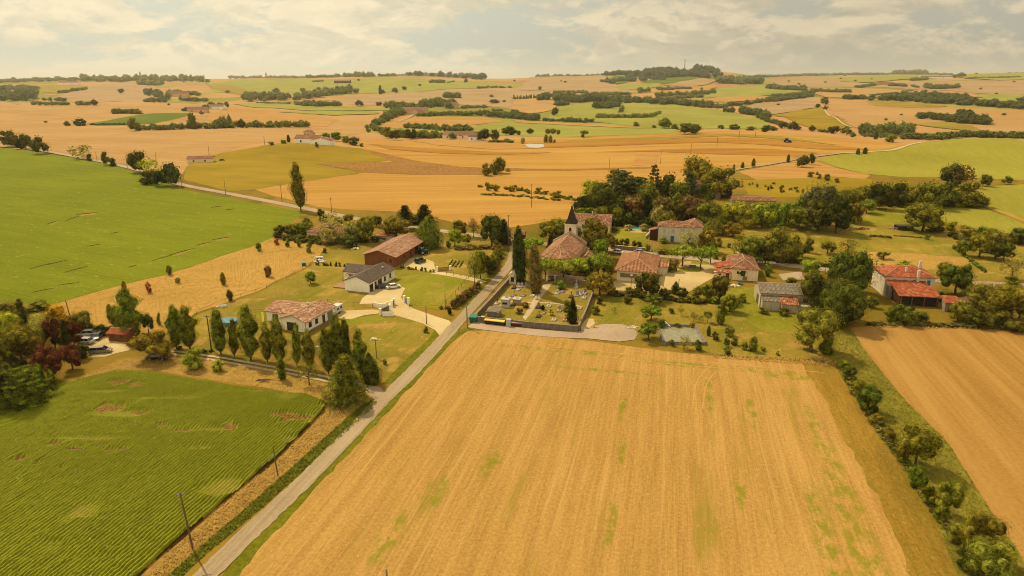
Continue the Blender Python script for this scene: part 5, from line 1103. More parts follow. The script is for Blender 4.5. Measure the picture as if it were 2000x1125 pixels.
# ---- village gardens
T([('wide',1275,594,36,572,'gr','uppermost of the three flat topped trees above the basin'),
   ('wide',1272,626,46,595,'gr','middle one of the three flat topped trees left of the basin'),
   ('wide',1268,664,50,628,'gr','lowest of the three flat topped trees beside the turning circle'),
   ('bush',1198,574,14,560,'md','small palm like shrub on the hall terrace'),
   ('bush',1232,576,36,559,'olv','olive shrubs on the bank below the hall'),
   ('bush',1300,583,34,562,'dk','dark shrub on the bank left of the pointed one'),
   ('flame',1318,574,18,549,'dk','pointed dark shrub on the bank below the square'),
   ('bush',1332,578,28,558,'dk','dark bush right of the pointed shrub'),
   ('bush',1362,584,28,556,'olv','palm like olive bush in the middle of the bank'),
   ('bush',1382,582,32,552,'olv','reddish olive bush left of the large dark tree'),
   ('round',1404,588,46,536,'dk','large dark tree below the low annex'),
   ('bush',1356,592,26,576,'md','low bush under the middle of the bank'),
   ('bush',1392,592,22,578,'gr','light bush under the large dark tree'),
   ('round',1425,609,38,569,'md','rounded green tree on the grass right of the bank'),
   ('column',1407,633,17,603,'md','upright bush right of the saplings'),
   ('sparse',1330,616,17,594,'bam','light young tree on the lawn above the basin'),
   ('bush',1311,612,14,600,'md','small round bush behind the basin left'),
   ('sparse',1355,628,16,610,'md','first sapling right above the basin'),
   ('sparse',1369,630,14,614,'md','second sapling right above the basin'),
   ('umbrella',1382,630,18,606,'md','third sapling with slender stem above the basin'),
   ('sparse',1199,611,10,598,'pale','tiny pale sapling on the lawn beside the bank'),
   ('column',1384,656,9,636,'dk','narrow shrub at the right rim of the basin'),
   ('bush',1311,675,14,661,'md','left bush on the lower rim of the basin'),
   ('sparse',1336,682,26,656,'bam','light birch on the lower rim of the basin'),
   ('bush',1362,684,22,662,'md','dense bush on the lower rim of the basin right'),
   ('bush',1425,656,24,636,'md','upper bush of the chain right of the basin'),
   ('bush',1419,676,16,658,'dk','second bush of the chain right of the basin'),
   ('bush',1434,674,18,656,'md','third bush of the chain right of the basin'),
   ('bush',1419,692,22,674,'md','lowest bush of the chain by the stubble edge'),
   ('bush',1454,683,16,666,'md','left of two shrubs on the rough grass near the stubble'),
   ('column',1470,686,17,657,'md','taller of two shrubs on the rough grass near the stubble'),
   ('bush',1490,686,12,676,'olv','small tuft on the rough grass near the stubble'),
   ('bush',1519,694,10,684,'olv','tiny shrub on the grass strip left of the olive tree'),
   ('umbrella',1332,520,46,475,'br','left bright plane tree of the village square'),
   ('umbrella',1368,525,40,478,'br','middle bright plane tree of the village square'),
   ('umbrella',1388,514,32,480,'br','right bright plane tree of the village square'),
   ('bush',1317,530,30,503,'brn','dark brownish bush beside the village hall'),
   ('bush',1309,522,17,505,'md','green bush beside the village hall porch'),
   ('bush',1312,532,20,516,'olv','low olive bush at the hall corner'),
   ('bush',1205,480,12,465,'dk','first round clipped bush of the pool lawn hedge'),
   ('bush',1214,480,14,464,'dk','second round clipped bush of the pool lawn hedge'),
   ('bush',1224,481,15,464,'dk','third round clipped bush of the pool lawn hedge'),
   ('bush',1239,482,13,468,'dk','fourth round clipped bush of the pool lawn hedge'),
   ('bush',1249,483,12,470,'dk','last round clipped bush of the pool lawn hedge'),
   ('bush',1228,450,22,437,'pale','left pale bush in front of the swimming pool'),
   ('bush',1258,451,24,436,'pale','right pale bush in front of the swimming pool'),
   ('round',1227,441,14,414,'gr','small green tree left of the swimming pool'),
   ('bush',1264,490,15,474,'md','bush at the garden wall end near the flagpoles'),
   ('bush',1296,475,22,463,'gr','green bush at the wall foot of the grey house'),
   ('bush',1294,496,34,484,'olv','low flowering hedge beside the flagpoles'),
   ('sparse',1344,490,42,446,'pale','pale willow like tree hiding the grey house corner'),
   ('bush',1350,496,28,470,'dk','dark bush under the pale willow like tree'),
   ('round',1378,492,40,446,(.24,.185,.022),'orange tinted round tree beside the grey house'),
   ('bush',1386,494,40,468,'olv','olive bush under the orange tinted tree'),
   ('flame',1393,458,50,425,'olv','big dome shaped tree behind the grey house'),
   ('bush',1404,482,16,458,'olv','small tree right of the orange tinted one'),
   ('bush',1424,484,10,473,'md','small palm on the lawn right of the grey house'),
   ('column',1413,512,9,496,'md','small yucca beside the village house roof'),
   ('bush',1398,506,16,494,'md','low bush beside the right square plane'),
   ('sparse',1441,506,28,456,'olv','light tree at the left of the dark garden trees'),
   ('round',1468,516,62,460,'olv','dark olive tree behind the village house'),
   ('round',1518,514,80,433,'olv','tall broad brownish tree beside the village road'),
   ('round',1548,508,34,470,'brn','reddish brown part crown right of the tall broad tree'),
   ('round',1566,502,26,474,'dk','small dark tree right of the tall broad one'),
   ('round',1580,494,20,463,'md','light green tree on the lawn beyond the road'),
   ('sparse',1578,467,14,450,'olv','small bare fruit tree on the upper lawn'),
   ('round',1581,542,42,506,'br','bright green pollard tree above the grey shed'),
   ('bush',1500,540,18,516,'gr','pair of clipped bushes beside the village house, nearer'),
   ('bush',1499,530,18,510,'gr','pair of clipped bushes beside the village house, farther'),
   ('wide',1615,496,37,468,'olv','round walnut tree on the orchard lawn'),
   ('sparse',1655,492,40,466,'olv','airy tree behind the big dark one'),
   ('sparse',1689,504,18,488,'olv','small pruned fruit tree in the orchard'),
   ('wide',1726,506,28,489,'olv','low spreading fruit tree in the orchard'),
   ('round',1652,572,84,478,'dk','tall blackish tree beside the village road'),
   ('round',1606,618,96,524,'dk','huge dark tree overhanging the grey shed, left crown'),
   ('round',1646,634,92,544,'dk','huge dark tree beside the grey shed, right crown'),
   ('bush',1626,634,100,574,'cyp','darkest middle crown between the two huge ones'),
   ('round',1584,688,104,598,'olv','broad yellow olive tree at the corner of the stubble field'),
   ('bush',1616,690,44,648,'md','green undergrowth right of the broad olive tree'),
   ('bush',1706,552,26,534,'dk','dark bushes at the road left of the farmhouse'),
   ('bush',1765,632,62,585,'dk','big dark bush in front of the open barn'),
   ('bush',1742,628,34,598,'md','bush in front of the left barn post'),
   ('bush',1796,632,38,606,'dk','bush at the right end of the open barn'),
   ('bush',1768,522,52,508,'bam','bright green bushes right behind the farmhouse roof'),
   ('bush',1723,532,26,514,'md','green bush at the road behind the farmhouse'),
   ('round',1866,574,68,507,'dk','big round dark tree right of the farmhouse'),
   ('round',1842,548,34,510,'olv','olive tree left of the big round dark one'),
   ('bush',1842,590,26,566,'dk','bush below the farmhouse right wall'),
   ('round',1922,618,86,550,'olv','left olive tree of the thicket right of the crooked shed'),
   ('round',1964,630,92,554,'olv','middle olive tree of the thicket at the right field edge'),
   ('round',1990,622,50,560,'md','rightmost tree of the thicket at the picture edge'),
   ('bush',1905,634,80,596,'dk','dark bushes under the thicket'),
   ('bush',1965,640,90,604,'dk','dark low bushes along the right stubble edge'),
   ('round',1898,588,46,556,'md','green tree between the dark round tree and thicket'),
   ('round',1802,452,82,395,'olv','big rounded tree over the old woodpile'),
   ('bush',1822,452,40,436,'dk','dark bush in the shade of the big rounded tree'),
   ('bush',1859,450,30,430,'olv','small dark tree right of the big rounded one'),
   ('bush',1811,468,14,455,'md','small round bush on the upper vegetable lawn'),
   ('round',1912,502,52,456,'olv','left one of the orchard trees at the right side'),
   ('round',1944,506,50,446,'olv','tallest orchard tree at the right side'),
   ('bush',1886,470,56,438,'olv','thicket above the hedge row on the right'),
   ('round',1925,470,44,440,'md','green tree behind the orchard trees'),
   ('sparse',1975,546,46,498,'pale','pale tree at the right edge beside the path'),
   ('bush',1975,556,34,536,'dk','dark bush at the foot of the pale right tree'),
   ('round',1990,478,36,444,'dk','dark tree at the right edge beyond the orchard')])
# ---- park behind the village
T([('round',1155,402,54,346,'bam','light olive tree at the left end of the village park'),
   ('bush',1160,420,60,376,'dk','dark evergreens below the light olive tree'),
   ('cedar',1213,400,78,322,'blu','grand blue grey cedar in the village park'),
   ('round',1200,360,40,326,'olv','olive tree just left behind the grand cedar'),
   ('cedar',1246,405,60,336,'blu','second blue grey cedar right of the grand one'),
   ('spiky',1275,400,46,312,'blu','spiky bare tiered conifer rising above the park'),
   ('round',1304,400,50,334,'dk','dark broadleaf right of the spiky conifer'),
   ('fir',1345,404,52,326,'blu','dark layered pine beside the faded farm roofs'),
   ('round',1362,366,64,298,'olv','tall olive tree behind the layered pine'),
   ('round',1404,384,88,321,'olv','big round dark tree above the orange barn'),
   ('bush',1382,372,22,358,'bam','small light bush beside the orange barn roof'),
   ('fir',1185,424,50,372,'cyp','leftmost blackish conifer of the park front'),
   ('round',1212,430,50,378,'cyp','second dark tree of the park front'),
   ('round',1240,434,46,380,'brn','brownish dark tree of the park front'),
   ('fir',1262,434,46,376,'cyp','dark conifer in the middle of the park front'),
   ('round',1290,438,46,380,'brn','reddish brown tree right of the pool'),
   ('round',1284,446,32,396,'pale','pale grey green tree right behind the pool'),
   ('round',1322,440,46,388,'dk','dark green tree behind the grey house roof left'),
   ('round',1352,440,60,378,'brn','broad brownish tree behind the grey house'),
   ('round',1178,430,34,400,'dk','dark bush tree behind the hillside house'),
   ('round',1144,426,40,402,'md','green tree directly behind the church spire'),
   ('round',1205,440,24,404,'md','young green tree beside the hillside house'),
   ('round',1432,440,54,388,'bam','first clump of bright bamboo'),
   ('bush',1460,444,56,392,'bam','second clump of bright bamboo'),
   ('round',1488,446,54,388,'bam','third clump of bright bamboo'),
   ('bush',1412,438,46,398,'bam','left end clump of bright bamboo'),
   ('bush',1512,446,50,396,'gr','right end clump of bamboo, darker'),
   ('bush',1440,446,16,430,'dk','small dark bush before the bamboo'),
   ('round',1540,442,46,384,'gr','light green tree right of the bamboo'),
   ('round',1560,450,44,402,'md','green tree between bamboo and big dark grove'),
   ('round',1592,444,66,350,'blu','tall grey green willow of the big dark grove'),
   ('round',1596,452,60,385,'dk','left dark tree of the big grove'),
   ('round',1632,456,62,382,'cyp','right blackish tree of the big grove'),
   ('round',1652,430,42,372,'dk','dark tree behind the big grove'),
   ('round',1692,416,34,388,'olv','small olive tree right of the big grove'),
   ('round',1720,408,56,352,'cyp','first dark tree in the belt below the sunflower hill'),
   ('bush',1752,398,50,350,'bam','light green thicket in the belt below the sunflower hill'),
   ('round',1778,404,44,356,'md','mid green tree in the belt below the sunflower hill'),
   ('round',1812,406,60,348,'olv','broad olive tree in the belt below the sunflower hill'),
   ('round',1846,404,50,350,'dk','dark tree in the belt under the half bare giant'),
   ('round',1858,362,54,310,'dk','tall giant with half bare crown on the hill foot'),
   ('sparse',1880,366,40,318,'brn','bare grey branches beside the tall giant'),
   ('round',1886,402,56,350,'olv','olive tree right in the belt below the hill'),
   ('round',1905,406,36,374,'dk','dark tree at the right end of the belt'),
   ('round',1925,364,26,338,'dk','small dark tree on the edge of the sunflower field'),
   ('round',1966,360,20,342,'olv','last small tree on the sunflower field edge'),
   ('bush',1690,384,46,360,'olv','bush at the left start of the belt below the hill'),
   ('bush',1738,384,40,362,'md','low green bush inside the belt')])
T([('bush',950,343,27,316,'olv','round bush left of the pair in the gold field'),
   ('round',976,338,28,300,'olv','taller bushy tree of the pair in the gold field'),
   ('bush',966,341,22,312,'md','middle dark bush of the group in the gold field'),
   ('bush',992,335,12,327,'pale','small pale bush right of the group in the gold field'),
   ('bush',952,372,12,352,'olv','leftmost shrub on the scrub patch behind the gold field'),
   ('bush',968,373,13,358,'olv','second shrub on the scrub patch behind the gold field'),
   ('bush',1000,374,18,362,'olv','wide shrub on the scrub patch behind the gold field'),
   ('bush',1052,376,20,364,'olv','shrub right on the scrub patch near the pole'),
   ('bush',1090,386,24,370,'olv','shrub at the earth mound before the park')])
# ---- trees along the far left road
T([('round',20,288,38,251,'dk','leftmost dark tree at the far road'),
   ('round',40,292,22,266,'cyp','low dark tree second from left at the far road'),
   ('round',54,292,22,257,'dk','tall dark tree third from left at the far road'),
   ('round',80,301,34,263,'dk','bushy dark tree fourth from left at the far road'),
   ('sparse',160,311,42,280,'olv','airy wide tree alone at the far road'),
   ('bush',176,315,14,297,'dk','dark bush beside the airy tree at the far road'),
   ('round',207,323,16,293,'dk','left one of two small dark trees at the far road'),
   ('bush',219,325,18,304,'dk','right one of two small dark trees at the far road'),
   ('round',269,338,42,289,'dk','left tree of the large dark group at the far road'),
   ('sparse',296,352,46,303,'bam','light leaning tree in the large group at the far road'),
   ('bush',292,360,40,326,'dk','dark bushes at the foot of the large group'),
   ('round',316,364,34,325,'cyp','blackish tree in the large group at the far road'),
   ('round',336,364,40,313,'dk','right tree of the large dark group at the far road')])
# ---- overgrown ditch on the right
T([('bush',1648,722,34,700,'md','topmost bush of the overgrown ditch'),
   ('bush',1660,745,34,712,'dk','second bush down the overgrown ditch'),
   ('bush',1674,772,38,740,'md','third bush down the overgrown ditch'),
   ('round',1694,806,52,750,'dk','dark rounded tree in the upper overgrown ditch'),
   ('bush',1712,830,36,806,'olv','bramble patch below the dark rounded ditch tree'),
   ('bush',1736,858,36,832,'olv','bramble patch above the largest ditch tree'),
   ('round',1788,912,78,830,'md','largest rounded tree of the overgrown ditch'),
   ('bush',1768,905,40,870,'md','bush at the left foot of the largest ditch tree'),
   ('bush',1790,952,44,902,'gr','light bush below the largest ditch tree'),
   ('bush',1815,985,44,940,'md','left bush of the lower ditch pair'),
   ('round',1845,1010,64,936,'md','right tree of the lower ditch pair'),
   ('bush',1838,1020,36,990,'olv','brambles under the lower ditch pair'),
   ('bush',1872,1060,70,1004,'olv','yellowish bush above the lowest ditch trees'),
   ('round',1912,1088,78,1004,'md','big green tree low in the ditch'),
   ('round',1930,1150,96,1056,'olv','lowest tree of the ditch at the bottom edge'),
   ('bush',1884,1110,60,1066,'dk','dark bush at the bottom end of the ditch')])
wood('brambles', 'tangled brambles and nettles filling the ditch between the stubble fields', [([(1640,716),(1672,768),(1712,834),(1762,900),(1815,985),(1870,1060),(1940,1170)], 64, 13, 20, 2.)], 'bush', (.13,.12,.03), 33, 'brambles', 'c')
# ---- meadow and roadside shrubs on the right
T([('round',1567,327,26,301,'dk','left one of the two dark trees at the road bend'),
   ('round',1583,322,18,297,'dk','right one of the two dark trees at the road bend'),
   ('column',1539,318,7,300,'dk','small upright tree before the road bend'),
   ('column',1675,302,8,289,'dk','left small tree at the foot of the sunflower hill track'),
   ('column',1689,301,9,287,'dk','right small tree at the foot of the sunflower hill track'),
   ('column',1433,332,5,320,'dk','first of three tiny upright trees beside the winding road'),
   ('column',1450,329,7,316,'dk','second of three tiny upright trees beside the winding road'),
   ('column',1471,326,8,308,'dk','third, tallest of three upright trees beside the winding road'),
   ('bush',1583,346,17,333,'md','round bush on the slope below the road bend'),
   ('bush',1600,350,12,338,'olv','second bush on the slope below the road bend'),
   ('bush',1615,353,14,338,'md','third bush on the slope below the road bend'),
   ('bush',1634,357,12,346,'olv','fourth bush on the slope below the road bend'),
   ('bush',1596,342,10,334,'olv','tiny bush between the first two on the slope'),
   ('bush',1479,366,6,358,'brn','small brown scrub on the slope, left'),
   ('bush',1500,372,6,362,'brn','small brown scrub on the slope, middle'),
   ('bush',1526,376,8,366,'brn','small brown scrub on the slope, right')])
# ---- middle distance trees one can tell apart
T([('column',564,278,7,262,'cyp','dark pencil cypress beside the crest farmhouse'),
   ('round',554,281,12,271,'gr','small bright tree left of the pencil cypress'),
   ('round',583,280,10,268,'olv','small round tree right of the pencil cypress'),
   ('round',609,265,14,256,'md','tree beside the stone dovecote'),
   ('round',637,274,22,256,'gr','first bright green tree behind the crest farmhouse'),
   ('round',656,276,24,255,'gr','second bright green tree behind the crest farmhouse'),
   ('round',676,281,20,264,'md','third green tree behind the crest farmhouse'),
   ('bush',692,284,26,264,'dk','dark dense tree at the right end of the crest farm'),
   ('bush',707,287,10,278,'dk','dark bush at the right end of the crest farm'),
   ('bush',619,288,10,276,'olv','small bush in the crest farm garden'),
   ('bush',530,284,14,275,'olv','shrubs at the left of the crest farm garden'),
   ('round',770,274,26,250,'dk','large dark tree left of the hamlet'),
   ('round',757,270,20,245,'olv','olive tree left of the hamlet'),
   ('round',803,272,24,247,'cyp','blackish conical tree of the hamlet'),
   ('round',945,275,28,249,'cyp','blackish tree right of the hamlet'),
   ('round',966,276,20,250,'dk','dark tree right of the hamlet'),
   ('round',994,264,34,243,'dk','dark tree group right of the hamlet'),
   ('round',1036,262,15,249,'dk','round dark tree in the pale green field'),
   ('bush',1013,264,10,254,'dk','small round dark tree left in the pale green field'),
   ('umbrella',1141,269,17,252,'olv','umbrella shaped tree in the strip of pale field'),
   ('bush',1139,269,8,260,'dk','dark bush under the umbrella shaped tree'),
   ('round',1070,262,12,250,'olv','left tree of the loose group beside the pond'),
   ('round',1080,262,13,249,'olv','middle tree of the loose group beside the pond'),
   ('round',1091,264,10,252,'olv','right tree of the loose group beside the pond'),
   ('column',1066,279,9,261,'olv','left slim tree on the pond bank'),
   ('column',1075,279,9,263,'olv','right slim tree on the pond bank'),
   ('bush',1083,279,8,271,'olv','small bush on the pond bank'),
   ('bush',1021,281,10,267,'bam','light bush left of the pond'),
   ('bush',1242,247,16,236,'olv','small tree in the big light green field'),
   ('round',1300,251,28,227,'olv','tall tree at the lower edge of the big green field'),
   ('bush',1318,252,20,240,'olv','sloping crown right of the tall tree'),
   ('bush',1277,250,10,243,'dk','left bush at the lower edge of the big green field'),
   ('round',1348,262,46,238,'dk','broad dark grove on the crest of the gold hill'),
   ('round',1408,252,12,243,'dk','small dark tree behind the gold hill crest'),
   ('bush',1434,253,26,241,'dk','dark bushy tree behind the gold hill crest'),
   ('bush',1466,255,24,246,'brn','brown low bushes behind the gold hill crest'),
   ('bush',1494,258,22,243,'dk','dark bush right behind the gold hill crest'),
   ('round',1528,251,18,235,'dk','first dark tree in the curved hedge line'),
   ('round',1547,254,20,235,'dk','second dark tree in the curved hedge line'),
   ('round',1585,257,15,243,'dk','third dark tree in the curved hedge line'),
   ('round',1628,261,24,243,'dk','fourth larger tree in the curved hedge line'),
   ('round',1653,264,24,244,'olv','fifth tree in the curved hedge line'),
   ('bush',1666,268,14,257,'md','sixth low tree in the curved hedge line'),
   ('bush',1740,278,26,259,'gr','bright round bush before the tree belt'),
   ('column',1710,272,8,256,'dk','small dark tree before the tree belt'),
   ('round',1610,205,16,188,'olv','larger tree at the top of the field track'),
   ('round',1597,211,9,201,'dk','left small tree on the field track'),
   ('round',1611,215,10,206,'brn','right small tree on the field track'),
   ('round',1084,226,16,208,'dk','pair of dark trees on the green slope'),
   ('round',237,182,12,171,'dk','lone round tree on the tan hill at left'),
   ('round',184,207,14,192,'dk','round tree at the end of a small copse'),
   ('round',966,202,20,193,'dk','wide low tree on the tan slope'),
   ('round',810-70,207,14,197,'dk','second round tree above the strip fields'),
   ('round',702,207,18,194,'dk','first round tree above the strip fields'),
   ('round',767,208,22,195,'dk','third larger tree above the strip fields'),
   ('column',743,184,7,165,'dk','slim tall tree on the green slope'),
   ('round',748,184,10,174,'dk','round tree beside the slim tall one'),
   ('round',772,182,12,170,'dk','dark tree at the edge of the green slope'),
   ('round',790,176,10,167,'dk','small dark tree at the upper edge of the green slope'),
   ('round',910,162,9,152,'dk','lone small tree high on the green hill'),
   ('bush',1054,176,12,167,'olv','lone bush in the striped tan field'),
   ('bush',1124,150,8,147,'dk','tiny dark bush on the far crest'),
   ('bush',1862-1300+42,200,8,195,'dk','tiny dark bush in the light strip field'),
   ('round',262,256,22,227,'md','tall rounded tree at the left end of the long tree belt'),
   ('column',377,252,17,218,'md','tallest poplar like tree in the long tree belt'),
   ('round',472,250,18,230,'dk','dark tree near the right end of the long tree belt'),
   ('bush',132,246,14,234,'olv','left bush of the pair on the gold slope'),
   ('bush',157,246,28,229,'dk','dark broad bush of the pair on the gold slope')])
LONE = sorted([(1650,149,4),(1642,155,4),(1670,160,5),(1612,162,4),(1702,156,4),(1907,146,4),(1980,161,4),(1915,175,5),(1945,185,5),(1846,191,5),(394,224,7),(445,182,7),(481,187,10),(489,189,12),(500,186,9),(540,182,12),(592,180,10),(622,176,7),(940,154,4),(1005,159,4),(1096,160,4),(1104,162,5),(1254,177,5),(1370,175,5),(1540,160,4),(1560,166,5),(700,158,5),(820,168,5),(960,190,6),(985,200,6),(330,206,5),(90,240,5),(1730,236,6),(1760,226,5),(1520,206,5),(1960,226,6)])
ORD = ['first','second','third','fourth','fifth','sixth','seventh','eighth','ninth','tenth','eleventh','twelfth','thirteenth','fourteenth','fifteenth','sixteenth','seventeenth','eighteenth']
band = lambda y: 'just under the skyline' if y < 166 else 'in the middle of the far plain' if y < 192 else 'on the gold fields of the far plain'
cnt = {}
for px, py, h_ in LONE:
    k_ = band(py); cnt[k_] = cnt.get(k_, 0)+1
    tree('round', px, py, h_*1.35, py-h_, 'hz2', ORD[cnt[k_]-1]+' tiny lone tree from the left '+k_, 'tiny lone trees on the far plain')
T([('bush',1290,640,22,620,'md','bush at the left rim of the basin'),('bush',1396,664,20,646,'md','bush at the lower right of the basin'),('bush',1352,640,16,628,'olv','shrub on the upper rim of the basin'),('bush',1323,640,14,629,'md','small shrub on the upper left rim of the basin'),
   ('bush',1225,592,22,576,'dk','bush below the hall bank at the left'),('bush',1450,590,22,572,'md','bush on the grass left of the grey shed'),('bush',1490,612,26,598,'olv','weeds at the foot of the grey shed, left'),('bush',1530,616,28,600,'md','weeds at the foot of the grey shed, middle'),
   ('bush',1410,612,24,592,'dk','dark bush under the rounded green tree'),('round',1448,545,26,520,'dk','dark bush tree between annex and yard'),('bush',1545,556,30,540,'olv','shrubs between the grey shed roof and the yard'),('bush',1700,600,30,576,'olv','brown shrubs at the farmhouse left yard')])
# extra crowns that close the gaps of the village wood
T([('round',1172,412,50,352,'dk','dark tree between the light olive one and the cedar'),('round',1228,402,54,342,'dk','dark crown between the two cedars'),('round',1262,410,44,346,'md','green crown under the spiky conifer'),('round',1322,408,46,346,'md','green crown left of the layered pine'),
   ('round',1375,404,44,352,'dk','dark crown below the faded farm roofs'),('round',1170,440,36,402,'olv','olive crown hiding the hillside house gable'),('round',1300,452,40,408,'olv','olive crown beside the pool wall'),('round',1385,448,54,392,'olv','olive crown between the grey house and the bamboo'),
   ('bush',1440,434,60,388,'gr','darker bamboo clump at the back left'),('bush',1480,436,60,388,'bam','bamboo clump at the back right'),('bush',1520,436,50,392,'gr','green thicket at the right end of the bamboo'),
   ('round',1576,440,50,376,'md','mid green crown at the left of the big grove'),('round',1612,440,56,366,'dk','dark crown in the middle of the big grove'),('round',1668,436,40,394,'olv','olive crown at the right of the big grove'),('round',1545,514,36,462,'olv','olive crown right beside the tall broad tree'),('round',1494,516,42,466,'dk','dark crown left of the tall broad tree'),
   ('round',1752,402,44,352,'dk','dark crown amid the belt below the sunflower hill'),('round',1830,404,46,352,'md','green crown amid the belt below the sunflower hill'),('round',1945,622,60,566,'dk','dark crown deep in the right thicket'),('round',1870,626,40,584,'olv','olive crown beside the crooked shed'),
   ('round',1120,476,34,440,'dk','dark crown at the right of the bell tower'),('round',1145,540,30,506,'dk','dark crown behind the plane row'),('round',1430,462,40,430,'olv','olive garden tree under the bamboo'),('round',1960,512,40,470,'dk','dark orchard tree at the right edge'),('round',1884,500,34,466,'md','green orchard tree above the vine row')])
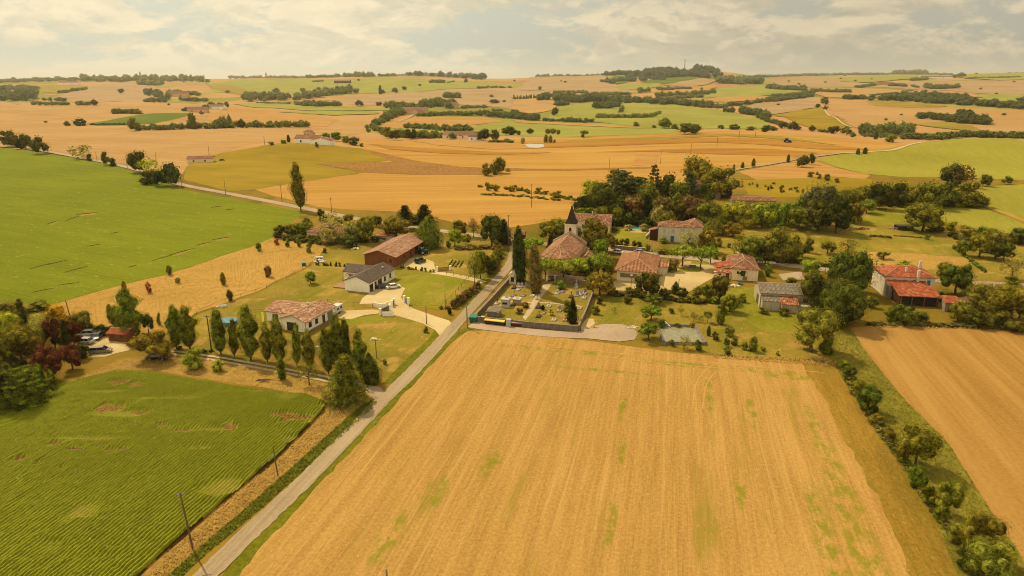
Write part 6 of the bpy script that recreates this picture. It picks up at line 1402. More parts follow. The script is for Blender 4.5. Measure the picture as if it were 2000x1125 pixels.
# ---- far hedgerows and woods that read as masses
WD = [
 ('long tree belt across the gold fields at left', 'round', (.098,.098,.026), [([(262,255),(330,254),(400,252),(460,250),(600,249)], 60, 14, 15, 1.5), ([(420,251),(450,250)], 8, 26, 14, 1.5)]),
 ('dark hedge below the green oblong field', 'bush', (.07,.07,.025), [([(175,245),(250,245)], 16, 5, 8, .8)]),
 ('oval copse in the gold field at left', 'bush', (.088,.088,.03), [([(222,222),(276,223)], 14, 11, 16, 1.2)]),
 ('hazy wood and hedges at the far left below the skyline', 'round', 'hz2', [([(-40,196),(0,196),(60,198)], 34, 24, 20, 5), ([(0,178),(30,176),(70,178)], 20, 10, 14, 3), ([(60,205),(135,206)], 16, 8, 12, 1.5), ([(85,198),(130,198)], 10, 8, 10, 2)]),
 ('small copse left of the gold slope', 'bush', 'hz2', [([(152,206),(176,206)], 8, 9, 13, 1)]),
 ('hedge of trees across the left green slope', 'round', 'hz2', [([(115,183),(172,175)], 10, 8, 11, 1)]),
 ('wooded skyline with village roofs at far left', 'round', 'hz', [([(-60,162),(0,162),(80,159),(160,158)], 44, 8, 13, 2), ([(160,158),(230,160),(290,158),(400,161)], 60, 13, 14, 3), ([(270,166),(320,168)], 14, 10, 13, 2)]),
 ('dark grove round the distant pink farmhouse', 'round', 'hz2', [([(282,184),(300,188),(330,196)], 16, 16, 12, 3), ([(285,200),(325,200)], 12, 10, 12, 1.5), ([(350,196),(405,199)], 16, 8, 12, 1.5), ([(330,184),(390,186)], 12, 10, 12, 2)]),
 ('wood around the distant farm above the green field', 'round', (.075,.078,.03), [([(357,218),(372,216)], 6, 8, 8, 1), ([(398,214),(430,212),(442,208)], 12, 12, 9, 2)]),
 ('hedge and poplar wood in the valley left of centre', 'round', 'hz2', [([(470,198),(520,196),(580,196),(600,194)], 36, 16, 14, 3), ([(580,207),(620,208),(662,208)], 26, 11, 14, 2), ([(500,202),(570,204)], 12, 5, 10, 1), ([(605,194),(640,186),(690,182)], 36, 15, 14, 3)]),
 ('wooded skyline strip left of centre', 'round', 'hz', [([(450,153),(520,152),(590,152)], 34, 7, 10, 1), ([(594,152),(652,152)], 20, 7, 10, 1), ([(655,151),(730,150)], 28, 10, 10, 1.2), ([(740,149),(775,149)], 12, 6, 8, 1)]),
 ('dark wood on the round hill left of centre', 'round', (.09,.095,.05), [([(757,141),(800,143)], 18, 9, 10, 1.5), ([(788,147),(860,150),(948,156)], 60, 12, 13, 2), ([(800,143),(850,144)], 20, 8, 11, 1.5)]),
 ('scattered hedge on the green hillside', 'round', 'hz2', [([(840,162),(868,162)], 10, 7, 9, 1), ([(873,162),(888,160)], 5, 3, 7, .5), ([(930,173),(970,172),(995,172)], 12, 5, 9, .8), ([(610,160),(630,160)], 6, 4, 8, .8)]),
 ('oval copse on the tan slope', 'bush', 'hz2', [([(866,191),(882,192),(897,192)], 12, 13, 15, 1)]),
 ('trees round the farm at the end of the pale track', 'round', (.09,.094,.03), [([(735,248),(745,240),(775,226),(792,222)], 34, 16, 16, 3), ([(755,212),(785,212),(818,216)], 20, 13, 15, 2), ([(825,214),(850,208),(885,212)], 26, 18, 15, 3), ([(815,228),(860,226),(920,226)], 40, 9, 12, 1.5), ([(900,212),(950,210)], 14, 6, 12, 1)]),
 ('tree line right of the tan slope farm', 'round', (.082,.085,.032), [([(930,226),(960,228),(1000,232)], 22, 12, 12, 1.5), ([(960,218),(985,217)], 5, 6, 10, 1)]),
 ('trees and hedges around the pink roofed hamlet', 'round', (.085,.088,.024), [([(725,252),(745,262),(760,268)], 12, 14, 14, 2), ([(755,268),(800,270),(850,270),(885,272)], 44, 15, 17, 2), ([(790,250),(830,252),(860,255)], 24, 11, 13, 2), ([(865,258),(900,256),(920,258)], 18, 14, 14, 1.5), ([(960,279),(1000,279)], 10, 8, 12, 1), ([(715,248),(720,260)], 6, 8, 8, 1)]),
 ('dark wood behind the green field in the middle', 'round', (.072,.076,.030), [([(1055,196),(1090,198),(1130,200),(1170,198)], 50, 17, 15, 3), ([(1085,206),(1110,206)], 10, 10, 13, 1), ([(1172,198),(1200,200),(1230,202)], 30, 16, 15, 2.5), ([(1160,212),(1190,212),(1205,209)], 22, 14, 15, 1.5), ([(1230,200),(1290,204),(1330,206),(1400,212)], 62, 14, 14, 2.5)]),
 ('long hedge line across the valley to the right', 'round', (.078,.08,.032), [([(1290,203),(1340,205),(1420,212)], 40, 9, 12, 1.5), ([(1400,212),(1440,206),(1500,200),(1585,190)], 46, 9, 13, 1.2), ([(1445,222),(1480,226),(1500,232)], 34, 15, 13, 1.5), ([(1418,220),(1435,220)], 8, 12, 9, 1)]),
 ('hedges under the mast hill', 'round', 'hz2', [([(1085,182),(1145,182)], 18, 6, 10, 1), ([(1175,186),(1230,186)], 20, 7, 12, 1.2), ([(1245,182),(1270,180)], 8, 11, 9, 1), ([(1285,176),(1350,175)], 18, 7, 10, 1), ([(1280,190),(1340,188),(1400,184)], 26, 11, 12, 1.5), ([(1300,198),(1330,194),(1375,190)], 18, 9, 12, 1)]),
 ('row of tiny poplars on the distant slope', 'column', 'hz2', [([(1003,195),(1054,192)], 15, 9, 4, .4)]),
 ('wood covering the mast hill', 'round', (.072,.078,.05), [([(1048,149),(1108,149)], 26, 9, 11, 1.2), ([(1112,148),(1148,148)], 14, 8, 11, 1), ([(1150,148),(1200,148),(1240,145)], 38, 9, 11, 1.5), ([(1240,144),(1280,136),(1335,131),(1380,138),(1400,146)], 90, 11, 14, 3), ([(1230,152),(1290,150),(1360,150),(1400,153)], 90, 14, 15, 5), ([(1200,160),(1250,158),(1300,156)], 40, 8, 12, 3), ([(1180,162),(1196,164)], 10, 10, 12, 2), ([(1272,142),(1310,138)], 20, 10, 12, 2)]),
 ('green wooded knoll right of the mast hill', 'round', (.092,.098,.05), [([(1402,162),(1440,164),(1486,164)], 60, 14, 15, 3)]),
 ('faint dark forest line along the right skyline', 'round', (.10,.11,.09), [([(1480,151),(1550,149),(1640,147),(1740,145)], 90, 5, 12, .8), ([(1460,152),(1500,150)], 12, 5, 9, .5)]),
 ('woods and hedges on the far right plain', 'round', 'hz', [([(1745,144),(1780,142),(1812,142)], 30, 11, 13, 1.5), ([(1818,140),(1860,140)], 10, 6, 9, 1), ([(1870,140),(1930,138),(2000,137)], 24, 4, 10, 1), ([(1975,140),(2020,138)], 10, 9, 12, 1), ([(1780,158),(1808,156)], 12, 7, 10, 1), ([(1860,152),(1880,150)], 6, 9, 10, 1), ([(1890,154),(1990,152)], 20, 4, 12, 1)]),
 ('hazy copses across the right plain', 'round', 'hz2', [([(1500,174),(1530,176),(1570,178)], 36, 11, 13, 2), ([(1585,180),(1660,182)], 24, 8, 9, 1.2), ([(1675,172),(1715,166)], 20, 6, 12, 1), ([(1740,168),(1768,170)], 12, 7, 12, 1), ([(1780,170),(1795,172)], 6, 5, 9, 1), ([(1805,172),(1830,175),(1870,172)], 24, 10, 12, 1.2), ([(1762,180),(1782,180)], 6, 4, 10, .5), ([(1500,198),(1540,194),(1586,188)], 44, 13, 14, 2), ([(1800,182),(1808,181)], 4, 7, 8, .5)]),
 ('dark woods along the right hillside', 'round', (.066,.07,.026), [([(1645,194),(1690,194)], 18, 10, 14, 1.5), ([(1712,196),(1760,198),(1830,202),(1900,206),(1990,213),(2100,216)], 110, 15, 17, 3), ([(1760,190),(1830,192),(1900,196)], 50, 12, 15, 2), ([(1700,188),(1750,184)], 16, 5, 12, 1), ([(1985,200),(2100,200)], 14, 10, 16, 2)]),
 ('dense dark grove alone in the right gold field', 'round', (.052,.056,.016), [([(1802,232),(1830,234),(1860,238)], 26, 14, 17, 2.5), ([(1860,238),(1890,242),(1928,244)], 30, 20, 20, 3), ([(1870,226),(1895,226)], 6, 12, 16, 2)]),
 ('poplar grove at the right below the gold field', 'round', (.10,.104,.03), [([(1678,266),(1720,266),(1780,262)], 44, 24, 18, 3), ([(1690,268),(1750,270)], 14, 10, 12, 1)]),
 ('long dark belt behind the sunflower hill', 'round', (.068,.07,.018), [([(1760,272),(1820,274),(1880,268),(2000,270),(2200,276)], 110, 14, 18, 2)]),
 ('curved hedge line right of the gold hill', 'round', (.07,.074,.024), [([(1480,232),(1505,240),(1530,248),(1560,254)], 26, 10, 11, 1.2), ([(1500,254),(1512,256)], 6, 10, 12, 1), ([(1602,258),(1625,260)], 6, 8, 10, .8)]),
 ('shrubs in the middle of the big green field', 'bush', (.12,.12,.034), [([(1165,231),(1200,231),(1245,231),(1275,229),(1290,222)], 46, 9, 12, 1.5), ([(1208,222),(1218,216)], 4, 12, 9, 1)]),
 ('trees left of the big green field', 'round', (.08,.084,.03), [([(1000,232),(1020,234),(1050,236)], 24, 14, 14, 2), ([(1062,238),(1095,238),(1140,240),(1158,240)], 22, 9, 11, 1), ([(1105,238),(1118,238)], 3, 14, 10, 1), ([(1000,226),(1015,226)], 5, 15, 14, 1)]),
 ('scrub on the earth mound behind the gold field', 'bush', 'olv', [([(940,366),(1000,370),(1060,380),(1120,392)], 40, 6, 12, 4), ([(940,380),(1010,384),(1100,392)], 24, 4, 12, 2)]),
 ('scrub and young trees on the dry slope at right', 'bush', 'olv', [([(1470,360),(1530,372),(1600,378)], 26, 6, 6, 8)]),
 ('thick undergrowth of the village park', 'bush', 'cyp', [([(1146,420),(1200,424),(1260,430),(1320,434),(1390,432)], 60, 44, 36, 6), ([(1150,432),(1200,440),(1290,446),(1380,446)], 40, 22, 26, 4)]),
 ('tangled thicket in the belt below the sunflower hill', 'bush', 'olv', [([(1640,404),(1700,396),(1760,396),(1830,402),(1905,404)], 60, 34, 36, 6)]),
 ('shrubby bank below the village square', 'bush', (.08,.07,.022), [([(1190,578),(1240,580),(1290,586),(1340,590),(1400,594)], 46, 10, 16, 3)]),
 ('ivy and weeds along the right field edge', 'bush', (.10,.09,.024), [([(1700,636),(1760,636),(1840,638),(2000,644)], 50, 8, 20, 1.5)]),
 ('undergrowth in the left garden', 'bush', (.08,.08,.02), [([(0,672),(60,690),(110,712)], 26, 22, 30, 6), ([(0,790),(30,792),(80,780)], 14, 18, 26, 4), ([(140,650),(230,648),(300,664)], 26, 12, 18, 4), ([(300,676),(420,690)], 8, 8, 14, 4)]),
 ('rough shrubs between the willow and the barn', 'bush', (.09,.09,.024), [([(560,470),(640,478),(700,474),(760,470)], 34, 12, 20, 3), ([(740,446),(800,452),(860,456)], 14, 7, 16, 2)]),
 ('roadside bushes opposite the orchard', 'bush', (.07,.065,.02), [([(1500,508),(1560,514),(1620,522),(1700,530)], 26, 9, 18, 1.5)]),
 ('orchard hedge at the right side', 'bush', (.09,.085,.022), [([(1860,462),(1900,478),(1950,498)], 16, 14, 22, 3), ([(1960,470),(2000,478)], 8, 16, 22, 3)]),
]
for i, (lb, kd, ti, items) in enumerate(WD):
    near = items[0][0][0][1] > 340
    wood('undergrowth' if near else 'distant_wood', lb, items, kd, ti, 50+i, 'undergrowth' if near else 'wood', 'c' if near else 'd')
# ------------------------------------------------------------------ things that stand about
def W2(px, py): return at(px, py)
def walls(name, label, cat, pts, h, t, mat, cap=None):
    P0 = at(*pts[0]); e = tag(empty(name, P0), label, cat); b = MB(); c = MB(); P = [at(*p)-P0 for p in pts]
    for i in range(len(P)-1):
        d = P[i+1]-P[i]; M = Matrix.Translation(P[i]) @ Matrix.Rotation(math.atan2(d.y, d.x), 4, 'Z'); L = d.xy.length; ov = 0 if i else t/2
        b.box(-ov, L+t/2, -t/2, t/2, -.3, h, 0, M); c.box(-ov-.03, L+t/2+.03, -t/2-.05, t/2+.05, h, h+.09, 0, M)
    b.build('wall', MATS[mat], e)
    if cap: c.build('coping', MATS[cap] if isinstance(cap, str) else cap, e)
    return e
walls('cemetery_wall', 'old rubble wall of the cemetery along the village road', 'wall', [(926,627),(963,587),(1001,544)], 1.5, .5, 'rubble', 'stone_grey')
walls('cemetery_wall', 'streaked concrete wall along the front of the cemetery', 'wall', [(929,629),(1000,636),(1034,640),(1128,648)], 1.55, .25, 'concrete_stained', 'stone_grey')
walls('cemetery_wall', 'brown rendered wall on the right side of the cemetery', 'wall', [(1130,647),(1146,610),(1158,577)], 1.6, .35, 'rubble', 'stone_grey')
walls('cemetery_wall', 'back wall of the cemetery right of the gate', 'wall', [(1086,551),(1115,555),(1156,562)], 1.8, .4, 'rubble', 'stone_grey')
walls('garden_wall', 'long stone retaining wall of the pool lawn along the road', 'wall', [(1194,486),(1258,492)], 1.5, .4, 'rubble', 'stone')
walls('garden_wall', 'pale low wall behind the swimming pool', 'wall', [(1231,430),(1263,431)], 1.6, .3, 'stone', None)
walls('garden_wall', 'sloping pale wall left of the grey house', 'wall', [(1261,466),(1279,446)], 1.1, .3, 'stone_pale', None)
walls('church_wall', 'ochre rendered wall below the bright plane trees', 'wall', [(1074,545),(1100,548),(1142,552)], 1.9, .3, 'stone', None)
# driveway entrances
for pts, lb in (([(731,598),(738,601),(750,602),(757,597)], 'curved white wall at the upper driveway entrance'), ([(748,618),(768,618)], 'pale block wall beside the dark sliding gate')):
    walls('driveway_wall', lb, 'wall', pts, 1.3, .25, 'plaster_white', None)
def gate(px, py, ang, L_, h, label, col, name='gate'):
    P = at(px, py); e = tag(empty(name, P, math.radians(ang)), label, 'gate')
    for s, nm in ((0, 'pillar'), (L_, 'pillar')):
        b = MB(); b.box(s-.25, s+.25, -.25, .25, -.1, h+.3); b.box(s-.32, s+.32, -.32, .32, h+.3, h+.4); b.build(nm, MATS['plaster_white'], e)
    b = MB(); b.box(.3, L_-.3, -.04, .04, .1, .2); b.box(.3, L_-.3, -.04, .04, h-.15, h); n_ = int(L_/.22)
    for i in range(1, n_): x = .3+(L_-.6)*i/n_; b.box(x-.05, x+.05, -.03, .03, .2, h-.15)
    b.build('gate_leaf', col, e); return e
DG = plain('gate_dark', C(74,70,58), .5); RG = plain('gate_red', C(160,62,48), .6)
gate(743, 616, 62, 4.2, 1.6, 'dark slatted gate between white pillars at the lower driveway', DG)
gate(790, 591, -52, 2.4, 1.7, 'grey white slatted gate panel right of the driveway', plain('gate_pale', C(196,184,160)))
gate(766, 599, 80, 1.8, 1.5, 'small dark gate leaf at the upper driveway', DG)
gate(854, 530, 18, 4.4, 1.2, 'red painted gate at the garden of the timber barn', RG)
gate(1067.5, 549, -4, 2.8, 1.6, 'dark iron cemetery gate between two stone pillars', BLACK, 'cemetery_gate')
def fence(label, pts, h, gap, col=WOODP, rails=1):
    P0 = at(*pts[0]); e = tag(empty('fence', P0), label, 'fence'); r_ = MB()
    for i in range(len(pts)-1):
        a = at(*pts[i])-P0; c = at(*pts[i+1])-P0; n_ = max(1, int((c-a).length/gap))
        for k in range(n_+(i == len(pts)-2)):
            p = a.lerp(c, k/n_); b = MB(); b.tube(p-Vector((0, 0, .1)), p+Vector((0, 0, h)), .06, .05, 6); b.build('post', col, e)
        for q in range(rails): z = h*(.9-.4*q); r_.tube(a+Vector((0, 0, z)), c+Vector((0, 0, z)), .035, .035, 5)
    r_.build('rail', col, e); return e
fence('brown rail fence at the red gate of the timber barn garden', [(872,536),(915,545)], 1.2, 2.5, plain('rail_red', C(150,84,52)), 2)
fence('wire fence between the dry meadow and the lawns', [(384,614),(440,590),(500,572),(560,545),(606,518)], 1.1, 5)
fence('wire fence around the mown lawn beside the dark roofed house', [(800,602),(832,606),(862,603),(890,575),(912,548)], 1.3, 3.5)
fence('wire fence along the lower side of the dark roofed house lawn', [(640,592),(690,598),(728,600)], 1.2, 4)
# --- poles
def pole(px, py, top, label, r=.14, mat=WOODP, arm=True, lean=(0, 0), name='utility_pole', cat='pole', group=None):
    P = at(px, py); h = top_h(P, top); k = max(1, P.y/450); e = tag(empty(name, P, math.radians(13)), label, cat, group); T_ = Vector((lean[0], lean[1], h))
    b = MB(); b.tube((0, 0, -.2), T_, r*k*1.15, r*k*.75, 8); b.build('shaft', mat, e)
    if arm:
        b = MB(); w_ = .55*k**.5; b.box(T_.x-w_, T_.x+w_, T_.y-.05*k, T_.y+.05*k, h-.35, h-.25+.06*k)
        for s in (-1, 0, 1): b.tube((T_.x+s*w_*.85, T_.y, h-.25), (T_.x+s*w_*.85, T_.y, h-.02), .05*k, .05*k, 6)
        b.build('crossarm', METAL, e)
    return e
pole(377, 1073, 964, 'thick leaning wooden pole beside the road near the bottom left', .13, WOODP, True, (-.55, .3))
pole(543, 930, 872, 'thin dark pole on the dry verge beside the crop field', .10, WOODP, False, (-.25, 0))
pole(913, 641, 597, 'concrete pole at the corner where the bins stand', .17, CONC, False, (-.1, 0))
pole(833, 633, 602, 'pole on the lawn corner at the driveway mouth', .12, WOODP, False)
pole(870, 606, 568, 'slim pole rising from the lawn fence corner', .10, WOODP, False)
pole(758, 1165, 1111, 'pole whose tip shows at the bottom edge', .15, CONC, False)
pole(736, 700, 663, 'T shaped pole on the triangular lawn', .13, CONC, True, (-.1, 0))
pole(413, 683, 616, 'dark pole between the second and third poplar', .14, plain('pole_dark', C(80,62,40)), True)
pole(143, 640, 586, 'wooden pole leaning out of the maroon trees', .14, WOODP, False, (-.5, 0))
for px, py, tp, lb in ((648,417,386,'pole beside the far road in front of the gold field'),(551,394,362,'pole beside the far road left of the leaning poplar'),(1038,405,360,'pole alone in the gold field behind the church'),
    (1129,420,385,'pole just right above the church spire'),(993,480,420,'tall pole with crossarm at the road junction'),(986,470,436,'thin mast at the road junction'),(1708,541,508,'pole at the road behind the farmhouse'),(1245,499,471,'pole with signs at the village roadside')):
    pole(px, py, tp, lb, .13)
PGp = 'poles carrying the line over the gold hill'
for i, (px, py, tp) in enumerate(((1190,328,309),(1290,320,295),(1349,302,280),(1400,287,267),(1443,272,255),(1475,268,257))): pole(px, py, tp, ['first','second','third','fourth','fifth','last'][i]+' pole of the line climbing the gold hill', .12, WOODP, False, group=PGp)
for i, (px, py, tp) in enumerate(((137,301,285),(190,316,296),(249,329,304),(305,311,297),(409,305,284),(356,369,342),(441,380,350),(517,283,265))): pole(px, py, tp, ['far left pole beside the far road','pole right of the airy tree at the far road','pole left of the large dark group at the far road','pole in the gold field behind the large dark group','pole behind the small pale building','pole at the road right of the large dark group','pole in the olive meadow beside the road','pole left of the crest farmhouse'][i], .12, WOODP, False)
def lamp(px, py, top, label, shaft=METAL):
    P = at(px, py); h = top_h(P, top); e = tag(empty('street_lamp', P), label, 'street lamp'); b = MB(); b.tube((0, 0, 0), (0, 0, h-.25), .1, .07, 8); b.build('shaft', shaft, e)
    b = MB(); b.tube((0, 0, h-.3), (0, 0, h-.05), .12, .42, 10); b.tube((0, 0, h-.05), (0, 0, h), .45, .38, 10); b.build('lamp_head', WHITE, e)
lamp(1232, 568, 537, 'orange brown street lamp with white cap before the hall', plain('lamp_brown', C(176,100,52))); lamp(1289, 530, 500, 'grey street lamp at the upper corner of the square'); lamp(1394, 560, 530, 'street lamp with white cap beside the low annex')
for px, lb in ((1269.5, 'left of the three pale flagpoles at the roadside'), (1276, 'middle of the three pale flagpoles at the roadside'), (1282, 'right of the three pale flagpoles at the roadside')):
    P = at(px, 501); e = tag(empty('flagpole', P), lb, 'flagpole'); b = MB(); h = top_h(P, 474 if px < 1270 else 476); b.tube((0, 0, 0), (0, 0, h), .09, .05, 8); b.ball((0, 0, h+.05), .12); b.build('mast', WHITE, e); b = MB(); b.tube((0, 0, 0), (0, 0, .25), .25, .2, 8); b.build('base', METAL, e)
P = at(1325, 565); b = MB(); b.tube((0, 0, 0), (0, 0, 3.2), .12, .1, 8); b.tube((0, 0, 3.2), (0, 0, 3.3), .16, .16, 8); o = b.build('bollard_post', SHUT_B); o.location = P; tag(o, 'teal post at the lower edge of the square', 'post')
# --- roadside marker
P = at(731, 828); b = MB(); b.box(-.07, .07, -.05, .05, 0, .95); o = b.build('road_marker', [WHITE]); o.location = P; tag(o, 'small white and red marker post on the verge', 'marker post'); b = MB(); b.box(-.075, .075, -.055, .055, .72, .84); b.build('reflector', RG, o)
# --- vehicles
CARP = objcol('car_paint', .28, .6, .03); TYRE = plain('tyre', (.02, .02, .02), .85); RIM = plain('rim', (.45, .44, .42), .35, .05, 2, .6, .6); CGL = plain('car_glass', (.02, .025, .03), .08, .1, 1, .8); LITE = plain('headlight', (.75, .73, .65), .2); RLITE = plain('tail_light', (.4, .03, .02), .3)
def extr(prof, hw, hw2=None, zsplit=None):
    """side profile (x,z) pushed out to a body, narrower above zsplit"""
    f = lambda z: hw if not hw2 or z < zsplit else hw2; k = len(prof)
    return [(x, -f(z), z) for x, z in prof]+[(x, f(z), z) for x, z in prof], [tuple(range(k)), tuple(range(2*k-1, k-1, -1))]+[(i, k+i, k+(i+1) % k, (i+1) % k) for i in range(k)]
def car(px, py, ang, col, label, kind='hatch', L=None):
    P = at(px, py)+Vector((0, 0, .1)); e = tag(empty('parked_car', P, math.radians(ang), (1.02, 1.02, 1.02)), label, 'car'); K = {'hatch': (4.1, 1.45, (-1.75, -1.15, .75, 1.35)), 'estate': (4.8, 1.48, (-2.25, -1.85, .75, 1.5)), 'sedan': (4.5, 1.40, (-1.65, -.95, .65, 1.4)), 'suv': (4.4, 1.75, (-2.1, -1.95, .55, 1.05)), 'van': (5.2, 2.2, (-2.5, -2.45, 1.2, 1.75))}[kind]
    Lh = K[0]/2; H_ = K[1]; r0, r1, f1, f0 = K[2]; sh = .88 if kind not in ('suv', 'van') else 1.05
    body = [(-Lh, .35), (-Lh+.05, .7), (-Lh+.12, sh-.02), (r0, sh), (f0, sh), (Lh-.35, sh-.18), (Lh-.05, .62), (Lh, .35), (Lh-.2, .24), (-Lh+.2, .24)]
    b = MB(); v, f = extr(body[::-1], .84); b.add(v, f); o = b.build('body', CARP, e); bv = o.modifiers.new('b', 'BEVEL'); bv.width = .06; bv.segments = 2; bv.limit_method = 'ANGLE'; o.color = (*col, 1)
    rf = [(r1, H_-.02), (f1, H_), (f1-.05, H_-.06), (r1+.05, H_-.06)]
    b = MB(); g = [(r0+.02, sh+.002), (f0-.02, sh+.002), (f1+.02, H_-.05), (r1-.02, H_-.05)]; v, f = extr(g, .80, .66, sh+.1); b.add(v, f); b.build('windows', CGL, e)
    b = MB(); b.box(r1-.03, f1+.03, -.68, .68, H_-.05, H_+.02); o2 = b.build('roof', CARP, e); o2.color = (*col, 1); bv = o2.modifiers.new('b', 'BEVEL'); bv.width = .03; bv.segments = 2
    b = MB(); 
    for s in (-1, 1):
        for xa, xb in ((r0, r1), (f0, f1), ((r0+f0)/2, (r1+f1)/2)): b.tube((xa, s*.80, sh), (xb, s*.665, H_-.03), .04, .04, 5)
    o3 = b.build('pillars', CARP, e); o3.color = (*col, 1)
    for x in (-Lh*.62, Lh*.64):
        for s in (-1, 1):
            b = MB(); b.tube((x, s*.68, .32), (x, s*.87, .32), .32, .32, 14); w_ = b.build('wheel', TYRE, e); b = MB(); b.tube((x, s*.872, .32), (x, s*.885, .32), .2, .18, 10); b.build('rim', RIM, w_)
    for s in (-1, 1):
        b = MB(); b.box(Lh-.14, Lh+.01, s*.6-.16, s*.6+.16, .58, .72); b.build('headlight', LITE, e); b = MB(); b.box(-Lh-.01, -Lh+.12, s*.68-.1, s*.68+.1, .6, .8); b.build('tail_light', RLITE, e)
    return e
car(197, 689, 12, (.20, .17, .13), 'grey brown estate car parked on the pale yard', 'estate')
car(168, 671, 172, (.42, .42, .40), 'silver car parked at the edge of the maroon trees', 'hatch'); car(192, 661, -80, (.08, .09, .09), 'dark small car parked behind the estate car', 'hatch')
car(172, 656, 190, (.5, .5, .48), 'light car half hidden behind the maroon tree', 'hatch'); car(308, 702, 4, (.012, .012, .014), 'black car parked in the shade of the spreading tree', 'sedan')
car(749, 563, 20, (.02, .02, .025), 'dark car parked beside the white one on the driveway', 'hatch'); car(768, 563, 28, (.72, .70, .64), 'white car parked on the yellow gravel driveway', 'sedan')
car(821, 513, 55, (.03, .05, .035), 'dark green off road car on the barn yard', 'suv'); car(1207, 495, -38, (.78, .76, .70), 'white car on the village road near the planes', 'hatch'); car(1249, 495, -10, (.30, .32, .32), 'grey car parked behind the village hall roof', 'hatch')
car(434, 314, 10, (.03, .05, .06), 'dark car on the meadow beside the small pale building', 'hatch')
# caravan, trailers, tractor
def caravan(px, py, ang, label, s=1.):
    P = at(px, py); e = tag(empty('caravan', P, math.radians(ang), (s, s, s)), label, 'caravan'); b = MB(); v, f = extr([(-2.3, .5), (2.3, .5), (2.5, 1.3), (2.2, 2.35), (-2.1, 2.4), (-2.45, 1.4)][::-1], 1.05); b.add(v, f); o = b.build('body', WHITE, e); m_ = o.modifiers.new('b', 'BEVEL'); m_.width = .18; m_.segments = 3
    for x0, x1 in ((-1.4, -.3), (.5, 1.5)): b = MB(); b.box(x0, x1, -1.07, -1.02, 1.3, 1.9); b.build('window', PANE, e)
    for s_ in (-1, 1): b = MB(); b.tube((0, s_*.9, .33), (0, s_*1.08, .33), .33, .33, 12); b.build('wheel', TYRE, e)
    b = MB(); b.tube((2.3, 0, .5), (3.6, 0, .45), .06, .06, 6); b.build('drawbar', METAL, e)
caravan(657, 612, 75, 'white rounded caravan at the end of the bungalow')
caravan(624, 509, 10, 'white trailer parked among clutter in the upper garden', .6)
def tractor(px, py, ang, col, label, s=1.):
    P = at(px, py); e = tag(empty('tractor', P, math.radians(ang), (s, s, s)), label, 'tractor'); b = MB(); b.box(.2, 2.3, -.4, .4, .8, 1.55); b.box(-.9, .2, -.55, .55, .7, 1.2); o = b.build('bonnet', plain('tractor_paint', col), e)
    b = MB(); b.box(-1.0, .3, -.65, .65, 1.2, 2.4); b.build('cab', CGL, e); b = MB(); b.box(-1.1, .4, -.75, .75, 2.4, 2.55); b.build('roof', plain('tractor_paint', col), e)
    for x, r_ in ((-.7, .85), (1.8, .55)):
        for q in (-1, 1): b = MB(); b.tube((x, q*.65, r_), (x, q*1.05, r_), r_, r_, 16); w_ = b.build('wheel', TYRE, e); b = MB(); b.tube((x, q*1.06, r_), (x, q*1.08, r_), r_*.5, r_*.45, 10); b.build('rim', RIM, w_)
tractor(826, 497, 40, C(60,90,110), 'dark tractor parked under the barn eaves'); tractor(1537, 279, 10, C(50,80,130), 'tiny blue tractor working on the far gold field', 1.6)
# --- bins and boxes by the cemetery wall
def box_bin(px, py, w_, d_, h, body, lid, label, cat, group=None, name='wheelie_bin', ang=-14, legs=True):
    P = at(px, py); e = tag(empty(name, P, math.radians(ang)), label, cat, group); b = MB(); t = .88
    b.add([(-w_/2*t, -d_/2*t, .08), (w_/2*t, -d_/2*t, .08), (w_/2*t, d_/2*t, .08), (-w_/2*t, d_/2*t, .08), (-w_/2, -d_/2, h*.9), (w_/2, -d_/2, h*.9), (w_/2, d_/2, h*.9), (-w_/2, d_/2, h*.9)], [(3,2,1,0),(4,5,6,7),(0,1,5,4),(1,2,6,5),(2,3,7,6),(3,0,4,7)]); b.build('body', body, e)
    b = MB(); b.add([(-w_/2-.03, -d_/2-.07, h*.78), (w_/2+.03, -d_/2-.07, h*.78), (w_/2+.03, d_/2+.03, h*.91), (-w_/2-.03, d_/2+.03, h*.91), (-w_/2, -d_/2-.05, h*.9), (w_/2, -d_/2-.05, h*.9), (w_/2, d_/2, h*1.12), (-w_/2, d_/2, h*1.12)], [(3,2,1,0),(4,5,6,7),(0,1,5,4),(1,2,6,5),(2,3,7,6),(3,0,4,7)]); b.build('lid', lid, e)
    if legs:
        for s in (-1, 1): b = MB(); b.tube((s*w_*.4, d_*.35, .1), (s*w_*.46, d_*.35, .1), .1, .1, 8); b.build('wheel', TYRE, e)
    return e
GRN = plain('bin_green', C(28,112,84), .45); GRL = plain('bin_green_lid', C(50,140,104), .45); DKB = plain('bin_dark', C(62,46,36), .5); YEL = plain('bin_yellow', (.80,.52,.05), .45); PNK = plain('bin_pale', C(222,176,150), .5); BRN = plain('bin_brown', C(104,52,40), .5)
box_bin(925, 628.5, 2.0, 1.7, 1.75, GRN, GRL, 'large green waste container at the road corner', 'container', None, 'waste_container', -10, False)
for i, px in enumerate((950, 955.5, 961, 966.5, 972, 977.5, 983)):
    box_bin(px, 632+i*.6, .8, 1.1, 1.35, DKB, YEL, ['leftmost', 'second', 'third', 'middle', 'fifth', 'sixth', 'rightmost'][i]+' yellow lidded bin of the row at the cemetery wall', 'bin', 'yellow lidded bins at the cemetery wall')
for i, px in enumerate((1002, 1009, 1016)): box_bin(px, 636.5+i*.5, 1.0, 1.0, 1.2, BRN, PNK, ['left', 'middle', 'right'][i]+' brown bin with pale lid of the three beside the white box', 'bin', 'brown bins at the cemetery wall')
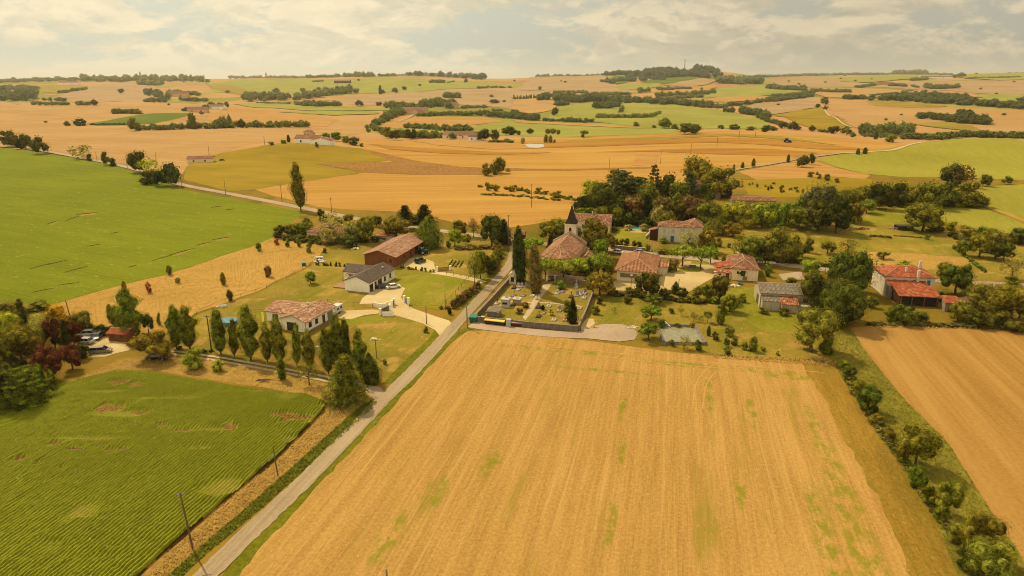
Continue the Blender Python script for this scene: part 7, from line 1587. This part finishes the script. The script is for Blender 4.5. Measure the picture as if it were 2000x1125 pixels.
def cabinet(px, py, w_, h, label):
    P = at(px, py); e = tag(empty('utility_cabinet', P, math.radians(-12)), label, 'cabinet'); b = MB(); b.box(-w_/2, w_/2, -.35, .35, 0, h); b.build('housing', WHITE, e); b = MB(); b.box(-w_/2-.05, w_/2+.05, -.4, .4, h, h+.1); b.build('top', plain('paint_white', C(240,234,214)), e); b = MB(); b.box(-w_/2+.06, w_/2-.06, -.37, -.352, .15, h-.12); b.build('door', plain('cabinet_door', C(214,206,184)), e)
cabinet(943, 627.5, .8, 1.3, 'narrow pale cabinet left of the yellow lidded bins'); cabinet(993, 637.5, 1.15, 1.95, 'tall white cabinet right of the yellow lidded bins')
box_bin(594, 519, 1.4, 1.1, 1.2, GRN, GRL, 'green container at the meadow corner of the upper garden', 'container', None, 'waste_container', 10, False)
# --- graves
TW = plain('tomb_white', C(222,208,178), .6, .08, 3); TG = plain('tomb_grey', C(176,164,140), .6, .2, 3); TD = plain('tomb_dark', C(92,82,72), .35, .2, 3); TS = plain('tomb_stone', C(196,170,130), .85, .25, 3); FL = plain('flowers', C(206,96,90), .8, .4, 9)
def grave(px, py, label, kind='slab', m1=TW, m2=None, ang=-14, w_=1.3, l_=2.2, flowers=True):
    m2 = m2 or m1; P = at(px, py); e = tag(empty('grave', P, math.radians(ang)), label, 'grave'); b = MB(); b.box(-w_/2, w_/2, -l_/2, l_/2, -.05, .22); b.box(-w_/2+.12, w_/2-.12, -l_/2+.12, l_/2-.12, .22, .42); b.build('slab', m1, e)
    if kind in ('head', 'cross', 'steps'):
        b = MB()
        if kind == 'head': b.add([(-.42, l_/2-.25, .42), (.42, l_/2-.25, .42), (.42, l_/2-.1, .42), (-.42, l_/2-.1, .42), (-.42, l_/2-.25, 1.1), (.42, l_/2-.25, 1.1), (.42, l_/2-.1, 1.1), (-.42, l_/2-.1, 1.1), (0, l_/2-.25, 1.35), (0, l_/2-.1, 1.35)], [(0,1,5,8,4),(3,7,9,6,2),(0,4,7,3),(1,2,6,5),(4,8,9,7),(8,5,6,9)])
        else:
            if kind == 'steps': b.box(-.4, .4, l_/2-.6, l_/2, .42, .8); b.box(-.28, .28, l_/2-.5, l_/2-.08, .8, 1.15)
            z = 1.15 if kind == 'steps' else .42; b.box(-.08, .08, l_/2-.32, l_/2-.18, z, z+1.15); b.box(-.36, .36, l_/2-.32, l_/2-.18, z+.7, z+.85)
        b.build('headstone' if kind == 'head' else 'cross', m2, e)
    if flowers:
        b = MB(); rg = random.Random(int(px*7+py))
        for k in range(5): b.ball((rg.uniform(-.3, .3), rg.uniform(-.6, .3), .5), rg.uniform(.09, .16), 0, 6, 4)
        b.build('flowers', FL, e)
    return e
for a in ((1011,561,'grave with tall pale headstone left below the chapel tomb','head',TS,TW),(1018,561,'grave with tall pale headstone right below the chapel tomb','head',TS,TW),(1004,563,'dark low grave at the foot of the chapel tomb','slab',TD),(1012,567,'grave edged with pale stones below the two headstones','slab',TW),
    (1003,578,'grave with small stone cross left on the upper dry lawn','cross',TG),(1022,578,'single grave with cross in the middle of the dry lawn','cross',TS),(1040,579,'low whitish grave beside the iron cross','slab',TW),(1003,596,'dark and white grave between white tomb and square tomb','head',TD,TW),
    (970,594,'white edged grave near the rubble wall','cross',TW,TD),(1051,601,'broad dark tomb beside the clipped ball bush','head',TD,TG),(1088,574,'large white stepped tomb below the gate bush','steps',TW),(1099,571,'dark grave right of the stepped tomb','head',TG,TD),
    (1115,581,'grave with slim dark cross left of the white graves','cross',TD,TD),(1127,578,'grey granite grave of the right group','head',TG,TG),(1134,576,'white marble grave of the right group','head',TW,TW),(1142,574,'farthest white grave of the right group by the wall','head',TW,TG),(1141,583,'white framed grave with dark stones nearest the right wall','slab',TW),
    (1125,562,'tall pale monument with cross at the back wall','steps',TW),(1134,557,'grey grave under the back wall','head',TG),(1132,603,'white framed grave behind the pointed cypress','slab',TW),(1092,608,'old headstone grave in the lower right plot','head',TS,TG),(1072,599,'slender white monument beside the ball bush','cross',TW,TW),
    (1082,626,'white low grave against the front wall','slab',TW),(1052,619,'small grave with dark ornaments in the lower plot','cross',TD,TG),(1063,612,'tiny pale gravestone in the lower plot','slab',TS),(1034,558,'grey grave behind the brown cypress','head',TG),(1026,561,'small pointed gravestone left of the brown cypress','head',TS),(1104,626,'rusty iron grave cross near the front wall','cross',TS,TD)):
    grave(*a, w_=.7 if 'tiny' in a[2] else 1.3)
r = root('chapel_tomb', 'small stone chapel tomb with gabled roof beside the tallest cypress', 'tomb', 1003, 553, -14)
b = MB(); b.box(-1.2, 1.2, -1.4, 1.4, -.1, 3.1); b.add([(-1.2, -1.4, 3.1), (1.2, -1.4, 3.1), (1.2, 1.4, 3.1), (-1.2, 1.4, 3.1), (0, -1.4, 4.0), (0, 1.4, 4.0)], [(0,1,4),(3,5,2),(1,2,5,4),(3,0,4,5)]); b.build('wall', MATS['stone_pale'], r)
b = MB()
for s in (-1, 1): b.add([(s*1.4, -1.6, 3.02), (0, -1.6, 4.12), (0, 1.6, 4.12), (s*1.4, 1.6, 3.02), (s*1.4, -1.6, 2.9), (0, -1.6, 4.0), (0, 1.6, 4.0), (s*1.4, 1.6, 2.9)], [(0,1,2,3),(4,5,1,0),(7,6,2,3),(0,3,7,4)])
b.build('roof', MATS['stone_pale'], r); opening(r, 'S', 0, 1.0, .9, 1.3, -1.4, 'dark'); part(r, 'cross', TS, lambda b: (b.box(-.06, .06, -1.5, -1.38, 4.05, 4.8), b.box(-.25, .25, -1.5, -1.38, 4.4, 4.52)))
r = root('white_tomb', 'bright white house shaped tomb with cross on top', 'tomb', 988, 598, -14)
part(r, 'plinth', TW, lambda b: b.box(-1.25, 1.25, -1.5, 1.4, -.05, .5)); part(r, 'vault', TW, lambda b: b.box(-1.05, 1.05, -1.2, 1.2, .5, 2.2)); part(r, 'lid', TW, lambda b: b.box(-1.2, 1.2, -1.35, 1.3, 2.2, 2.42)); part(r, 'cross', TW, lambda b: (b.box(-.3, .3, .3, .8, 2.42, 2.8), b.box(-.1, .1, .45, .65, 2.8, 3.7), b.box(-.35, .35, .45, .65, 3.15, 3.33))); part(r, 'niche', DARKW, lambda b: b.box(-.7, .7, -1.23, -1.203, .9, 1.5))  # niche is a flat panel with its shade painted near-black
r = root('stone_tomb', 'low grey tomb with rough slab roof near the rubble wall', 'tomb', 965, 616, -14)
part(r, 'vault', MATS['stone_grey'], lambda b: b.box(-1.6, 1.6, -1.4, 1.6, -.05, 1.35)); part(r, 'slab_roof', MATS['fibro'], lambda b: b.add([(-1.9,-1.8,1.4),(1.9,-1.8,1.35),(1.9,1.9,1.6),(-1.9,1.9,1.65),(-1.9,-1.8,1.52),(0,-1.8,1.7),(1.9,-1.8,1.5),(1.9,1.9,1.78),(0,1.9,2.0),(-1.9,1.9,1.8)], [(3,2,1,0),(4,5,8,9),(5,6,7,8),(0,1,6,5,4),(2,3,9,8,7),(1,2,7,6),(3,0,4,9)])); part(r, 'railing', plain('rust_iron', C(130,84,52)), lambda b: [b.tube((-2.1+i*.6, -2.2, 0), (-2.1+i*.6, -2.2, .8), .03, .03, 5) for i in range(8)]+[b.tube((-2.1, -2.2, .8), (2.1, -2.2, .8), .03, .03, 5)])
r = root('square_tomb', 'square pale masonry tomb beside the white tomb', 'tomb', 1010, 593, -14)
part(r, 'vault', TS, lambda b: b.box(-1.0, 1.0, -1.1, 1.1, -.05, 1.5)); part(r, 'lid', TW, lambda b: (b.box(-1.15, 1.15, -1.25, 1.25, 1.5, 1.68), b.box(-.3, .3, -.3, .3, 1.68, 1.95)))
P = at(1049, 585); b = MB(); b.box(-.09, .09, -.09, .09, 0, 2.9); b.box(-.95, .95, -.08, .08, 2.35, 2.53); o = b.build('iron_cross', plain('rust_red', C(120,52,34), .7)); o.location = P; tag(o, 'tall reddish cross at the crossing of the cemetery paths', 'cross'); b = MB(); b.box(-.5, .5, -.5, .5, 0, .35); b.build('plinth', TS, o)
# --- pools
def water(name, c, rough=.06):
    if name in MATS: return MATS[name]
    m, n = mat_new(name); g = n.new('ShaderNodeNewGeometry').outputs['Position']; f = n.noise(g, 1.3, 4); finish(n, n.mix(n.step(f, .3, .7), c, tuple(v*.75 for v in c)), rough, f, .02, .6); MATS[name] = m; return m
r = root('round_pool', 'blue above ground pool behind the poplars', 'pool', 446, 632, 0)
b = MB(); b.tube((0, 0, 0), (0, 0, 1.0), 2.5, 2.5, 24); b.build('wall', plain('pool_blue', C(84,140,158)), r); b = MB(); b.tube((0, 0, 1.0), (0, 0, 1.02), 2.35, 2.35, 24); b.build('water', water('pool_water_blue', C(110,168,172)), r)
b = MB()
for k in range(12): a = k*.5236; b.tube((2.56*math.cos(a), 2.56*math.sin(a), 0), (2.56*math.cos(a), 2.56*math.sin(a), 1.1), .07, .07, 5)
b.build('frame', WHITE, r); part(r, 'ladder', WHITE, lambda b: [b.tube((2.6, y, 0), (2.45, y, 1.6), .05) for y in (-.25, .25)])
field('pool_terrace', [(1228,446),(1233,437),(1264,436),(1270,448),(1262,455),(1232,454)], 'sand', 5, .05, 71)
r = root('swimming_pool', 'turquoise swimming pool with pale surround behind the bushes', 'swimming pool', 1246, 447, -8)
part(r, 'surround', MATS['stone_pale'], lambda b: [b.box(-5.2, 5.2, -3.0, -2.5, 0, .2), b.box(-5.2, 5.2, 4.5, 5.0, 0, .2), b.box(-5.2, -4.7, -2.5, 4.5, 0, .2), b.box(4.7, 5.2, -2.5, 4.5, 0, .2)]); part(r, 'water', water('pool_water', C(120,205,170)), lambda b: b.box(-4.7, 4.7, -2.5, 4.5, 0, .1))
r = root('basin', 'disused rectangular basin with dark rim and murky water', 'basin', 1338, 674, -3)
o_ = [(-5.2, .6), (-4.6, 0), (4.6, 0), (5.2, .6), (5.2, 11.4), (4.5, 12.4), (-4.4, 13.0), (-5.1, 12.2)]; i_ = [(x*.86, .7+(y)*.89) for x, y in o_]; o2_ = [(x*1.05, y*1.03-.3) for x, y in o_]
b = MB(); n_ = 8; V = [(x, y, .0) for x, y in o2_]+[(x, y, .8) for x, y in o_]+[(x, y, .8) for x, y in [(a*.95, .2+c*.95) for a, c in o_]]+[(x, y, .12) for x, y in i_]
b.add(V, [(q*n_+k, q*n_+(k+1) % n_, (q+1)*n_+(k+1) % n_, (q+1)*n_+k) for q in range(3) for k in range(n_)]); b.build('rim', plain('liner', (.16,.14,.11), .8, .3, 1.2), r)
b = MB(); b.add([(x*1.03, y, .2) for x, y in i_], [tuple(range(8))]); b.build('water', water('murky_water', (.27, .26, .15), .25), r); part(r, 'plank', WHITE, lambda b: b.add([(-1.9, 11.2, .6), (-1.6, 11.2, .6), (-2.4, 14.4, .75), (-2.7, 14.4, .75), (-1.9, 11.2, .68), (-1.6, 11.2, .68), (-2.4, 14.4, .83), (-2.7, 14.4, .83)], [(3,2,1,0),(4,5,6,7),(0,1,5,4),(1,2,6,5),(2,3,7,6),(3,0,4,7)]))
o = field('pond', [(1024,283.5),(1040,282.5),(1063,283),(1064,288),(1052,290),(1034,289.5)], water('pond_water', (.5, .5, .44), .15), 5, .1, 72); o.name = 'water'
# --- garden clutter
def clutter(name, px, py, label, cat, fn, ang=0., parts=None):
    e = root(name, label, cat, px, py, ang); fn(e); return e
def _slide(e):
    part(e, 'slide', plain('slide_yellow', C(226,214,50)), lambda b: b.add([(-.3,-1.6,.1),(.3,-1.6,.1),(.3,1.0,1.9),(-.3,1.0,1.9),(-.3,-1.6,.25),(.3,-1.6,.25),(.3,1.0,2.05),(-.3,1.0,2.05)], [(3,2,1,0),(4,5,6,7),(0,1,5,4),(1,2,6,5),(2,3,7,6),(3,0,4,7)]))
    part(e, 'ladder', WOODP, lambda b: [b.tube((x, 1.5, 0), (x, 1.0, 1.9), .05) for x in (-.3, .3)]+[b.tube((-.3, 1.4, z), (.3, 1.4, z), .04) for z in (.4, .8, 1.2)])
clutter('slide', 514, 626, 'yellow green garden slide left of the bungalow', 'slide', _slide, 20)
def _swing(e):
    part(e, 'frame', plain('swing_wood', C(200,150,90)), lambda b: [b.tube((x+s*.0, s*1.0, 0), (x, 0, 2.4), .07) for x in (-1.8, 1.8) for s in (-1, 1)]+[b.tube((-2.3, 0, 2.4), (2.3, 0, 2.4), .08)])
    for x in (-.8, .8): part(e, 'swing_seat', DKB, lambda b: (b.box(x-.25, x+.25, -.1, .1, .5, .55), b.tube((x-.22, 0, .55), (x-.22, 0, 2.4), .015, .015, 4), b.tube((x+.22, 0, .55), (x+.22, 0, 2.4), .015, .015, 4)))
clutter('swing', 504, 620, 'wooden swing frame beside the slide', 'swing', _swing)
def _log(e):
    for i in range(6): part(e, 'branch', WOODP, lambda b: b.tube((-1.6+i*.2, math.sin(i)*.5, .15+.06*i), (1.8-i*.3, math.cos(i*2)*.7, .3), .14, .06, 6))
clutter('dead_branches', 515, 745, 'heap of cut grey branches below the track', 'log pile', _log, -6)
def heap(px, py, s, mat, label, cat='heap', name='rubble_heap'):
    P = at(px, py); rg = random.Random(int(px)); b = MB()
    for k in range(26):
        a = rg.uniform(0, 6.28); d_ = rg.uniform(0, s)**1.0; q = rg.uniform(.12, .32)*s**.4; M = Matrix.Translation((math.cos(a)*d_, math.sin(a)*d_*.7, q*.3+max(0, (s-d_))*.25)) @ Matrix.Rotation(rg.uniform(0, 3), 4, Vector((rg.random(), rg.random(), 1)).normalized()); b.box(-q, q, -q*.7, q*.7, -q*.4, q*.4, 0, M)
    o = b.build(name, mat); o.location = P; return tag(o, label, cat)
heap(695, 487, 1.9, MATS['stone_pale'], 'ring of pale stones on the lawn behind the barn'); heap(1685, 448, 2.6, plain('earth_red', C(150,90,60), .9, .3), 'reddish earth and wood heap on the upper lawn', name='wood_heap'); heap(1747, 447, 2.2, TG, 'pale heap of rubbish beside the woodpile'); heap(1434, 560, 1.8, MATS['stone_pale'], 'pale pipes and debris behind the village house'); heap(1446, 556, 1.3, SHUT_B, 'bluish debris behind the village house')
heap(1236, 641, 1.4, MATS['stone_pale'], 'pale stones beside the turning circle'); heap(624, 512, 2.6, MATS['stone_pale'], 'clutter around the white trailer'); heap(436, 600, 1.8, TW, 'pale boat shaped clutter behind the third poplar'); heap(730, 663, 1.0, MATS['stone_pale'], 'a few pale slabs on the triangular lawn'); heap(619, 679, .8, TW, 'white slab on the grass before the bungalow'); heap(1160, 640, 1.1, MATS['stone'], 'sandy stones at the cemetery wall corner'); heap(608, 641, .9, MATS['rubble'], 'small rubble edge under the bungalow wall')
e = root('wood_shelter', 'low dark shelter with black sheet under the big rounded tree', 'shelter', 1760, 449, -4); part(e, 'roof', DKB, lambda b: b.box(-2, 6, -1.5, 2.5, 1.7, 1.85)); part(e, 'back_wall', MATS['wood_dark'], lambda b: b.box(-2, 6, 2.2, 2.4, 0, 1.7)); part(e, 'log_stack', WOODP, lambda b: [b.tube((x*.5-1.6, -.4, .2+z*.36), (x*.5-1.6, 1.4, .2+z*.36), .18, .18, 7) for x in range(14) for z in range(3)])
e = root('bench', 'green park bench on the grass island of the square', 'bench', 1352, 523, -8); part(e, 'seat', SHUT_B, lambda b: b.box(-1.2, 1.2, -.25, .2, .42, .48)); part(e, 'backrest', SHUT_B, lambda b: b.box(-1.2, 1.2, .2, .26, .5, .95)); [part(e, 'leg', METAL, lambda b: b.box(x-.05, x+.05, -.2, .2, 0, .42)) for x in (-1, 1)]
# vegetable rows
def veg(label, pts, n_, h, w_, tint, seed): hedge_bits(label, pts, n_, h, w_, tint, 'crop row', 'vegetable_row', 'bush', seed, 'c', .2)
veg('row of staked vegetables on the upper lawn', [(1700,462),(1742,466)], 22, 6, 4, 'gr', 3); veg('long green vine row slanting across the dry grass', [(1860,484),(1880,497),(1900,514),(1924,533)], 34, 8, 8, 'gr', 4)
veg('low green vegetable bed right of the staked row', [(1745,461),(1800,465)], 20, 3, 7, 'gr', 5)
for i in range(4): veg(['first', 'second', 'third', 'fourth'][i]+' vegetable row in the barn garden', [(876+i*7, 521+i*.8), (884+i*7, 509+i*.6)], 9, 4, 4, 'gr', 6+i)
# ------------------------------------------------------------------ the bean field: rows of leafy plants on real ridges
def vnoise(x, y, s, seed):
    rg = np.random.default_rng(seed); G = rg.random((128, 128)); x = x/s+1000; y = y/s+1000; i = np.floor(x).astype(int); j = np.floor(y).astype(int); a = x-i; b = y-j; a = a*a*(3-2*a); b = b*b*(3-2*b)
    g = lambda p, q: G[p % 128, q % 128]
    return (g(i, j)*(1-a)+g(i+1, j)*a)*(1-b)+(g(i, j+1)*(1-a)+g(i+1, j+1)*a)*b
def inside(px, py, poly):
    r = np.zeros(px.shape, bool); n_ = len(poly)
    for i in range(n_):
        x0, y0 = poly[i]; x1, y1 = poly[(i+1) % n_]
        if y0 == y1: continue
        c = ((y0 > py) != (y1 > py)) & (px < (x1-x0)*(py-y0)/(y1-y0)+x0); r ^= c
    return r
BEAN = [(-420,850),(0,796),(75,771),(122,752),(230,728),(300,731),(400,747),(500,762),(600,773),(636,789),(628,806),(584,850),(534,900),(434,982),(294,1102),(262,1136),(110,1290),(-420,1290)]
def beans():
    poly = [tuple(at(*p).xy) for p in BEAN]; a = math.radians(13); R2 = np.array([[math.cos(a), math.sin(a)], [-math.sin(a), math.cos(a)]])
    q = np.array(poly); uu = q[:, 0]*math.cos(a)-q[:, 1]*math.sin(a); vv = q[:, 0]*math.sin(a)+q[:, 1]*math.cos(a)
    du, dv, sp = .13, .28, .64; U = np.arange(uu.min(), uu.max(), du); V = np.arange(vv.min(), vv.max(), dv); uu, vv = np.meshgrid(U, V, indexing='ij')
    rg = np.random.default_rng(5); x = uu*math.cos(a)+vv*math.sin(a); y = -uu*math.sin(a)+vv*math.cos(a); x += rg.normal(0, .02, x.shape); y += rg.normal(0, .05, x.shape)
    wob = (vnoise(x, y, 14, 1)-.5)*.3; ph = ((uu+wob)/sp) % 1.0; row = np.clip(1.3-np.abs(ph-.5)*3.1, 0, 1)**.7
    n1 = vnoise(x, y, 1.1, 2); n2 = vnoise(x, y, .5, 3); n3 = vnoise(x, y, 14, 4); n4 = vnoise(x*.35, y, 3.2, 9)
    h = row*(.46+.24*n1+.16*(n2-.5)+.12*n3)*np.clip((n4-.06)*6, .35, 1)
    gaps = np.ones_like(h)
    for gx, gy, rx, ry in ((211,797,3.8,2.2),(232,748,2.5,2.0),(262,752,2.2,1.8),(224,879,2.4,1.0),(200,872,1.6,.8),(448,835,1.6,2.6),(584,817,4.2,2.0),(560,822,2.6,1.6),(107,868,1.6,.9),(135,878,1.6,.8),(350,843,3,.8),(320,833,2,.8),(50,898,2.6,.9),(118,916,1.2,.8),(72,908,1.4,.7),(270,806,2.6,1.3),(540,812,2,1.2),(152,880,1,.7)):
        p = at(gx, gy); d_ = 1.25*np.sqrt(((x-p.x)/rx)**2+((y-p.y)/ry)**2)+(vnoise(x, y, 1.3, 7)-.5)*1.3; gaps *= np.clip((d_-.7)*2.2, 0, 1)
    h = h*gaps+rg.normal(0, .025, h.shape)*(row > .2); h = np.maximum(h, .0)+.03
    idx = np.arange(x.size).reshape(x.shape); cu = (x[:-1, :-1]+x[1:, 1:])/2; cv = (y[:-1, :-1]+y[1:, 1:])/2; ok = inside(cu, cv, poly)
    Fq = np.stack([idx[:-1, :-1], idx[1:, :-1], idx[1:, 1:], idx[:-1, 1:]], -1)[ok]; used = np.unique(Fq); re = np.zeros(x.size, int); re[used] = np.arange(len(used)); Vv = np.stack([x, y, h], -1).reshape(-1, 3)[used]
    m, n = mat_new('bean_leaves'); g = n.new('ShaderNodeNewGeometry').outputs['Position']; gx, gy, gz = n.sep(g); f = n.noise(g, .9, 3, .6); f2 = n.noise(g, 4., 3, .7); f3 = n.noise(g, .05, 3)
    leaf = n.mix(n.step(f, .35, .65), C(134,134,16), C(162,160,26)); leaf = n.mix(n.step(f2, .4, .66), leaf, C(180,178,34)); leaf = n.mix(n.step(f3, .42, .66, 0, .5), leaf, C(146,144,14)); leaf = n.mix(n.step(n.noise(g, 1.7, 2), .70, .74), leaf, C(216,206,120))
    soil = n.mix(n.step(f2, .3, .7), C(180,132,68), C(130,104,40)); finish(n, n.mix(n.step(gz, .07, .17), soil, leaf), .8, f2, .06, .15)
    o = npmesh('bean_plants', Vv, re[Fq][:, ::-1], m); tag(o, 'rows of bushy green bean plants with bare patches', 'crop', None, 'stuff')
beans()
# ------------------------------------------------------------------ tufts of grass
def tufts(name, label, polys, n_, h, mat, seed, nb=5):
    rg = np.random.default_rng(seed); tri = []
    for pts in polys:
        P = [tuple(at(*p).xy) for p in pts]; q = np.array(P); k = n_//len(polys); x = rg.uniform(q[:, 0].min(), q[:, 0].max(), k*6); y = rg.uniform(q[:, 1].min(), q[:, 1].max(), k*6); ok = inside(x, y, P); x = x[ok][:k]; y = y[ok][:k]
        for xx, yy in zip(x, y):
            s = rg.uniform(.5, 1.3)*h
            for b_ in range(nb):
                a = rg.uniform(0, 6.28); w_ = s*rg.uniform(.12, .3); l_ = s*rg.uniform(.2, .7); c, sn = math.cos(a), math.sin(a); tri.append(((xx-sn*w_, yy+c*w_, 0.), (xx+sn*w_, yy-c*w_, 0.), (xx+c*l_, yy+sn*l_, s*rg.uniform(.6, 1.1))))
    V = np.array(tri).reshape(-1, 3); V[:, 2] += .03; o = npmesh(name, V, np.arange(len(V)).reshape(-1, 3), mat); return tag(o, label, 'grass', None, 'stuff')
def grass_mat(name, a, b_):
    m, n = mat_new(name); g = n.new('ShaderNodeNewGeometry').outputs['Position']; f = n.noise(g, .5, 4, .7); f2 = n.noise(g, 3, 2, .7); c = n.mix(n.step(n.math('ADD', n.math('MULTIPLY', f, .6), n.math('MULTIPLY', f2, .4)), .38, .62), b_, a)
    d_ = n.new('ShaderNodeBsdfDiffuse'); n.put(d_, 0, c); t_ = n.new('ShaderNodeBsdfTranslucent'); n.put(t_, 0, c); ms = n.new('ShaderNodeMixShader'); n.put(ms, 0, .5); n.l.new(d_.outputs[0], ms.inputs[1]); n.l.new(t_.outputs[0], ms.inputs[2]); o = n.new('ShaderNodeOutputMaterial'); n.l.new(ms.outputs[0], o.inputs[0]); return m
GD = grass_mat('grass_dry', C(230,194,112,1.7), C(200,164,86,1.7)); GG = grass_mat('grass_green', C(160,156,50,1.4), C(124,122,34,1.4)); GM = grass_mat('grass_meadow', C(230,192,106,1.7), C(204,164,80,1.7)); GO = grass_mat('grass_olive', C(190,164,76,1.7), C(156,142,54,1.7))
tufts('dry_grass', 'tall dry orange grass on the verge below the crop field', [[(642,785),(700,776),(722,782),(681,813),(580,905),(487,987),(373,1085),(255,1190),(240,1190),(320,1090),(440,984),(540,902),(590,852),(636,806)]], 3800, .34, GD, 1)
tufts('ditch_grass', 'green weeds in the ditch beside the road', [[(722,782),(740,785),(713,813),(612,902),(518,987),(400,1085),(288,1190),(255,1190),(373,1085),(487,987),(580,905),(681,813)]], 2600, .34, GG, 2)
tufts('meadow_grass', 'tall dry grass of the orange meadow', [[(110,598),(150,582),(250,555),(325,538),(412,509),(500,480),(534,464),(600,464),(640,474),(600,518),(500,568),(380,610),(300,664),(200,668),(140,640)]], 4500, .36, GM, 3, 4)
tufts('headland_grass', 'dry grass on the headland above the crop field', [[(60,790),(122,748),(230,722),(300,724),(400,741),(520,758),(640,784),(690,770),(620,745),(520,722),(440,705),(330,694),(240,700),(160,735)]], 1500, .3, GD, 4)
tufts('scrub_grass', 'olive grass and weeds around the overgrown ditch', [[(1600,668),(1660,640),(1705,705),(1765,780),(1855,870),(1920,975),(1998,1095),(2060,1200),(1900,1220),(1870,1125),(1816,1000),(1752,900),(1692,812),(1640,730)]], 5000, .34, GO, 5)
tufts('field_edge_grass', 'dry tall grass along the upper edge of the stubble field', [[(1390,690),(1500,697),(1600,700),(1635,708),(1625,716),(1500,707),(1390,700)],[(1700,632),(1800,634),(2000,638),(2000,644),(1760,641),(1690,640)]], 1800, .4, GD, 6)
tufts('garden_grass', 'rough grass on the plots below the village', [[(1140,600),(1160,580),(1260,576),(1400,582),(1480,606),(1590,620),(1640,650),(1620,700),(1500,698),(1390,688),(1250,662),(1165,635)]], 3500, .2, GO, 7)
tufts('margin_grass', 'patchy olive grass on the right margin of the stubble', [[(1570,706),(1640,714),(1700,806),(1790,940),(1850,1060),(1905,1200),(1830,1220),(1770,1070),(1700,930),(1620,780)]], 2500, .16, GO, 8)

# ------------------------------------------------------------------ the air over the plain
m, n = mat_new('air'); pv_ = n.new('ShaderNodeVolumePrincipled'); n.put(pv_, 'Color', (.93, .90, .78)); n.put(pv_, 'Density', 4.0e-5); n.put(pv_, 'Anisotropy', .35)
o_ = n.new('ShaderNodeOutputMaterial'); n.l.new(pv_.outputs[0], o_.inputs[1])
b = MB(); b.box(-9800, 9800, -120, 13900, float(ZG.min())-1-8, max(float(ZG.max())+45, 150)); hz = b.build('haze', m); hz['kind'] = 'stuff'
hz['label'] = 'thin warm haze over the whole plain'
